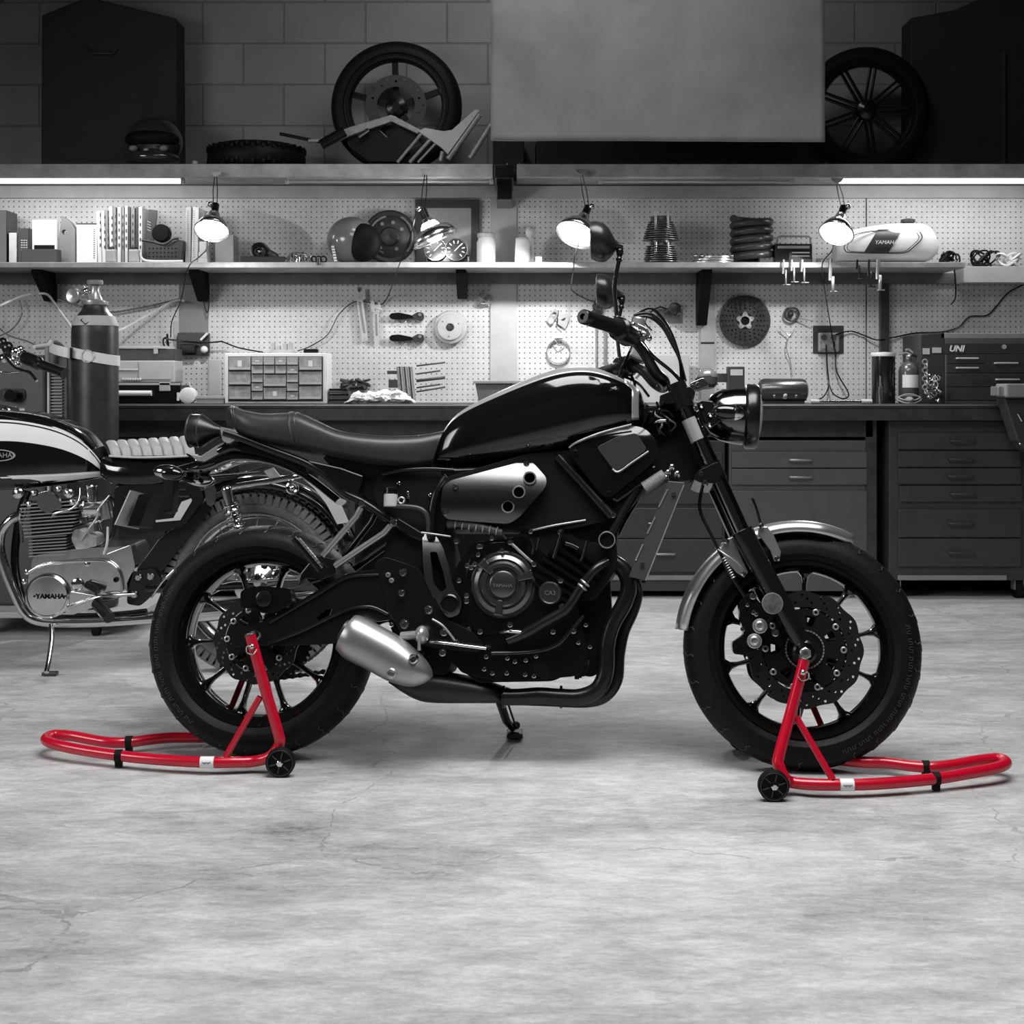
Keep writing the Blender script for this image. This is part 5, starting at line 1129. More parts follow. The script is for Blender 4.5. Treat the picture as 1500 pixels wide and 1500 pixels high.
# low dolly on the floor at the left
DYL = 5.35; t = T('wheeled_dolly', 'low flat cart on casters carrying the welder and the gas cylinder', 'dolly', 80, DYL, 0)
mb = MB(); mb.bb(px(-60, DYL), px(205, DYL), DYL, DYL+.62, .075, .099); obj('deck', mb, lgrey, t, bev=.004)
for x, y in ((137, 0), (-40, 0), (137, .4)):
    c = V((px(x, DYL), DYL+.04+y, .034)); mb = MB(); mb.cyl(c+V((-.012, 0, 0)), c+V((.012, 0, 0)), .034, n=20); mb.box(c+V((0, 0, .028)), (.04, .04, .026)); obj('caster', mb, rubber, t)
# ================= lamps on the shelf =================
def lamp(lb, clampx, socket, mouth, r, lit, powr, cord, mir=1, topy=250, Y=6.24, dy=-.06):
    t = thing('clamp_lamp', lb, 'lamp', W(clampx, topy, Y), group=None)
    s0, s1 = W(*socket, Y), W(*mouth, Y+dy); d = (s1-s0).normalized()
    mb = MB(); L_ = (s1-s0).length
    prof = [(.016, 0), (.024, .006), (.030, .03), (.034, .045), (r*.72, L_*.55), (r*.90, L_*.76), (r, L_)]
    mb.lathe(s0, d, prof, n=36, caps=False); sh = obj('lamp_shade', mb, mat('spun_aluminium', .75, .22, 1), t); so = sh.modifiers.new('s', 'SOLIDIFY'); so.thickness = .0015
    mb = MB(); mb.torus(s1, d, r, .003, 36, 6); obj('rim', mb, chrome, sh)
    mb = MB(); mb.cyl(s0-d*.045, s0+d*.004, .018, n=20); sk = obj('socket', mb, satin, t)
    mb = MB(); mb.sph(s0-d*.03+V((.02*mir, -.01, .012)), .014, 12, 8); mb.cyl(s0-d*.03, s0-d*.03+V((.03*mir, -.012, .014)), .007); obj('thumb_knob', mb, chrome, sk)
    mb = MB(); cp = W(clampx, topy, Y); e_ = s0-d*.035
    mb.tube([cp+V((-.004, 0, 0)), cp.lerp(e_, .5)+V((-.010, -.004, 0)), e_+V((-.008, 0, 0))], .0025, n=6); mb.tube([cp+V((.004, 0, 0)), cp.lerp(e_, .5)+V((.010, -.004, 0)), e_+V((.008, 0, 0))], .0025, n=6); mb.sph(e_, .013, 10, 8)
    obj('clamp_arm', mb, chrome, t)
    mb = MB(); mb.prism([cp+V((-.03, 0, .016)), cp+V((.03, 0, .016)), cp+V((.02, 0, .0)), cp+V((0, 0, -.012)), cp+V((-.02, 0, .0))], (0, -.008, 0)); mb.cyl(cp+V((-.02, .014, .01)), cp+V((.02, .014, .01)), .009); obj('clamp_jaw', mb, steel, t, bev=.002)
    b = s0+d*L_*.62; mb = MB(); mb.sph(b, (r*.44, r*.44, r*.5), 20, 12, ax=d); mb.cyl(s0, b-d*r*.2, .013); obj('bulb', mb, mat('lit_bulb', .9, .3, emit=40) if lit else mat('dull_bulb', .3, .3), t)
    if cord:
        mb = MB(); mb.tube(cr([W(*q) for q in cord], 6), .0028, n=6); obj('cord', mb, satin, t)
    if lit:
        l = bpy.data.lights.new('bulb_light', 'POINT'); l.energy = powr; l.shadow_soft_size = .03
        o = bpy.data.objects.new('bulb_light', l); COL.objects.link(o); o.location = s1-d*.004
    return t
lamp('lit clamp lamp hanging by the white books at the left', 316, (314, 311), (310, 338), .078, 1, 30, [(306, 352, 6.25), (302, 366, 6.25), (290, 378, 6.28), (276, 392, 6.40), (265, 440, 6.5), (252, 470, 6.6), (250, 493, 6.7)], -1, 256)
lamp('shiny clamp lamp hanging in front of the wooden picture frame', 624, (624, 319), (638, 350), .108, 1, 16, [(612, 300, 6.25), (600, 350, 6.3), (584, 390, 6.39), (570, 430, 6.7), (560, 445, 6.73), (548, 444, 6.73), (520, 442, 6.73), (497, 460, 6.73), (480, 490, 6.73), (455, 507, 6.73), (436, 514, 6.7)], -1, 253, dy=.0)
lamp('lit clamp lamp hanging right of the stud, beside the mirror of the black motorcycle', 851, (857, 314), (844, 344), .095, 1, 70, [(848, 352, 6.25), (842, 375, 6.27), (840, 395, 6.35), (837, 415, 6.5), (838, 425, 6.7), (850, 434, 6.72), (868, 442, 6.73)], 1, 253)
lamp('lit clamp lamp hanging over the white fuel tank at the right', 1226, (1233, 314), (1225, 342), .078, 1, 30, [(1222, 352, 6.25), (1218, 368, 6.27), (1205, 385, 6.38), (1206, 410, 6.4), (1212, 450, 6.6), (1217, 480, 6.7), (1222, 512, 6.7)], 1, 266)
# ================= top shelf =================
TY = 6.45; zt_ = zu-.01
def on(z, Y, x): return V((px(x, Y), Y, z))
bagm = mat('case_black', .012, .7, noise_amt=.3)
def blk(n, lb, cat, pts, Y, dep, m, z, top=None, bev=.006):
    mb = MB(); P = []
    for x, y in pts:
        p = W(x, y, Y); 
        if y > 9000: p = V((px(x, Y), Y, z))
        P.append(p)
    mb.prism(P, (0, dep, 0)); return solo(n, mb, m, lb, cat, bev=bev)
FL = 9999
def bot(x, Y, z): return V((px(x, Y), Y, z))
def slab(n, lb, cat, pts, Y, dep, m, z, bev=.006, **k):
    mb = MB(); P = [bot(x, Y, z) if y == FL else W(x, y, Y) for x, y in pts]; mb.prism(P, (0, dep, 0)); return solo(n, mb, m, lb, cat, bev=bev, **k)
c = slab('equipment_case', 'tall black case standing on the upper shelf at the left, behind the full-face helmet', 'case', [(60, FL), (61, 22), (120, -2), (140, -2), (258, 27), (260, FL)], 6.57, .17, bagm, zt_)
mb = MB(); mb.tube([W(125, 70, 6.565), W(135, 78, 6.555), W(165, 78, 6.555), W(172, 70, 6.565)], .006, n=8); obj('case_handle', mb, dgrey, c)
c = slab('equipment_case', 'tall black case standing on the upper shelf at the far right', 'case', [(1334, FL), (1335, 26), (1400, 14), (1440, -4), (1560, -10), (1560, FL)], 6.57, .17, bagm, zt_)
mb = MB(); mb.bb(px(1478, 6.47), px(1482, 6.47), 6.555, 6.57, zt_, pz(75, 6.57)); obj('case_seam', mb, dgrey, c)
# big wheels
def spoked(n, lb, cat, cx, cy, rpx, Y, hw, nsp, m_rim, tyre=True, wd=.02, dbl=False, tilt=0):
    c = W(cx, cy, Y); s = F/Y; R = rpx/s; t = thing(n, lb, cat, (c.x, c.y, zt_)); ax = V((0, -1, 0))
    if tyre:
        mb = MB(); mb.lathe(c, ax, tyre_prof(R, hw, R*.75), n=72, loop=True); obj('tyre', mb, rubber, t); Ri = R*.75
    else: Ri = R
    mb = MB(); w_ = hw*.75; mb.lathe(c, ax, [(Ri, w_), (Ri+.002, w_+.004), (Ri-.01, w_+.004), (Ri-.016, w_-.01), (Ri-.02, 0), (Ri-.016, -w_+.01), (Ri-.01, -w_), (Ri, -w_)], n=72, loop=True); r_ = obj('rim', mb, m_rim, t)
    for i in range(nsp):
        a_ = 2*PI*i/nsp+tilt; d = V((math.cos(a_), 0, math.sin(a_))); e = V((-d.z, 0, d.x))
        for q in ((-1, 1) if dbl else (0,)):
            mb = MB(); p0 = c+d*.03+e*.006*q; p1 = c+d*(Ri-.015)+e*.018*q; mb.box((p0+p1)/2, (wd, .02, (p1-p0).length), Matrix((e, ax, d)).transposed()); obj('spoke', mb, m_rim, r_, bev=.002)
    mb = MB(); mb.lathe(c, ax, [(.02, .04), (.045, .03), (.055, .0), (.055, -.03), (.02, -.04)], n=28); obj('hub', mb, m_rim, t)
    return t, c, Ri
wt, wc2, _ = spoked('spare_wheel', 'cast motorcycle wheel with tyre leaning on the upper shelf left of the canvas', 'wheel', 581, 157, 96, 6.52, .05, 5, satin, True, .03, tilt=.35)
d_ = MB(); hol = [circ(wc2+V((math.cos(2*PI*i/20), 0, math.sin(2*PI*i/20)))*(.115 if i % 2 else .13)+V((0, -.035, 0)), .006, V((1, 0, 0)), V((0, 0, 1)), 8)[::-1] for i in range(20)]
d_.prism(circ(wc2+V((0, -.035, 0)), .145, V((1, 0, 0)), V((0, 0, 1)), 48), (0, -.005, 0), [circ(wc2+V((0, -.035, 0)), .09, V((1, 0, 0)), V((0, 0, 1)), 32)[::-1]]+hol); obj('brake_disc', d_, dgrey, wt)
spoked('spare_wheel', 'dark nine-spoke wheel standing on the upper shelf right of the canvas', 'wheel', 1268, 162, 93, 6.5, .05, 9, satin, True, .012, True)
0 and slab('shadow_box', 'dark flat case behind the bare nine-spoke rim on the upper shelf', 'case', [(1212, FL), (1212, 80), (1333, 84), (1333, FL)], 6.66, .05, bagm, zt_)
# helmet full face
hc_ = W(225, 198, 6.42); t = thing('full_face_helmet', 'black full-face helmet standing on the upper shelf in front of the tall case', 'helmet', (hc_.x, hc_.y, zt_))
hs_ = 38/F*6.42; hz = zt_+.118
mb = MB(); mb.sph((hc_.x, hc_.y+.02, hz+.02), (.120, .13, .118), 32, 20, v1=.85); sh = obj('shell', mb, mat('helmet_gloss', .03, .15, coat=1), t)
mb = MB(); mb.sph((hc_.x, hc_.y-.022, hz+.022), (.094, .128, .052), 24, 12); obj('visor_opening', mb, matte, t)
mb = MB(); mb.sph((hc_.x, hc_.y-.018, hz-.066), (.108, .128, .044), 28, 12); obj('chin_bar', mb, mat('helmet_gloss', .03, .15), t)
mb = MB(); mb.sph((hc_.x-.07, hc_.y-.09, hz-.028), (.02, .02, .014), 12, 8); mb.sph((hc_.x+.07, hc_.y-.09, hz-.028), (.02, .02, .014), 12, 8); obj('chin_vent', mb, pgrey, sh)
mb = MB(); mb.cyl((hc_.x, hc_.y, zt_), (hc_.x, hc_.y, zt_+.02), .085, n=28); obj('neck_roll', mb, matte, t)
# loose tyre lying flat
c = on(zt_+.065, 6.51, 376); mb = MB(); mb.lathe(c, (0, 0, 1), tyre_prof(.232, .065, .16), n=72, loop=True); t = solo('loose_tyre', mb, rubber, 'knobbly black tyre lying flat on the upper shelf beside the full-face helmet', 'tyre')
mb = MB()
for i in range(60):
    a_ = 2*PI*i/60; d = V((math.cos(a_), math.sin(a_), 0))
    for k in (-1, 1): mb.box(c+d*.228+V((0, 0, .036*k+(.01 if i % 2 else 0))), (.014, .012, .016), Matrix.Rotation(a_, 3, 'Z'))
obj('tread_blocks', mb, rubber, t, kind='stuff', label='chunky tread')
# fork clamps / swingarm parts in front of the wheel
t = thing('swingarm', 'dark old frame and bracket parts lying across the wheel on the upper shelf', 'motorcycle part', on(zt_, 6.4, 560))
def sl(pts, Y, dep, m, n, par=t, bev=.003, holes=()):
    mb = MB(); mb.prism([W(x, y, Y) for x, y in pts], (0, dep, 0), [[W(x, y, Y) for x, y in h] for h in holes]); return obj(n, mb, m, par, bev=bev)
sl([(470, 202), (515, 185), (572, 168), (578, 170), (616, 190), (612, 196), (574, 178), (520, 196), (475, 215)], 6.40, .03, steel, 'arm_edge')
sl([(500, 192), (574, 174), (614, 192), (600, 215), (585, 237), (540, 236), (512, 215)], 6.43, .03, satin, 'gusset_plate', holes=[[(556, 190), (570, 178), (581, 186), (567, 200)]])
for a_, b_, r, m_ in (((410, 196), (480, 210), .008, satin), ((470, 212), (505, 192), .024, satin), ((482, 200), (505, 195), .012, chrome), ((452, 206), (478, 206), .01, steel), ((525, 200), (540, 190), .011, chrome)):
    mb = MB(); mb.cyl(W(*a_, 6.38), W(*b_, 6.38), r, n=14); obj('axle_tube', mb, m_, t)
t2 = thing('triple_clamp', 'bright metal fork clamp and tubes leaning on the upper shelf beside the canvas', 'motorcycle part', on(zt_, 6.38, 650))
for x0, y0, x1, y1, r in ((582, 238, 622, 190, .008), (600, 238, 634, 200, .009), (612, 238, 640, 208, .006), (645, 236, 648, 222, .01)):
    mb = MB(); mb.cyl(W(x0, y0, 6.36), W(x1, y1, 6.36), r, n=12); obj('tube', mb, steel, t2)
sl([(612, 192), (622, 187), (650, 192), (662, 190), (696, 160), (703, 161), (656, 226), (646, 216), (632, 206)], 6.35, .02, lgrey, 'clamp_casting', t2)
for x0, y0, x1, y1 in ((656, 233, 702, 168), (688, 232, 719, 182)):
    mb = MB(); mb.cyl(W(x0, y0, 6.37), W(x1, y1, 6.37), .014, n=14); obj('fork_tube', mb, steel, t2)
mb = MB(); mb.lathe(on(zt_, 6.33, 286), (0, 0, 1), [(.012, 0), (.014, .03), (0, .03)], n=14); solo('small_cup', mb, lgrey, 'tiny pale cup on the upper shelf edge left of the first clamp lamp', 'cup')
mb = MB(); mb.box(on(zt_+.006, 6.35, 365), (.05, .03, .01)); solo('paper_scrap', mb, paper, 'small white scrap on the edge of the upper shelf in front of the loose tyre', 'paper')
for x, lb in ((743, 'left'), (761, 'right')):
    mb = MB(); mb.cyl(on(zt_, 6.33, x), on(zt_+.02, 6.33, x), .003); solo('protruding_nail', mb, steel, f'{lb} of two tiny nails sticking up below the canvas corner', 'nail')
mb = MB(); mb.bb(px(769, 6.7), px(784, 6.7), 6.68, 6.70, zt_, pz(190, 6.7)); solo('timber_offcut', mb, pgrey, 'short pale upright timber seen under the bottom edge of the canvas', 'timber')
slab('long_black_box', 'long low black box on the upper shelf beneath the hanging canvas', 'box', [(722, FL), (722, 200), (768, 202), (768, FL)], 6.55, .2, bagm, zt_)
slab('long_black_box', 'very long black box on the upper shelf below the canvas, right of the pale timber', 'box', [(786, FL), (786, 202), (1208, 205), (1208, FL)], 6.55, .2, bagm, zt_)
# ================= middle shelf =================
SYo = 6.55
def sb(n, lb, cat, x0, x1, yt, m, Y=SYo, dep=.12, z=None, bev=.002, group=None, tilt=0, **k):
    z = zs if z is None else z; mb = MB(); mb.bb(px(x0, Y), px(x1, Y), Y, Y+dep, z, pz(yt, Y))
    if tilt:
        p0 = V((px(x0, Y), Y, z)); R = Matrix.Rotation(tilt, 3, 'Y'); mb.v = [p0+R @ (p-p0) for p in mb.v]
    return solo(n, mb, m, lb, cat, group, bev=bev, **k)
sb('speaker_box', 'tall dark box at the far left end of the middle shelf', 'box', -20, 10, 308, satin, dep=.14)
sb('booklet', 'small pale upright booklet between the dark boxes at the left end of the middle shelf', 'book', 13, 24, 341, paper)
o = sb('telephone_box', 'dark box with rows of small white marks on the middle shelf at the left', 'box', 26, 42, 334, dgrey)
mb = MB()
for r in range(5):
    for c in range(3): mb.box(W(32+c*3.5, 352+r*3.5, SYo-.001), (.007, .002, .004))
obj('white_marks', mb, paper, o)
sb('wooden_tray', 'low dark open box in front of the white calendar on the middle shelf', 'box', 31, 84, 365, dgrey, Y=6.47, dep=.06)
o = sb('desk_calendar', 'white square box with a black bottom stripe standing in the low dark tray', 'calendar', 47, 83, 322, white, Y=6.535, dep=.03); mb = rbox(50, 80, 359, 365, 6.534, .001); obj('black_stripe', mb, matte, o)
t = thing('angle_grinder_guard', 'dark round-cornered metal bracket with a hole, beside the white calendar', 'bracket', on(zs, 6.55, 98)); mb = MB()
P = [on(zs, 6.55, 86), W(86, 350, 6.55), W(90, 316, 6.55), W(96, 320, 6.55), W(104, 326, 6.55), W(110, 336, 6.55), on(zs, 6.55, 110)]
mb.prism(P, (0, .04, 0), [circ(W(94, 340, 6.55), .012, V((1, 0, 0)), V((0, 0, 1)), 12)[::-1]]); obj('plate', mb, pgrey, t, bev=.002)
o = sb('file_box', 'wide white lever-arch file box standing left of the row of books', 'file box', 112, 142, 329, white, dep=.16); mb = MB()
for i in range(14): mb.box(W(138, 336+i*3.2, SYo-.001), (.008, .001, .003))
obj('index_print', mb, dgrey, o); mb = rbox(112, 142, 327, 329, SYo+.002, .1); obj('lid', mb, dgrey, o)
books = [(143.5, 149, 309, 'white', -.03), (150, 155, 309, 'white', -.03), (155.5, 160, 308, 'mid', -.03), (161, 166, 303, 'white', -.02), (167, 171, 303, 'mid', -.02), (172, 177, 303, 'white', 0), (178, 182, 303, 'mid', 0), (183, 187, 302, 'white', 0), (188, 191, 303, 'dark', 0), (192, 197, 304, 'mid', 0), (198, 202, 303, 'dark', .01), (203, 208, 303, 'white', 0)]
names = ['first', 'second', 'third', 'fourth', 'fifth', 'sixth', 'seventh', 'eighth', 'ninth', 'tenth', 'eleventh', 'twelfth']
cm = {'white': paper, 'mid': pgrey, 'dark': dgrey}; cn = {'white': 'white', 'mid': 'grey', 'dark': 'dark'}
for i, (x0, x1, yt, c, ti) in enumerate(books):
    o = sb('book', f'{cn[c]} upright paperback, {names[i]} counting right from the wide file box', 'book', x0, x1, yt, cm[c], dep=.15, group='upright books on the middle shelf', tilt=ti, bev=.001)
    mb = MB(); n_ = 5
    if c == 'dark': continue
    for k in range(n_): mb.box(W((x0+x1)/2+(ti*-30), 315+k*11+(i*3 % 5), SYo-.0012), (.006, .001, .016))
    obj('spine_print', mb, dgrey if c != 'dark' else lgrey, o)
for x, lb in ((163, 'left'), (197, 'right')):
    c = on(zs, 6.46, x); t = thing('ink_bottle', f'{lb} of two small pale square bottles standing in front of the books', 'bottle', c, group='small square bottles by the books')
    mb = MB(); mb.box(c+V((0, 0, .032)), (.048, .04, .062)); obj('bottle_body', mb, lgrey, t, bev=.008)
    mb = MB(); mb.cyl(c+V((0, 0, .062)), c+V((0, 0, .075)), .015, n=16); obj('cap', mb, dgrey, t)
t = sb('brochure', 'dark printed brochure leaning open right of the book row', 'brochure', 208, 221, 306, dgrey, dep=.01, tilt=.12); mb = MB()
for k in range(4): mb.box(W(218, 325+k*4, 6.549), (.02, .001, .003), Matrix.Rotation(.4, 3, 'Y'))
obj('brochure_print', mb, lgrey, t)
# perforated holder with a dark roll
t = thing('perforated_saddle_bag', 'dark perforated pouch with a round dark top between brochure and rulers', 'bag', on(zs, 6.5, 240)); mb = MB()
P = [on(zs+.01, 6.5, 212), W(209, 350, 6.5), W(222, 352, 6.5), W(238, 357, 6.5), W(256, 350, 6.5), W(271, 353, 6.5), on(zs+.01, 6.5, 268)]
mb.prism(P, (0, .08, 0)); obj('pouch', mb, dgrey, t, bev=.008); mb = MB()
for r in range(3):
    for c in range(8): mb.cyl(W(219+c*5.5, 364+r*6, 6.5015), W(219+c*5.5, 364+r*6, 6.4985), .0035, n=8)
obj('perforations', mb, matte, t)
mb = MB(); c = W(237, 342, 6.54); mb.lathe(c, (0, -1, 0), [(.04, -.03), (.043, -.02), (.043, .02), (.036, .026), (0, .026)], n=28); obj('round_top', mb, matte, t)
mb = MB(); mb.tube(cr([W(*q, 6.47) for q in [(208, 352), (222, 354), (240, 358), (254, 350), (262, 349)]], 5), .006, n=8); obj('rolled_edge', mb, dgrey, t)
mb = MB(); mb.tube(cr([V((px(205, 6.46), 6.46, zs+.045)), V((px(209, 6.46), 6.46, zs+.018)), V((px(222, 6.46), 6.46, zs+.008)), V((px(268, 6.46), 6.46, zs+.008))], 5), .006, n=8); solo('white_cable', mb, white, 'white bent strip lying on the shelf edge in front of the perforated pouch', 'cable')
for x0, x1, lb, m_ in ((271, 279, 'pale ruler-like folder, left of the pair beside the first lit lamp', lgrey), (280, 289, 'pale folder with dark scale marks, right of the pair beside the first lit lamp', paper)):
    o = sb('magazine', lb, 'magazine', x0, x1, 303, m_, Y=6.52, dep=.16, tilt=.015 if x0 < 275 else .03)
    mb = MB()
    for k in range(22): mb.box(W(x0+4.2, 309+k*3.2, 6.519), (.006, .001, .002))
    obj('scale_marks', mb, dgrey, o)
z_ = zs
for k, (h, w0) in enumerate(((.028, 0), (.026, 1), (.05, 2))):
    mb = MB(); mb.bb(px(290+w0, 6.5), px(304-w0, 6.5), 6.5, 6.56, z_, z_+h); solo('small_carton', mb, white, ['lowest', 'middle', 'topmost'][k]+' of three small white cartons stacked under the first lit lamp', 'carton', 'white cartons under the first lit lamp', bev=.001); z_ += h+.0005
sb('cardboard_box', 'plain light grey box standing right of the first lit lamp', 'box', 315, 342, 344, lgrey, dep=.12)
t = thing('tape_case', 'dark flat case with a round tape dispenser on top', 'case', on(zs, 6.5, 385)); mb = MB(); mb.bb(px(352, 6.5), px(417, 6.5), 6.5, 6.6, zs, zs+.035); obj('case_body', mb, dgrey, t, bev=.003)
mb = MB(); c = on(zs+.058, 6.53, 381); mb.lathe(c, (0, -1, 0), [(.018, -.02), (.045, -.018), (.047, 0), (.045, .018), (.03, .022), (.018, .018), (.0, .016)], n=32); tr = obj('tape_wheel', mb, satin, t)
mb = MB(); mb.torus(c+V((0, -.02, 0)), (0, 1, 0), .019, .004, 24, 6); mb.sph(c+V((0, -.018, 0)), .008, 10, 6); obj('wheel_centre', mb, chrome, tr)
mb = MB(); mb.tube([c+V((.03, 0, -.0)), c+V((.08, 0, -.028))], .02, n=12); obj('dispenser_arm', mb, dgrey, t)
# chrome bits
mb = MB()
for i in range(7):
    q = on(zs+.02, 6.47, 424+i*4.2); mb.tube(cr([q+V((-.02, 0, -.014)), q+V((-.01, 0, .018*(i % 3-.4))), q+V((.018, .01, .012)), q+V((.03, 0, -.012))], 5), .0045, n=8)
mb.tube(cr([on(zs+.006, 6.46, 418), on(zs+.045, 6.46, 428), on(zs+.04, 6.46, 445), on(zs+.01, 6.46, 456)], 6), .004, n=8)
solo('brake_lever_pile', mb, chrome, 'small heap of shiny levers and fittings on the middle shelf', 'levers')
mb = MB(); 
for i in range(3): q = on(zs+.016, 6.45, 460+i*7); mb.torus(q, (0.2, 1, .3), .014, .004, 20, 6)
mb.cyl(on(zs-.012, 6.415, 466), on(zs+.02, 6.415, 466), .008); solo('spring_clamp', mb, satin, 'small dark clamp on the shelf edge right of the shiny levers', 'clamp')
# open-face helmet
c = on(zs, 6.53, 517); t = thing('open_face_helmet', 'dark open-face helmet turned sideways on the middle shelf', 'helmet', c)
hm_ = mat('helmet_grey', .16, .25, coat=.6); mb = MB(); R = []
mb.sph((c.x-.005, c.y, zs+.112), (.108, .12, .115), 32, 20, v1=.86); sh = obj('shell', mb, hm_, t)
mb = MB(); mb.sph((c.x+.055, c.y-.050, zs+.098), (.068, .085, .092), 24, 14); obj('face_opening', mb, matte, t)
mb = MB(); 
for k in range(6):
    q = V((c.x-.085+.004*k*.6, c.y-.085, zs+.075-k*.013)); mb.box(q, (.014, .003, .009))
obj('helmet_lettering', mb, paper, t)
# brake drum plate behind helmet
c = W(571, 347, 6.70); t = thing('brake_drum_plate', 'round dark brake drum plate leaning behind the open-face helmet', 'brake plate', on(zs, 6.66, 571)); mb = MB()
mb.lathe(c, (0, -1, 0), [(.130, -.02), (.132, 0), (.122, .008), (.105, .004), (.095, .012), (.05, .014), (.04, .024), (.02, .024), (0, .02)], n=48); pl = obj('plate', mb, dgrey, t)
mb = MB()
for a0, a1, r in ((-40, 60, .112), (100, 150, .1), (200, 250, .085)): mb.tube([c+V((math.cos(rad(a0+(a1-a0)*i/10))*r, -.012, math.sin(rad(a0+(a1-a0)*i/10))*r)) for i in range(11)], .005, n=8)
obj('raised_ribs', mb, pgrey, pl)
mb = MB()
for a_ in (30, 75, 120, 230, 300): q = c+V((math.cos(rad(a_))*.07, -.016, math.sin(rad(a_))*.07)); mb.cyl(q, q+V((0, -.008, 0)), .009, n=12)
obj('plate_bolts', mb, steel, pl, kind='stuff')
# picture frame
t = thing('picture_frame', 'dark wooden frame leaning on the pegboard behind the twin gauges', 'frame', on(zs, 6.72, 655)); mb = MB()
o_ = [W(608, 292, 6.71), W(702, 292, 6.71), on(zs, 6.71, 702), on(zs, 6.71, 608)]; i_ = [W(623, 304, 6.71), W(690, 304, 6.71), W(690, 378, 6.71), W(623, 378, 6.71)]
mb.prism(o_, (0, .03, 0), [i_[::-1]]); obj('moulding', mb, dgrey, t, bev=.003)
mb = MB(); mb.prism([p+V((0, .018, 0)) for p in i_], (0, .004, 0)); obj('backing_panel', mb, lgrey, t)
# twin gauges
t = thing('instrument_cluster', 'pair of round motorcycle gauges standing below the unlit lamp', 'gauges', on(zs, 6.5, 655)); mb = MB()
mb.bb(px(623, 6.51), px(688, 6.51), 6.51, 6.56, zs, zs+.045); obj('gauge_bracket', mb, satin, t, bev=.01)
for x in (638, 668):
    c = W(x, 366, 6.5); mb = MB(); mb.lathe(c, (0, -1, 0.1), [(.03, -.06), (.05, -.04), (.055, 0), (.055, .01), (.050, .014), (.049, .006), (0, .006)], n=36); g = obj('gauge_body', mb, satin, t)
    mb = MB(); n_ = V((0, -1, .1)).normalized(); mb.torus(c+n_*.012, n_, .052, .003, 36, 6); obj('chrome_bezel', mb, chrome, g)
    mb = MB()
    for k in range(10):
        a_ = rad(-50+280*k/9); q = c+n_*.009+V((math.cos(a_), 0, math.sin(a_)))*.036; mb.box(q, (.014, .002, .004), Matrix.Rotation(-a_, 3, 'Y'))
    mb.box(c+n_*.010+V((.008, 0, .008)), (.045, .001, .003), Matrix.Rotation(-.8, 3, 'Y')); obj('dial_marks', mb, paper, g)
# jar
c = on(zs, 6.55, 712); t = thing('glass_jar', 'clear jar with a pale lid just left of the wall stud', 'jar', c); mb = MB()
mb.lathe(c, (0, 0, 1), [(.042, 0), (.045, .005), (.045, .105), (.038, .12), (.038, .128)], n=28); obj('jar_glass', mb, plas, t)
mb = MB(); mb.lathe(c, (0, 0, 1), [(.042, .128), (.043, .13), (.043, .148), (.04, .15), (0, .15)], n=28); obj('jar_lid', mb, pgrey, t); mb = MB(); mb.cyl(c+V((0, 0, .004)), c+V((0, 0, .09)), .041, n=24); obj('jar_contents', mb, lgrey, t)
# white pump figure
c = on(zs, 6.58, 766); t = thing('oil_pump_casting', 'pale lumpy metal casting with a round knob standing right of the stud', 'casting', c); mb = MB()
mb.loft([(c+V((-.035, 0, .13)), c+V((-.04, 0, .0)), .03), (c+V((-.01, 0, .135)), c+V((-.01, 0, 0)), .04), (c+V((.02, 0, .13)), c+V((.02, 0, 0)), .035), (c+V((.032, 0, .11)), c+V((.035, 0, .02)), .02)], e=3, wd=(0, -1, 0)); obj('casting_body', mb, paper, t)
mb = MB(); mb.sph(c+V((.035, 0, .155)), (.024, .024, .03), 14, 10); mb.cyl(c+V((.03, 0, .09)), c+V((.035, 0, .14)), .016); mb.cyl(c+V((.04, 0, 0)), c+V((.045, 0, .12)), .012); obj('pump_knob', mb, lgrey, t)
mb = MB(); c2 = on(zs, 6.48, 789); mb.box(c2+V((0, 0, .015)), (.03, .03, .03)); t = solo('small_white_box', mb, white, 'tiny white cube right of the pale casting', 'box', bev=.002)
# finned cylinders
zc = zs
for k, (h, r0, r1) in enumerate(((.115, .085, .07), (.118, .09, .058))):
    c = on(zc, 6.58, 968); t = thing('finned_cylinder', ['lower', 'upper'][k]+' of two dark finned engine cylinders stacked on the middle shelf', 'engine cylinder', c, group='stacked finned cylinders'); mb = MB(); pr = []
    nf = 9
    for i in range(nf):
        z0 = h*.82*i/nf; r = r0+(r1-r0)*i/nf; pr += [(.052, z0), (r, z0+.003), (r, z0+.0055), (.052, z0+.0085)]
    pr += [(.05, h*.84), (.05, h), (0, h)]; mb.lathe(c, (0, 0, 1), pr, n=40); obj('fins', mb, mat('fin_dark', .14, .35, .6), t)
    for dx in (-.03, .028):
        mb = MB(); mb.cyl(c+V((dx, -.052, h*.45)), c+V((dx, -.052, h*.92+(.03 if k else 0))), .006); obj('stud', mb, steel, t)
    zc += h
# flat rings
t = thing('brake_rotor_stack', 'flat shiny metal rings lying on the middle shelf left of the coil springs', 'rings', on(zs, 6.52, 1042))
for k, (x, r, h) in enumerate(((1042, .105, .0), (1044, .10, .013), (1048, .085, .026))):
    mb = MB(); c = on(zs+h, 6.54, x); mb.lathe(c, (0, 0, 1), [(r*.72, 0), (r, 0), (r, .009), (r*.72, .009)], n=48, loop=True); obj('ring', mb, steel, t)
for i in range(7):
    mb = MB(); mb.sph(on(zs+.035, 6.5-.02*math.cos(i), 1018+i*9), .010, 12, 8); obj('ring_rivet', mb, chrome, t)
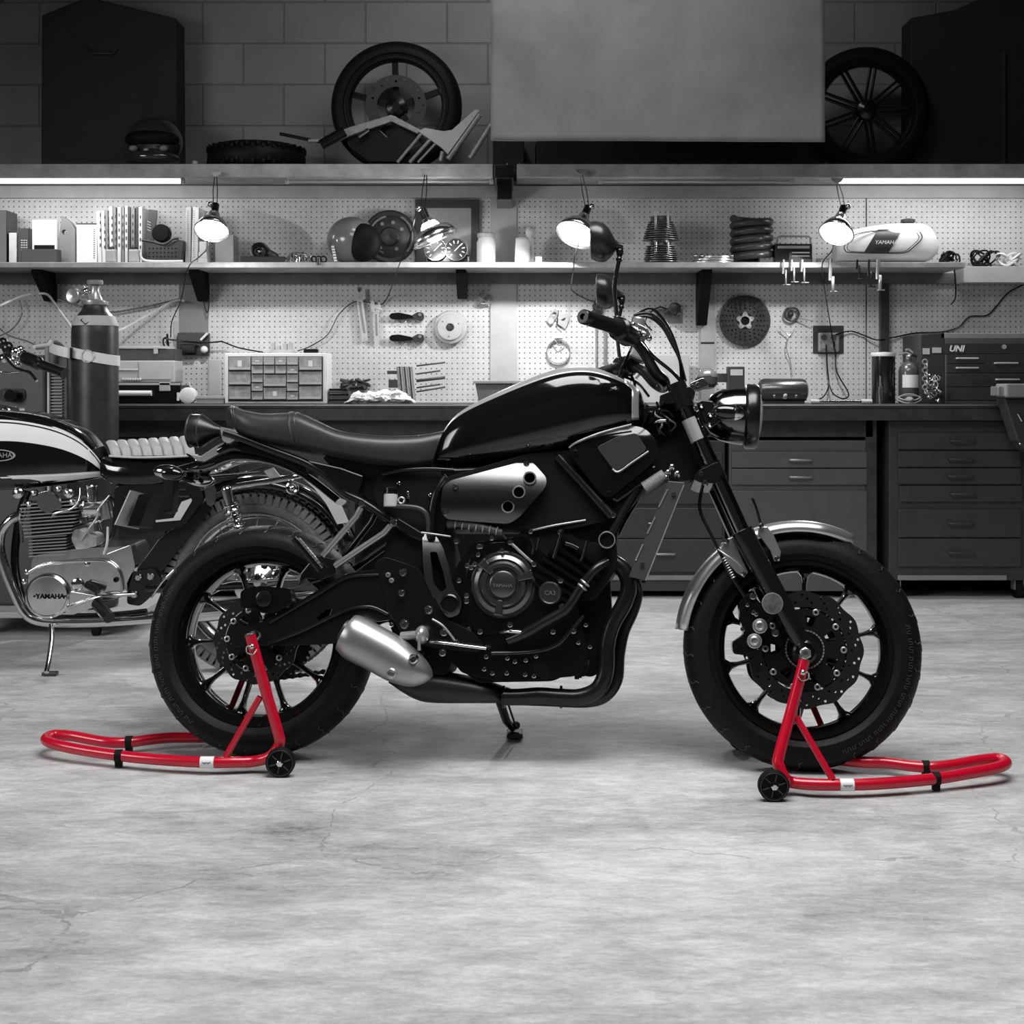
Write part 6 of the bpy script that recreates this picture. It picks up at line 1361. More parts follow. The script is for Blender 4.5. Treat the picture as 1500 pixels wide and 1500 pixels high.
# coil springs (stack of thick coils)
sp_m = mat('spring_rubber', .035, .3)
mb = MB(); c = on(zs, 6.57, 1101); pts = []
for i in range(181):
    t_ = i/180; a_ = t_*2*PI*5.3+1; pts.append(c+V((math.cos(a_)*.088, math.sin(a_)*.07, .02+t_*.205)))
mb.tube(pts, .019, n=12); solo('coil_spring', mb, sp_m, 'large thick black coil spring standing on the middle shelf beside the radio', 'spring')
# radio
c = on(zs, 6.5, 1163); t = thing('portable_radio', 'small dark portable radio with carrying handle on the middle shelf', 'radio', c); mb = MB(); mb.bb(px(1135, 6.5), px(1190, 6.5), 6.5, 6.56, zs, pz(357, 6.5)); obj('radio_body', mb, satin, t, bev=.004)
mb = MB(); a_, b_ = W(1138, 358, 6.53), W(1188, 358, 6.53); mb.tube([a_, W(1139, 348, 6.53), W(1142, 346, 6.53), W(1184, 346, 6.53), W(1187, 348, 6.53), b_], .005, n=8); obj('carrying_handle', mb, pgrey, t)
mb = rbox(1139, 1186, 360, 364, 6.499, .002); obj('tuning_scale', mb, pgrey, t); mb = rbox(1160, 1186, 369, 371, 6.499, .002); rbox(1160, 1186, 374, 376, 6.499, .002, mb); obj('dial_slots', mb, lgrey, t); mb = rbox(1138, 1156, 367, 381, 6.498, .002); obj('speaker_grille', mb, matte, t)
# white tank
c = on(zs, 6.55, 1300); t = thing('fuel_tank', 'white motorcycle fuel tank with dark diagonal emblem lying on the middle shelf', 'fuel tank', c); mb = MB()
TT = [((1222, 352), (1222, 384), .05), ((1232, 343), (1230, 386), .08), ((1262, 334), (1262, 387), .10), ((1300, 329), (1300, 387), .11), ((1340, 328), (1335, 387), .11), ((1356, 332), (1352, 385), .10), ((1366, 345), (1362, 380), .08), ((1372, 360), (1368, 374), .05)]
def tk(x, y): return W(x, y, 6.57)
mb.loft([(tk(*a), tk(b[0], min(b[1], 386.5)), h) for a, b, h in TT], e=2.8, n=36, k=5, wd=(0, -1, 0)); obj('tank_body', mb, white, t)
mb = MB(); q = tk(1330, 326); mb.lathe(q-V((0, 0, .012)), (0, 0, 1), [(.028, 0), (.028, .012), (.034, .013), (.034, .026), (.02, .03), (0, .03)], n=24); obj('fuel_cap', mb, dgrey, t)
Ye = 6.57-.113; 
def tkp(x, y):
    u_ = abs((y-358)/29); return W(x, y, 6.57-.112*max(.05, (1-min(.98, u_)**2.8))**(1/2.8)-.004)
for rr_, w_ in ((1, .0022), (.92, .0014)):
    mb = MB(); pts = [(1237, 360), (1246, 348), (1266, 340), (1310, 336), (1340, 336), (1349, 342), (1350, 350), (1338, 362), (1326, 370), (1300, 371), (1250, 370), (1239, 368)]
    cx, cy = 1293, 354; P = cr([tkp(cx+(x-cx)*rr_, cy+(y-cy)*rr_) for x, y in pts], 4, True); mb.tube(P, w_, n=6, closed=True); obj('pinstripe', mb, matte, t)
mb = MB(); R = [[tkp((1268 if j == 0 else 1268)+36*0+(x*36)+(1-y_)*20-2, 336+y_*33) + V((0, -.001, 0)) for x in (0, .2, .4, .6, .8, 1)] for j, y_ in enumerate([0, .2, .4, .6, .8, 1])]
mb.ring(R, closed_u=False); em = obj('emblem_panel', mb, dgrey, t)
mb = text_mb('YAMAHA', .026, .001, shear=.2); xform(mb, Matrix.Translation(W(1298, 355, 6.443)) @ Matrix.Rotation(PI/2, 4, 'X')); obj('emblem_lettering', mb, white, em)
# coils of cable
rg = random.Random(5)
def coil(n, lb, x, Y, z, w_, h, m, k=6, r=.0045, cat='cable'):
    c = on(z, Y, x); mb = MB()
    for i in range(k):
        cx = (rg.random()-.5)*w_*.5; a0 = rg.random()*6; pts = []
        for j in range(16):
            a_ = a0+2*PI*j/16; pts.append(c+V((cx+math.cos(a_)*w_*.32*(.8+.3*rg.random()), math.sin(a_)*.03, max(.005, h*.5+math.sin(a_+i)*h*.42))))
        mb.tube(cr(pts, 3, True), r, n=6, closed=True)
    return solo(n, mb, m, lb, cat)
coil('cable_coil', 'dark coiled cable lying just right of the white fuel tank', 1390, 6.5, zs, .10, .06, satin)
zl = pz(390, WY-.14)
coil('cable_coil', 'black coiled cable on the pale ledge, left of the white coil', 1442, 6.66, zl, .13, .085, satin, 9)
coil('cable_coil', 'white coiled cable on the pale ledge at the right edge', 1478, 6.66, zl, .11, .07, white, 6, .006)
mb = MB(); mb.box(on(zs+.012, 6.5, 1199), (.02, .02, .024)); solo('small_tin', mb, pgrey, 'tiny grey tin between the radio and the white fuel tank', 'tin', bev=.002)
# C-clamps on shelf edge
def cclamp(lb, x, y0, y1, wd=10, m=steel, ww=1, g=None):
    Y = SY-.012; t = thing('bar_clamp', lb, 'clamp', W(x, y1, Y), group=g); mb = MB()
    mb.tube([W(x, y0+3, Y+.06), W(x, y0, Y), W(x-1, (y0+y1)/2, Y), W(x-1, y1-16, Y)], .0045*ww, n=8, flat=1); obj('clamp_frame', mb, m, t)
    mb = MB(); mb.cyl(W(x+wd*.3, y1-22, Y), W(x+wd*.3, y1, Y), .0045*ww, n=8); mb.cyl(W(x-wd*.1, y1, Y), W(x+wd, y1, Y), .003, n=8); obj('screw_handle', mb, m, t)
for i, (x, y1, lb, ww) in enumerate([(1148, 417, 'leftmost small clamp hanging below the radio', 1), (1160, 413, 'second small clamp hanging below the radio, cross handle low', 1), (1175, 414, 'third small clamp hanging below the radio', 1), (1217, 427, 'pale straight bar clamp hanging below the right lit lamp', 1.8), (1256, 408, 'dark thin clamp hanging under the white fuel tank', 1), (1273, 420, 'thin clamp hanging just left of the large clamp under the white tank', 1), (1286, 425, 'large pale clamp hanging under the white fuel tank', 1.9)]):
    cclamp(lb, x, 381, y1, m=steel if ww > 1 or i < 3 else satin, ww=ww)
# ================= pegboard wall tools =================
PY = WY-.004
def pp(n, pts, th_, m, par, Y=PY, holes=(), bev=.001, **k):
    mb = MB(); mb.prism([W(x, y, Y) for x, y in pts], (0, -th_, 0), [[W(x, y, Y) for x, y in h] for h in holes]); return obj(n, mb, m, par, bev=bev, **k)
def peghook(x, y, t, dx=0):
    mb = MB(); q = W(x, y, WY); mb.tube([q, q+V((0, -.03, 0)), q+V((0, -.035, .008))], .0025, n=6); obj('peg_hook', mb, steel, t)
wr = mat('wrench_steel', .6, .35, .3)
for (hx_, hy), (tx, ty), s, lb in (((527, 437), (534, 500), 1.15, 'larger adjustable spanner hanging on the pegboard, left of the pair'), ((551, 455), (552, 504), .95, 'smaller adjustable spanner hanging on the pegboard, right of the pair')):
    t = thing('adjustable_spanner', lb, 'spanner', W(tx, ty, PY-.02)); Y = PY-.014
    pp('handle', rnd([(hx_-4*s, hy), (hx_+4*s, hy), (tx+4.2*s, ty-6), (tx+4*s, ty), (tx-4*s, ty), (tx-4*s, ty-6)], 3), .008, wr, t, Y, [circp(tx, ty-3, 2)])
    pp('groove', [(hx_-1.5*s, hy+5), (hx_+1.5*s, hy+5), (tx+1.5*s, ty-12), (tx-1.5*s, ty-12)], .0095, pgrey, t, Y)
    pp('jaw', rnd([(hx_-8*s, hy-14*s), (hx_-3*s, hy-16*s), (hx_-2*s, hy-8*s), (hx_+2*s, hy-8*s), (hx_+5*s, hy-14*s), (hx_+8*s, hy-6*s), (hx_+7*s, hy+2*s), (hx_-5*s, hy+3*s), (hx_-8*s, hy-4*s)], 2), .012, wr, t, Y)
    mb = MB(); mb.cyl(W(hx_+1, hy-3, Y-.008), W(hx_+9, hy-1, Y-.008), .007, n=12); obj('worm_screw', mb, wr, t); peghook(hx_, hy, t)
for y, lb in ((463, 'upper of two dark-handled pruner-like cutters on the pegboard'), (495, 'lower of two dark-handled pruner-like cutters on the pegboard')):
    t = thing('hand_tool', lb, 'hand tool', W(596, y+6, PY-.02), group='matching hand tools on the pegboard'); Y = PY-.012
    pp('grip', rnd([(570, y+1), (573, y-4), (585, y-5), (604, y-1), (606, y+3), (590, y+5), (574, y+5)], 3), .016, satin, t, Y, bev=.004)
    pp('head', rnd([(602, y), (612, y-6), (620, y-5), (622, y+2), (618, y+8), (608, y+5)], 3), .012, dgrey, t, Y, bev=.003)
    for x in (589, 612):
        mb = MB(); q = W(x, y+7, WY); mb.tube(cr([q+V((-.024, 0, .01)), q+V((-.02, -.02, -.004)), q+V((0, -.026, -.012)), q+V((.02, -.02, -.004)), q+V((.024, 0, .01))], 4), .0022, n=6); obj('holding_loop', mb, steel, t)
    mb = MB(); mb.cyl(W(615, y-2, Y-.012), W(615, y-2, Y-.02), .008, n=12); obj('pivot', mb, steel, t)
# grinding disc
t = thing('grinding_disc', 'round pale stepped disc hanging on the pegboard left of the stud', 'disc', W(660, 483, PY)); c = W(660, 480, PY)
mb = MB(); mb.lathe(c, (0, -1, 0), [(.08, 0), (.083, .01), (.083, .03), (.078, .036), (.064, .038), (.062, .052), (.03, .056), (.02, .056), (.018, .045), (0, .045)], n=48); gd = obj('disc_body', mb, lgrey, t)
mb = MB(); mb.cyl(c+V((0, -.046, 0)), c+V((0, -.060, 0)), .011, n=16); mb.torus(c+V((0, -.057, 0)), (0, 1, 0), .016, .003, 20, 6)
for k in range(3):
    a_ = k*2.1+.4; q = c+V((math.cos(a_)*.045, -.054, math.sin(a_)*.045)); mb.cyl(q, q+V((0, -.004, 0)), .003)
obj('centre_nut', mb, dgrey, gd)
def knot(n, lb, cat, x, y, w_, h, m, k=6, r=.004, seed=1):
    rr = random.Random(seed); mb = MB(); c = W(x, y, PY-.02)
    for i in range(k):
        P = [c+V(((rr.random()-.5)*w_, (rr.random()-.5)*.03, (rr.random()-.5)*h)) for _ in range(4)]; mb.tube(cr(P, 5), r*(.7+.8*rr.random()), n=7)
    return solo(n, mb, m, lb, cat)
knot('wire_bundle', 'little tangle of pale wire hanging left of the stud', 'wire', 712, 439, .07, .07, steel, 7, .003, 4)
# hanging parts
t = thing('spare_links', 'small cluster of bright metal parts hanging above the round hose clamp', 'metal parts', W(820, 480, PY-.01))
pp('link', rnd([(805, 460), (812, 452), (818, 456), (816, 464), (812, 470), (806, 468)], 2), .012, steel, t, PY-.004, [circp(812, 460, 3)])
pp('link', rnd([(818, 462), (830, 458), (835, 466), (828, 482), (822, 478), (815, 474)], 2), .008, lgrey, t, PY-.006, [[(822, 468), (829, 465), (826, 474)]]); pp('link', rnd([(800, 468), (808, 464), (812, 472), (806, 476)], 2), .008, lgrey, t, PY-.01)
mb = MB(); mb.tube([W(818, 455, PY), W(816, 475, PY-.02), W(822, 480, PY-.02)], .003); obj('peg_hook', mb, satin, t)
c = W(818, 515, PY-.012); mb = MB(); mb.lathe(c, (0, -1, 0), [(.056, -.008), (.060, -.008), (.060, .008), (.056, .008)], n=48, loop=True); mb.tube(cr([c+V((-.04, 0, .03)), c+V((-.02, -.02, .055)), c+V((0, -.02, .03)), c+V((.03, -.01, .04))], 5), .003); mb.cyl(c+V((-.02, -.01, .066)), c+V((.02, -.01, .068)), .007)
solo('hose_clamp', mb, steel, 'thin round metal hose clamp hanging right of the stud', 'clamp')
knot('chain_bundle', 'bundle of thin chain hanging behind the near grip of the black motorcycle', 'chain', 876, 448, .05, .09, dgrey, 12, .005, 8)
mb = MB(); mb.bb(px(872, PY), px(874.5, PY), PY-.02, PY, zb, pz(470, PY)); mb.bb(px(884, PY), px(887, PY), PY-.03, PY, zb, pz(480, PY)); solo('hanging_rods', mb, steel, 'two thin upright rods behind the handlebar of the black motorcycle', 'rods')
t = thing('spare_carburettor', 'dark hanging throttle part with a curved cable left of the long bracket', 'motorcycle part', W(985, 470, PY-.02)); mb = MB(); c = W(988, 452, PY-.03); mb.lathe(c+V((0, .02, 0)), (0, -1, 0), [(.024, 0), (.03, .01), (.03, .035), (.02, .04), (0, .04)], n=20); mb.sph(c+V((.02, -.02, -.03)), .014, 10, 8); mb.cyl(c+V((-.05, 0, -.02)), c+V((0, 0, .01)), .012); obj('body', mb, dgrey, t)
mb = MB(); mb.tube(cr([W(990, 462, PY-.03), W(970, 450, PY-.03), W(955, 456, PY-.03), W(945, 472, PY-.03), W(955, 484, PY-.02)], 5), .004); obj('cable', mb, satin, t)
pp('card', [(962, 452), (1000, 452), (1000, 474), (962, 474)], .002, pgrey, t, WY, bev=0)
# perforated brake disc
c = W(1091, 470, PY-.01); t = thing('perforated_brake_disc', 'large dark perforated brake disc hanging on the pegboard', 'brake disc', c); X_, Z_ = V((1, 0, 0)), V((0, 0, 1)); hs = [circ(c, .042, X_, Z_, 30)[::-1]]
for r, n_ in ((.112, 26), (.095, 24), (.078, 20), (.062, 16)):
    for i in range(n_): a_ = 2*PI*(i+(.5 if n_ % 2 else 0))/n_; hs.append(circ(c+X_*math.cos(a_)*r+Z_*math.sin(a_)*r, .0052, X_, Z_, 8)[::-1])
mb = MB(); mb.prism(circ(c, .126, X_, Z_, 64), (0, -.006, 0), hs); obj('disc_plate', mb, mat('disc_hanging', .05, .45, .5), t)
mb = MB(); out = []; 
for i in range(60):
    a_ = 2*PI*i/60; out.append(c+(X_*math.cos(a_)+Z_*math.sin(a_))*(.036+.009*math.cos(5*(a_-PI/2))))
mb.prism([p+V((0, -.004, 0)) for p in out], (0, -.008, 0), [circ(c+V((0, -.004, 0)), .022, X_, Z_, 24)[::-1]]+[circ(c+V((0, -.004, 0))+(X_*math.cos(a_)+Z_*math.sin(a_))*.037, .0035, X_, Z_, 8)[::-1] for a_ in [PI/2+2*PI*k/5 for k in range(5)]]); obj('star_carrier', mb, lgrey, t)
mb = MB(); mb.cyl(c+V((0, -.0005, 0)), c+V((0, .004, 0)), .024, n=20); obj('dark_boss', mb, matte, t)
# hook thing
t = thing('hook_with_cables', 'dark curled hook with thin wires hanging right of the perforated disc', 'hook', W(1160, 500, PY-.02)); mb = MB(); mb.tube(cr([W(*q, PY-.02) for q in [(1152, 452), (1166, 452), (1170, 462), (1160, 470), (1150, 464), (1152, 452)]], 5), .006); mb.sph(W(1158, 460, PY-.02), .016, 12, 8); obj('hook_body', mb, dgrey, t)
mb = MB(); mb.tube([W(1168, 466, PY-.02), W(1192, 470, PY-.05)], .003); mb.tube([W(1142, 480, PY-.02), W(1156, 492, PY-.02), W(1164, 482, PY-.02)], .0025); mb.tube(cr([W(1156, 492, PY-.02), W(1152, 510, PY-.02), W(1158, 530, PY-.01), W(1161, 552, PY-.01)], 5), .002); obj('wires', mb, steel, t)
# outlet
c = W(1213, 498, WY); t = thing('power_outlet', 'open double power outlet on a dark square backing board', 'outlet', c); mb = rbox(1191, 1236, 477, 518, WY-.004, .004); obj('backing_plate', mb, dgrey, t)
mb = rbox(1199, 1230, 487, 516, WY-.03, .026); ob_ = obj('outlet_box', mb, steel, t, bev=.008)
for x in (1207, 1221):
    for y in (494, 507):
        mb = MB(); mb.cyl(W(x, y, WY-.03), W(x, y, WY-.036), .014, n=20); obj('socket', mb, dgrey if y == 494 else pgrey, ob_)
for pts, lb in (([(1210, 505, WY-.04), (1212, 540, WY-.03), (1214, 565, WY-.03), (1205, 582, WY-.08), (1190, 586, WY-.15)], 'thin dark cable dropping straight from the outlet to the bench'), ([(1222, 500, WY-.04), (1224, 520, WY-.03), (1226, 545, WY-.03), (1240, 570, WY-.04), (1243, 580, WY-.05), (1234, 584, WY-.06), (1220, 576, WY-.05), (1214, 560, WY-.034)], 'dark looped cable hanging from the right side of the outlet'),
    ([(1224, 490, WY-.04), (1245, 485, WY-.02), (1262, 490, WY-.02), (1285, 498, WY-.04), (1310, 494, WY-.02), (1340, 488, WY-.01), (1380, 486, WY-.01), (1405, 478, WY-.01), (1420, 464, WY-.01), (1445, 462, WY-.01), (1460, 448, WY-.01), (1478, 428, WY-.01), (1510, 412, WY-.01)], 'long dark cable running from the outlet up to the right edge')):
    mb = MB(); mb.tube(cr([W(*q) for q in pts], 6), .0035, n=6); solo('power_cable', mb, satin, lb, 'cable')
# pipe/post with cleat
mb = MB(); mb.bb(px(1287, WY), px(1300, WY), WY-.035, WY-.001, zb, pz(417, WY)); solo('wall_post', mb, dgrey, 'narrow upright post on the pegboard behind the steel container', 'post', bev=.003)
mb = MB(); mb.bb(px(1026, WY), px(1046, WY), WY-.012, WY-.001, zb, pz(417, WY)); t = solo('wall_strip', mb, lgrey, 'pale vertical strip on the wall below the long bracket', 'strip', bev=.002)
mb = MB(); mb.bb(px(1026, WY), px(1046, WY), WY-.0135, WY-.012, pz(504, WY), pz(501, WY)); obj('dark_line', mb, dgrey, t)
# left wall cables and boxes
for pts, r, m_, lb in (([(-30, 460, 6.4), (0, 448, 6.4), (25, 436, 6.5), (46, 430, 6.6)], .006, lgrey, 'pale cable rising to the bracket at the far left'), ([(56, 430, 6.6), (70, 432, 6.6), (82, 448, 6.5), (100, 473, 6.3), (112, 492, 6.1)], .006, lgrey, 'pale cable sloping down to the gas cylinder from the left'),
    ([(150, 492, 6.1), (175, 484, 6.4), (205, 468, 6.6), (240, 448, 6.7), (258, 440, 6.7), (270, 441, 6.7)], .006, lgrey, 'pale cable rising right from the gas cylinder to the bracket'), ([(60, 430, 6.72), (90, 440, 6.72), (150, 457, 6.72), (205, 451, 6.72), (262, 438, 6.72)], .004, satin, 'thin dark cable sagging along the wall behind the gas cylinder'),
    ([(28, 440, 6.7), (32, 460, 6.7), (20, 480, 6.7), (0, 492, 6.7), (-30, 500, 6.7)], .0035, satin, 'dark cable loop on the pegboard at the left edge'), ([(-10, 470, 6.7), (10, 490, 6.7), (40, 500, 6.7), (52, 506, 6.7)], .003, satin, 'thin dark wire above the old motorcycle handlebar'),
    ([(325, 500, 6.7), (345, 508, 6.7), (362, 512, 6.7), (385, 516, 6.65)], .0035, satin, 'dark lead reaching the top of the drawer organiser'), ([(245, 497, 6.7), (270, 500, 6.69), (300, 502, 6.7), (326, 500, 6.7)], .004, satin, 'dark lead running through the open outlet box at the left'),
    ([(300, 430, 6.7), (306, 445, 6.7), (303, 458, 6.7), (298, 440, 6.7)], .003, satin, 'small loop of wire right of the second bracket')):
    mb = MB(); mb.tube(cr([W(*q) for q in pts], 6), r, n=7); solo('wall_cable', mb, m_, lb, 'cable')
t = thing('wall_outlet_box', 'dark open junction box with plugs on the left pegboard', 'outlet', W(282, 520, WY)); mb = rbox(260, 306, 488, 520, WY-.03, .028); obj('box_body', mb, dgrey, t, bev=.003)
mb = rbox(264, 286, 504, 517, WY-.06, .03); obj('plug', mb, satin, t, bev=.004); mb = MB(); mb.cyl(W(294, 498, WY-.05), W(304, 488, WY-.05), .006); mb.sph(W(299, 512, WY-.045), .018, 12, 8); obj('white_plug', mb, white, t)
mb = rbox(262, 305, 417, 487, WY-.006, .005); solo('wall_panel', mb, pgrey, 'grey flat panel on the wall above the left junction box', 'panel')
mb = rbox(255, 262, 470, 560, WY-.008, .006); solo('wall_batten', mb, lgrey, 'narrow pale upright batten left of the junction box', 'batten')
mb = MB(); mb.torus(W(245, 497, 6.68), (1, .3, 0), .024, .005, 24, 8); mb.torus(W(243, 502, 6.68), (1, -.3, .2), .024, .004, 24, 8); solo('cable_coil', mb, satin, 'small black coil hanging beside the left junction box', 'cable')
# ================= on the bench =================
Yb = 6.45
def bx(n, lb, cat, x0, x1, yt, m, Y=Yb, dep=.15, z=zb, bev=.003, group=None):
    mb = MB(); mb.bb(px(x0, Y), px(x1, Y), Y, Y+dep, z, pz(yt, Y)); return solo(n, mb, m, lb, cat, group, bev=bev)
# lower toolbox
c = on(zb, 6.4, 210); t = thing('tool_box', 'black tool box with a long white handle standing on the bench at the left', 'tool box', c)
mb = MB(); mb.bb(px(160, 6.4), px(265, 6.4), 6.4, 6.6, zb, pz(564, 6.4)); obj('box_body', mb, satin, t, bev=.004)
mb = MB(); mb.tube([W(173, 576, 6.39), W(222, 576, 6.39)], .013, n=14); obj('handle', mb, white, t); mb = rbox(233, 249, 560, 573, 6.39, .012); obj('latch', mb, lgrey, t, bev=.003)
mb = rbox(160, 262, 561, 564, 6.39, .01); obj('lid_edge', mb, lgrey, t); mb = rbox(259, 262, 575, 587, 6.39, .01); obj('corner_trim', mb, white, t)
z2 = pz(561, 6.4)
t = thing('plastic_organiser', 'cloudy plastic container of screws on top of the black tool box', 'container', on(z2, 6.42, 205)); mb = MB(); mb.bb(px(158, 6.42), px(256, 6.42), 6.42, 6.58, z2, pz(528, 6.42)); obj('container_body', mb, mat('cloudy_box', .4, .35), t, bev=.006)
mb = rbox(203, 250, 529, 556, 6.415, .004); obj('front_window', mb, lgrey, t, bev=.002); mb = MB()
for i in range(12): mb.sph(W(168+i*3, 542, 6.418), .006, 8, 6)
for i in range(8): mb.sph(W(180+i*3.6, 556, 6.416), .008, 8, 6)
obj('screws_inside', mb, lgrey, t, kind='stuff')
z3 = pz(528, 6.42)
t = thing('tool_box', 'flat dark case with a pale lid on top of the cloudy container', 'tool box', on(z3, 6.43, 205)); mb = MB(); mb.bb(px(158, 6.43), px(256, 6.43), 6.43, 6.58, z3, pz(511, 6.43)); obj('box_body', mb, dgrey, t, bev=.004); mb = rbox(158, 244, 507, 511, 6.42, .16); obj('pale_lid', mb, lgrey, t, bev=.002); mb = rbox(225, 231, 511, 518, 6.42, .01); obj('latch', mb, lgrey, t)
# roll, tray, flat board
mb = MB(); c = W(276, 584, 6.42); c.z = zb+.038; mb.lathe(c, (0, -1, 0), [(.018, -.03), (.038, -.03), (.038, .02), (.03, .024), (.0, .022)], n=32); solo('tape_roll', mb, white, 'white round roll standing on the bench beside the black tool box', 'roll')
t = thing('small_parts_tray', 'shallow clear tray with small parts left of the drawer organiser', 'tray', on(zb, 6.42, 305)); mb = MB(); mb.bb(px(288, 6.42), px(328, 6.42), 6.42, 6.5, zb, zb+.03); obj('tray_body', mb, mat('cloudy_box', .4, .35), t, bev=.003); mb = rbox(287, 330, 580, 584, 6.415, .09); obj('tray_rim', mb, lgrey, t, bev=.001)
mb = MB(); mb.cyl(W(276, 560, 6.44), W(288, 586, 6.42), .005); solo('thin_rod', mb, lgrey, 'thin pale rod leaning by the white round roll', 'rod')
bx('leaning_board', 'pale blank board leaning on the pegboard left of the drawer organiser', 'board', 305, 324, 527, lgrey, Y=6.70, dep=.02)
# drawer organiser
t = thing('drawer_organiser', 'pale cabinet of small clear drawers on the bench', 'drawer organiser', on(zb, 6.4, 404)); Yo = 6.4
o_ = [on(zb, Yo, 329), on(zb, Yo, 480), W(480, 517, Yo), W(329, 517, Yo)]
mb = MB(); mb.bb(px(329, Yo), px(480, Yo), Yo+.005, Yo+.16, zb, pz(517, Yo)); obj('casing', mb, white, t, bev=.004)
mb = MB(); mb.bb(px(334, Yo), px(473, Yo), Yo+.0035, Yo+.006, zb+.01, pz(522, Yo)); obj('dark_interior', mb, dgrey, t)
drw = mat('drawer_plastic', .32, .25, noise_amt=.3, nscale=30)
cells = []
for x0, x1 in ((335, 367), (438, 471)):
    for k in range(3): cells.append((x0, x1, 523+k*21.5, 542+k*21.5))
for x0, x1 in ((368.5, 385), (420, 436.5)):
    for k in range(5): cells.append((x0, x1, 523+k*12.8, 534.5+k*12.8))
for x0, x1 in ((386, 402), (403, 419)):
    for k in range(2): cells.append((x0, x1, 523+k*12.8, 534.5+k*12.8))
cells += [(386, 419, 549, 566), (386, 419, 568, 585)]
for i, (x0, x1, y0, y1) in enumerate(cells):
    mb = rbox(x0, x1, y0, y1, Yo-.002, .006); dr = obj('clear_drawer', mb, drw, t, bev=.001)
    mb = rbox(x0+1, x1-1, y1-3.5, y1-.6, Yo-.010, .008); obj('drawer_lip', mb, lgrey, dr)
    if i % 3 == 0:
        mb = rbox((x0+x1)/2-3, (x0+x1)/2+3, y0+5, y1-5, Yo-.0032, .0012); obj('drawer_tag', mb, paper, dr)
zo = pz(517, Yo)
mb = MB(); 
for x, h in ((400, .05), (408, .035), (418, .045), (426, .05)): mb.box(on(zo+h/2, 6.45, x), (.018, .03, h))
mb.bb(px(398, 6.44), px(430, 6.44), 6.43, 6.47, zo, zo+.015); solo('plug_adapter', mb, lgrey, 'small pale device on top of the drawer organiser', 'device', bev=.002)
mb = MB(); mb.box(on(zo+.01, 6.46, 456), (.07, .04, .02)); solo('eyeglass_case', mb, satin, 'thin black case on the right end of the drawer organiser top', 'case', bev=.006)
# striped stack, rag
for k in range(6):
    mb = MB(); z_ = zb+.012*k; mb.bb(px(481+(k % 2), 6.38), px(514-(k*1.1), 6.38), 6.38, 6.48, z_, z_+.0105); solo('flat_file', mb, satin if k % 2 else dgrey, ['lowest', 'second lowest', 'third lowest', 'third highest', 'second highest', 'topmost'][k]+' of the thin dark plates stacked right of the drawer organiser', 'plate', 'thin dark plates stacked on the bench', bev=.001)
knot('small_fittings', 'small dark fittings lying behind the stack of thin plates', 'fittings', 520, 563, .16, .05, dgrey, 8, .007, 12)
mb = MB(); R = []
for i in range(61):
    u_ = i/60; x = 508+u_*98; en = min(1, 6*u_, 6*(1-u_))**.6; hgt = (.052+.022*noise.noise(V((u_*6, 3, 0))))*max(.12, en)
    ring = []
    for j in range(24):
        a_ = 2*PI*j/24; q = on(zb+.003, 6.40, x); v_ = V((u_*9, math.cos(a_)*2.2, math.sin(a_)*2.2)); n_ = 1+.28*noise.noise(v_)-.35*abs(noise.noise(v_*2.1+V((u_*8, 5, 1))))
        ring.append(q+V((.02*noise.noise(v_*1.5), math.cos(a_)*.06*n_, max(0, hgt*.5*(1+math.sin(a_)*n_*1.15)))))
    R.append(ring)
mb.ring(R); solo('shop_rag', mb, cloth, 'crumpled white rag lying on the bench', 'rag')
# file rack with rods
t = thing('plate_rack', 'set of upright metal plates with rods pointing right, behind the white rag', 'rack', on(zb, 6.5, 600))
for k in range(7):
    x = 580+k*3.6; mb = MB(); mb.prism([W(x, 537, 6.5), W(x+1.8, 537, 6.5), on(zb, 6.5, x+7), on(zb, 6.5, x+5)], (0, .05, 0)); obj('plate', mb, [steel, dgrey][k % 2], t)
for k, y in enumerate((534, 546, 556, 566, 572)):
    mb = MB(); mb.cyl(W(610, y+2, 6.52), W(652 if k % 2 == 0 else 645, y-(3 if k < 4 else 5), 6.52), .004 if k != 2 else .007, n=8); obj('rod', mb, dgrey, t)
mb = rbox(567, 582, 543, 548, 6.5, .02); obj('end_block', mb, dgrey, t, bev=.002); mb = rbox(569, 582, 556, 568, 6.5, .03); obj('end_block', mb, dgrey, t, bev=.002)
# plastic bin
t = thing('plastic_bin', 'dark grey plastic bin on the bench behind the black fuel tank', 'bin', on(zb, 6.4, 775)); mb = MB()
mb.prism([on(zb, 6.4, 702), on(zb, 6.4, 858), W(866, 562, 6.4), W(696, 562, 6.4)], (0, .25, 0)); obj('bin_body', mb, mat('bin_grey', .10, .5), t, bev=.004); mb = rbox(693, 869, 558, 562, 6.39, .27); obj('bin_rim', mb, pgrey, t, bev=.002)
bx('manual_box', 'mid-grey carton on the bench behind the forks of the black motorcycle', 'box', 925, 1010, 520, lgrey, Y=6.6, dep=.1)
# lamp ball, meter
t = thing('battery_tester', 'small grey meter with a pale screen standing on the bench', 'meter', on(zb, 6.5, 1078)); mb = MB(); mb.bb(px(1066, 6.5), px(1091, 6.5), 6.5, 6.55, zb, pz(537, 6.5)); obj('meter_body', mb, dgrey, t, bev=.004); mb = rbox(1070, 1088, 541, 550, 6.497, .004); obj('meter_screen', mb, lgrey, t); mb = rbox(1047, 1066, 547, 560, 6.52, .03); obj('side_grip', mb, dgrey, t, bev=.003)
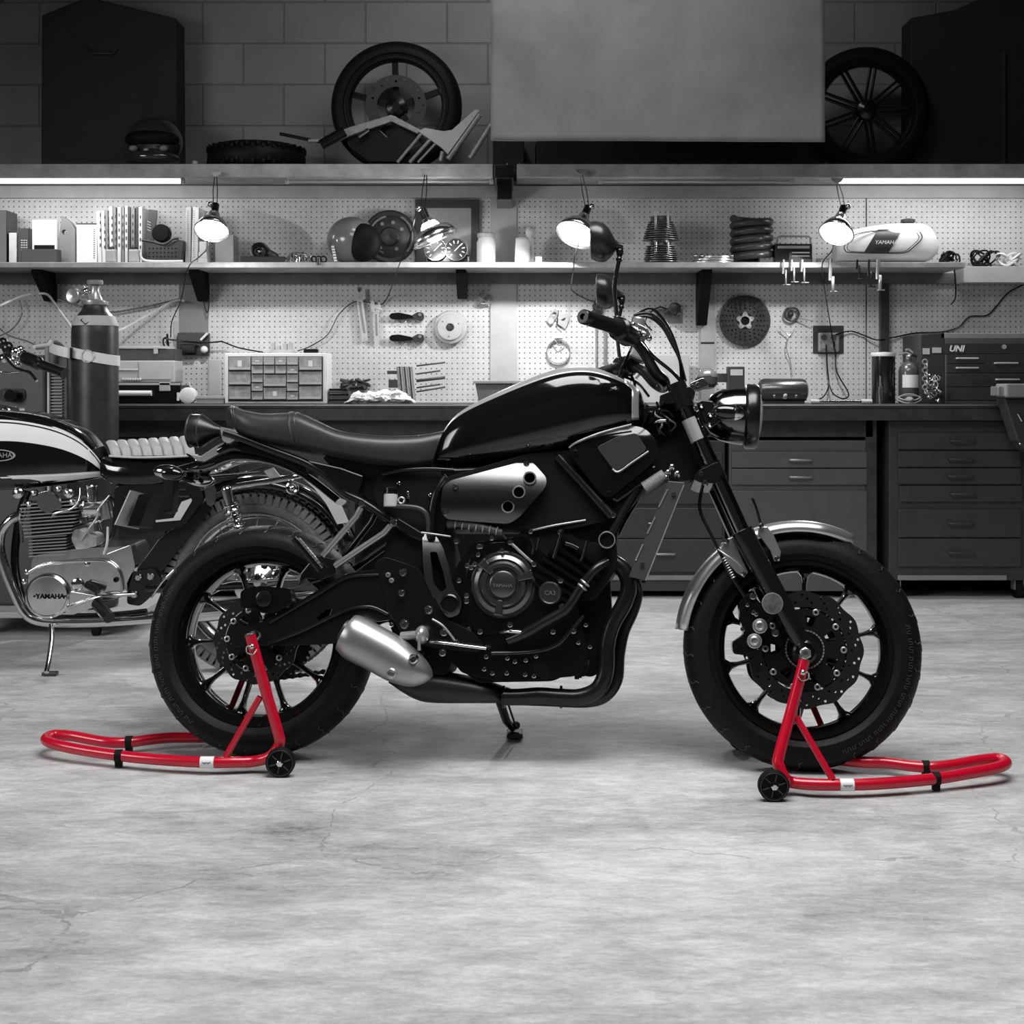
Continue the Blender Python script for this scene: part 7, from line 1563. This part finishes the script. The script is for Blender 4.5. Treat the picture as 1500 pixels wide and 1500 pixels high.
# small compressor tank
c0_, c1_ = W(1110, 572, 6.42), W(1183, 572, 6.42); r_ = .056; c0_.z = c1_.z = zb+.062
t = thing('air_tank', 'small horizontal steel air tank with knobs on the bench', 'air tank', on(zb, 6.42, 1146)); mb = MB(); L_ = (c1_-c0_).length; mb.lathe(c0_, (1, 0, 0), [(0, 0), (.035, .003), (.050, .012), (r_, .03), (r_, L_-.03), (.050, L_-.012), (.035, L_-.003), (0, L_)], n=36); tb = obj('tank_shell', mb, mat('tank_metal', .12, .25, .8), t)
mb = MB(); mb.bb(c0_.x+.02, c1_.x-.02, 6.39, 6.45, zb, zb+.012); obj('tank_foot', mb, dgrey, t)
for x, r in ((1134, .012), (1150, .017), (1166, .012)):
    mb = MB(); q = W(x, 579, 6.375); mb.cyl(q+V((0, .02, 0)), q, r, n=18); mb.sph(q, r*.7, 12, 8); obj('knob', mb, lgrey, t)
# calliper/bar lying
t = thing('torque_wrench', 'long straight metal tool lying on the bench below the outlet', 'tool', on(zb, 6.33, 1230)); mb = MB(); mb.cyl(on(zb+.010, 6.33, 1195), on(zb+.010, 6.33, 1265), .008, n=12); obj('shaft', mb, chrome, t); mb = MB(); mb.cyl(on(zb+.011, 6.33, 1187), on(zb+.011, 6.33, 1200), .011, n=12); mb.cyl(on(zb+.011, 6.33, 1262), on(zb+.011, 6.33, 1277), .011, n=12); obj('tool_grip', mb, lgrey, t)
# steel container with lid
c = on(zb, 6.45, 1294); t = thing('steel_container', 'tall dark shiny container with a white lid on the bench', 'container', c); mb = MB(); mb.lathe(c, (0, 0, 1), [(.052, 0), (.054, .005), (.054, .225), (0, .225)], n=36); obj('container_wall', mb, mat('dark_chrome', .08, .15, .9), t); mb = MB(); mb.lathe(c, (0, 0, 1), [(.056, .222), (.058, .225), (.058, .240), (.0, .243)], n=36); obj('white_lid', mb, white, t)
mb = MB(); mb.cyl(on(zb+.0, 6.385, 1290), on(zb+.08, 6.385, 1290), .009, n=12); mb.cyl(on(zb+.08, 6.385, 1290), on(zb+.13, 6.385, 1290), .004, n=8); solo('grease_nozzle', mb, chrome, 'slim bright nozzle standing in front of the tall container', 'nozzle')
# extinguisher
c = on(zb, 6.45, 1331); t = thing('fire_extinguisher', 'small dark fire extinguisher with a white label on the bench', 'fire extinguisher', c); mb = MB(); mb.lathe(c, (0, 0, 1), [(.044, 0), (.048, .006), (.048, .15), (.043, .172), (.028, .19), (.014, .198), (.014, .21), (0, .21)], n=32); obj('cylinder', mb, mat('extinguisher_dark', .07, .25, coat=.5), t)
mb = MB(); R = [[c+V((math.sin(a)*.0487, -math.cos(a)*.0487, z)) for a in [(-.9+1.8*i/12) for i in range(13)]] for z in (.075, .135)]; mb.ring(R, closed_u=False); obj('white_label', mb, paper, t)
mb = MB(); q = c+V((0, 0, .21)); mb.cyl(q, q+V((0, 0, .02)), .012); mb.tube([q+V((.02, 0, .015)), q+V((-.01, 0, .03)), q+V((-.045, 0, .022))], .005); mb.tube([q+V((.02, 0, .03)), q+V((0, 0, .045)), q+V((-.015, 0, .042))], .005); mb.sph(q+V((0, -.012, .012)), .009, 10, 8); obj('valve_lever', mb, steel, t); mb = MB(); mb.tube(cr([q+V((.012, 0, .018)), q+V((.04, 0, .01)), q+V((.055, 0, -.03)), q+V((.055, -.01, -.12))], 5), .006); obj('hose', mb, satin, t)
mb = MB(); c = on(zb, 6.36, 1332); R = []
for k, (w_, h, m_) in enumerate(((.055, .022, 0), (.05, .018, 0))): mb.tube(cr([c+V((-w_, 0, h+.012*k)), c+V((-w_*.5, -.02, .005+.012*k)), c+V((w_*.4, -.02, .005+.012*k)), c+V((w_, 0, h+.012*k)), c+V((w_*.4, .0, h+.02)), c+V((-w_*.4, 0, h+.02))], 5, True), .004, n=8, closed=True)
mb.sph(c+V((0, 0, .018)), (.036, .02, .016), 16, 8); solo('oval_gasket', mb, pgrey, 'oval shiny ring part lying in front of the fire extinguisher', 'gasket')
t = thing('chain_heap', 'bright chain hanging in loops beside the fire extinguisher', 'chain', on(zb, 6.38, 1362)); mb = MB()
for k in range(8):
    q = W(1355+(k % 2)*1.5, 530+k*6.2, 6.33); mb.torus(q, (1, .2, 0) if k % 2 else (.2, 1, 0), .011, .0035, 16, 6)
obj('hanging_links', mb, steel, t); mb = MB(); rr = random.Random(2)
for k in range(26):
    q = on(zb+.012+rr.random()*.12, 6.31+rr.random()*.04, 1369+(rr.random()-.5)*16); mb.torus(q, (rr.random(), rr.random(), rr.random()), .012, .0038, 14, 6)
obj('heaped_links', mb, chrome, t, kind='stuff')
# tool chest
t = thing('tool_chest', 'metal tool chest with white letters standing on the bench at the right edge', 'tool chest', on(zb, 6.38, 1440)); Yc = 6.38
mb = MB(); mb.bb(px(1384, Yc), px(1560, Yc), Yc, Yc+.3, zb, pz(496, Yc)); obj('chest_body', mb, cabm, t, bev=.004)
mb = MB(); mb.prism([on(zb, Yc, 1349), on(zb, Yc, 1383.5), W(1383.5, 487, Yc), W(1349, 490, Yc)], (0, .3, 0)); obj('side_locker', mb, dgrey, t, bev=.003)
mb = MB(); mb.prism([W(1378, 496, Yc), W(1378, 488, Yc), W(1560, 488, Yc), W(1560, 496, Yc)], (0, .3, 0)); obj('lid', mb, pgrey, t, bev=.003); mb = rbox(1384, 1560, 503, 518, Yc-.006, .006); lp = obj('lid_front', mb, dgrey, t, bev=.001)
mb = text_mb('UNI', .040, .001, shear=.25, bold=.0012); xform(mb, Matrix.Translation(W(1401, 511, Yc-.008)) @ Matrix.Rotation(PI/2, 4, 'X')); obj('lid_lettering', mb, white, lp)
mb = MB(); mb.cyl(W(1471, 508, Yc), W(1471, 508, Yc-.012), .011, n=18); obj('lock', mb, steel, t)
for x0, x1, y0, y1, hx_, w_, yo in ((1387, 1443, 520, 532, 1416, 30, 525), (1387, 1443, 534, 546, 1416, 30, 539), (1445, 1560, 520, 546, 1473, 32, 532), (1387, 1560, 549, 566, 1475, 32, 556), (1387, 1560, 568, 586, None, 0, 0)):
    mb = rbox(x0, x1, y0, y1, Yc-.008, .008); dr = obj('drawer', mb, dgrey, t, bev=.001)
    if hx_: 
        a_, b_ = W(hx_-w_/2, yo, Yc-.008), W(hx_+w_/2, yo, Yc-.008); o2 = V((0, -.02, 0)); mb = MB(); mb.tube([a_, a_+o2, b_+o2, b_], .004, n=8); obj('handle', mb, lgrey, dr)
mb = rbox(1352, 1362, 510, 519, Yc-.004, .004); rbox(1366, 1379, 509, 517, Yc-.004, .004, mb); solo('locker_stickers', mb, lgrey, 'two small pale stickers on the side of the tool chest', 'sticker')
# vise at the right
t = thing('bench_vise', 'dark bench vise mounted on the bench at the right edge', 'vise', V((px(1500, 6.1), 6.15, .65))); mb = rbox(1462, 1478, 566, 580, 6.08, .1); obj('jaw', mb, steel, t, bev=.004); mb = rbox(1474, 1560, 562, 582, 6.05, .14); obj('vise_head', mb, pgrey, t, bev=.008)
mb = MB(); mb.prism([W(1470, 584, 6.1), W(1560, 584, 6.1), W(1560, 690, 6.1), W(1502, 660, 6.1), W(1490, 645, 6.1)], (0, .1, 0)); obj('vise_base', mb, dgrey, t, bev=.008); mb = MB(); mb.cyl(W(1491, 606, 6.09), W(1497, 617, 6.09), .005); mb.sph(W(1494, 650, 6.09), .007, 8, 6); obj('vise_bolt', mb, chrome, t)
# ================= gas cylinder and welder =================
GY = 5.4; c = V((px(129, GY), GY+.09, 0)); s_ = F/GY
t = thing('gas_cylinder', 'tall dark gas cylinder with valve and gauge behind the old motorcycle', 'gas cylinder', c); gm = mat('cylinder_paint', .03, .4, .2, noise_amt=.35, nscale=18, bump=.1); r_ = .092
def zz(y): return pz(y, GY+.09)
mb = MB(); mb.lathe(c, (0, 0, 1), [(r_-.01, .1), (r_, .11), (r_, zz(488)), (r_*.985, zz(480)), (r_*.93, zz(473)), (r_*.8, zz(464)), (.055, zz(456)), (.047, zz(450)), (.045, zz(446)), (0, zz(445))], n=48); obj('cylinder_body', mb, gm, t)
mb = MB(); mb.lathe(c, (0, 0, 1), [(r_*.99, zz(478)), (r_*.945, zz(473)), (r_*.83, zz(463.5))], n=48, caps=False); mb.v = [c+(p-c)*1.0+V(((p-c).x*.012, (p-c).y*.012, .001)) for p in mb.v]; obj('shoulder_label', mb, lgrey, t)
q = c+V((-.01, -.092, zz(470)))+V((0, 0, .0)); mb = MB(); dd = .022
mb.tube([q+V((-dd, .012, 0)), q+V((0, .022, dd*.8)), q+V((dd, .012, 0)), q+V((0, -.002, -dd*.8)), q+V((-dd, .012, 0))], .002, n=5); obj('hazard_diamond', mb, matte, t)
mb = MB(); mb.lathe(c, (0, 0, 1), [(.05, zz(447)), (.052, zz(445)), (.052, zz(441)), (.03, zz(439)), (.022, zz(432)), (.018, zz(424)), (.02, zz(420)), (.012, zz(416)), (.012, zz(414))], n=24); v_ = obj('valve_body', mb, steel, t)
mb = MB(); mb.lathe(c, (0, 0, 1), [(.030, zz(417)), (.032, zz(415)), (.032, zz(412)), (.028, zz(410.5)), (0, zz(410))], n=10); obj('hand_wheel', mb, pgrey, v_)
g0 = c+V((-.075, -.02, zz(434))); mb = MB(); mb.cyl(c+V((0, 0, zz(432))), g0, .009); mb.lathe(g0+V((0, .015, 0)), (-.35, -1, 0), [(.02, 0), (.031, .004), (.031, .022), (.027, .026), (.0, .022)], n=28); obj('pressure_gauge', mb, steel, v_)
mb = MB(); mb.sph(c+V((-.03, -.02, zz(427))), .014, 10, 8); mb.cyl(c+V((.0, 0, zz(436))), c+V((-.045, 0, zz(420))), .009); obj('regulator_fitting', mb, chrome, v_)
# strap
mb = MB(); R = []
for i in range(49):
    a_ = 2*PI*i/48; x_, y_ = math.cos(a_)*(r_+.003), math.sin(a_)*(r_+.003); zc_ = zz(522)-.018*(x_/r_); R.append([c+V((x_, y_, zc_+.021)), c+V((x_*1.02, y_*1.02, zc_+.02)), c+V((x_*1.02, y_*1.02, zc_-.02)), c+V((x_, y_, zc_-.021))])
mb.ring(R, smooth=False); st = solo('ratchet_strap', mb, paper, 'white buckled strap tied round the gas cylinder', 'strap')
mb = MB(); pts = [c+V((-.088, -.035, zz(520))), W(100, 517, 5.38), W(84, 513, 5.4), W(74, 509, 5.45), W(71, 507, 5.5)]
R = [[p+V((0, 0, .02)), p+V((0, -.003, .02)), p+V((0, -.003, -.02)), p+V((0, 0, -.02))] for p in cr(pts, 5)]; mb.ring(R, smooth=False); obj('strap_tail', mb, paper, st)
mb = MB(); q = c+V((.0, -r_-.005, zz(522.5))); mb.torus(q, (0, 1, 0), .024, .003, 20, 6); obj('buckle', mb, steel, st); mb = MB(); mb.box(c+V((-.072, -.072, zz(519))), (.006, .012, .05)); obj('strap_loop', mb, satin, st)
# welding machine
t = thing('welding_machine', 'grey welding machine with slatted side standing left of the gas cylinder', 'welding machine', V((px(20, 5.5), 5.6, 0))); wy = 5.5
mb = MB(); mb.bb(px(-60, wy), px(66, wy), wy, wy+.4, .1, pz(520, wy)); obj('casing', mb, mat('welder_grey', .05, .5), t, bev=.01)
mb = MB(); mb.bb(px(67, wy), px(97, wy), wy+.02, wy+.4, .1, pz(512, wy)); obj('side_frame', mb, dgrey, t, bev=.004); mb = MB(); mb.bb(px(69, wy), px(72, wy), wy, wy+.02, .1, pz(543, wy)); obj('bright_edge', mb, lgrey, t)
for k in range(17):
    mb = rbox(74, 91, 548+k*4.6, 550.3+k*4.6, wy+.01, .012); obj('slat', mb, pgrey, t)
mb = MB(); mb.cyl(W(15, 579, wy), W(15, 579, wy-.05), .025, n=24); mb.prism([W(*q, wy) for q in rnd([(0, 569), (38, 569), (38, 588), (0, 588)], 8)], (0, -.006, 0)); obj('control_knob', mb, satin, t, bev=.003)
mb = MB(); mb.tube(cr([W(54, 508, wy), W(72, 506, wy-.03), W(74, 500, wy), W(84, 502, wy+.03), W(94, 512, wy+.05)], 5), .012, n=12); mb.tube(cr([W(70, 530, wy-.02), W(70, 508, wy-.03), W(76, 501, wy-.01)], 5), .011, n=12); obj('carrying_handle', mb, pgrey, t)
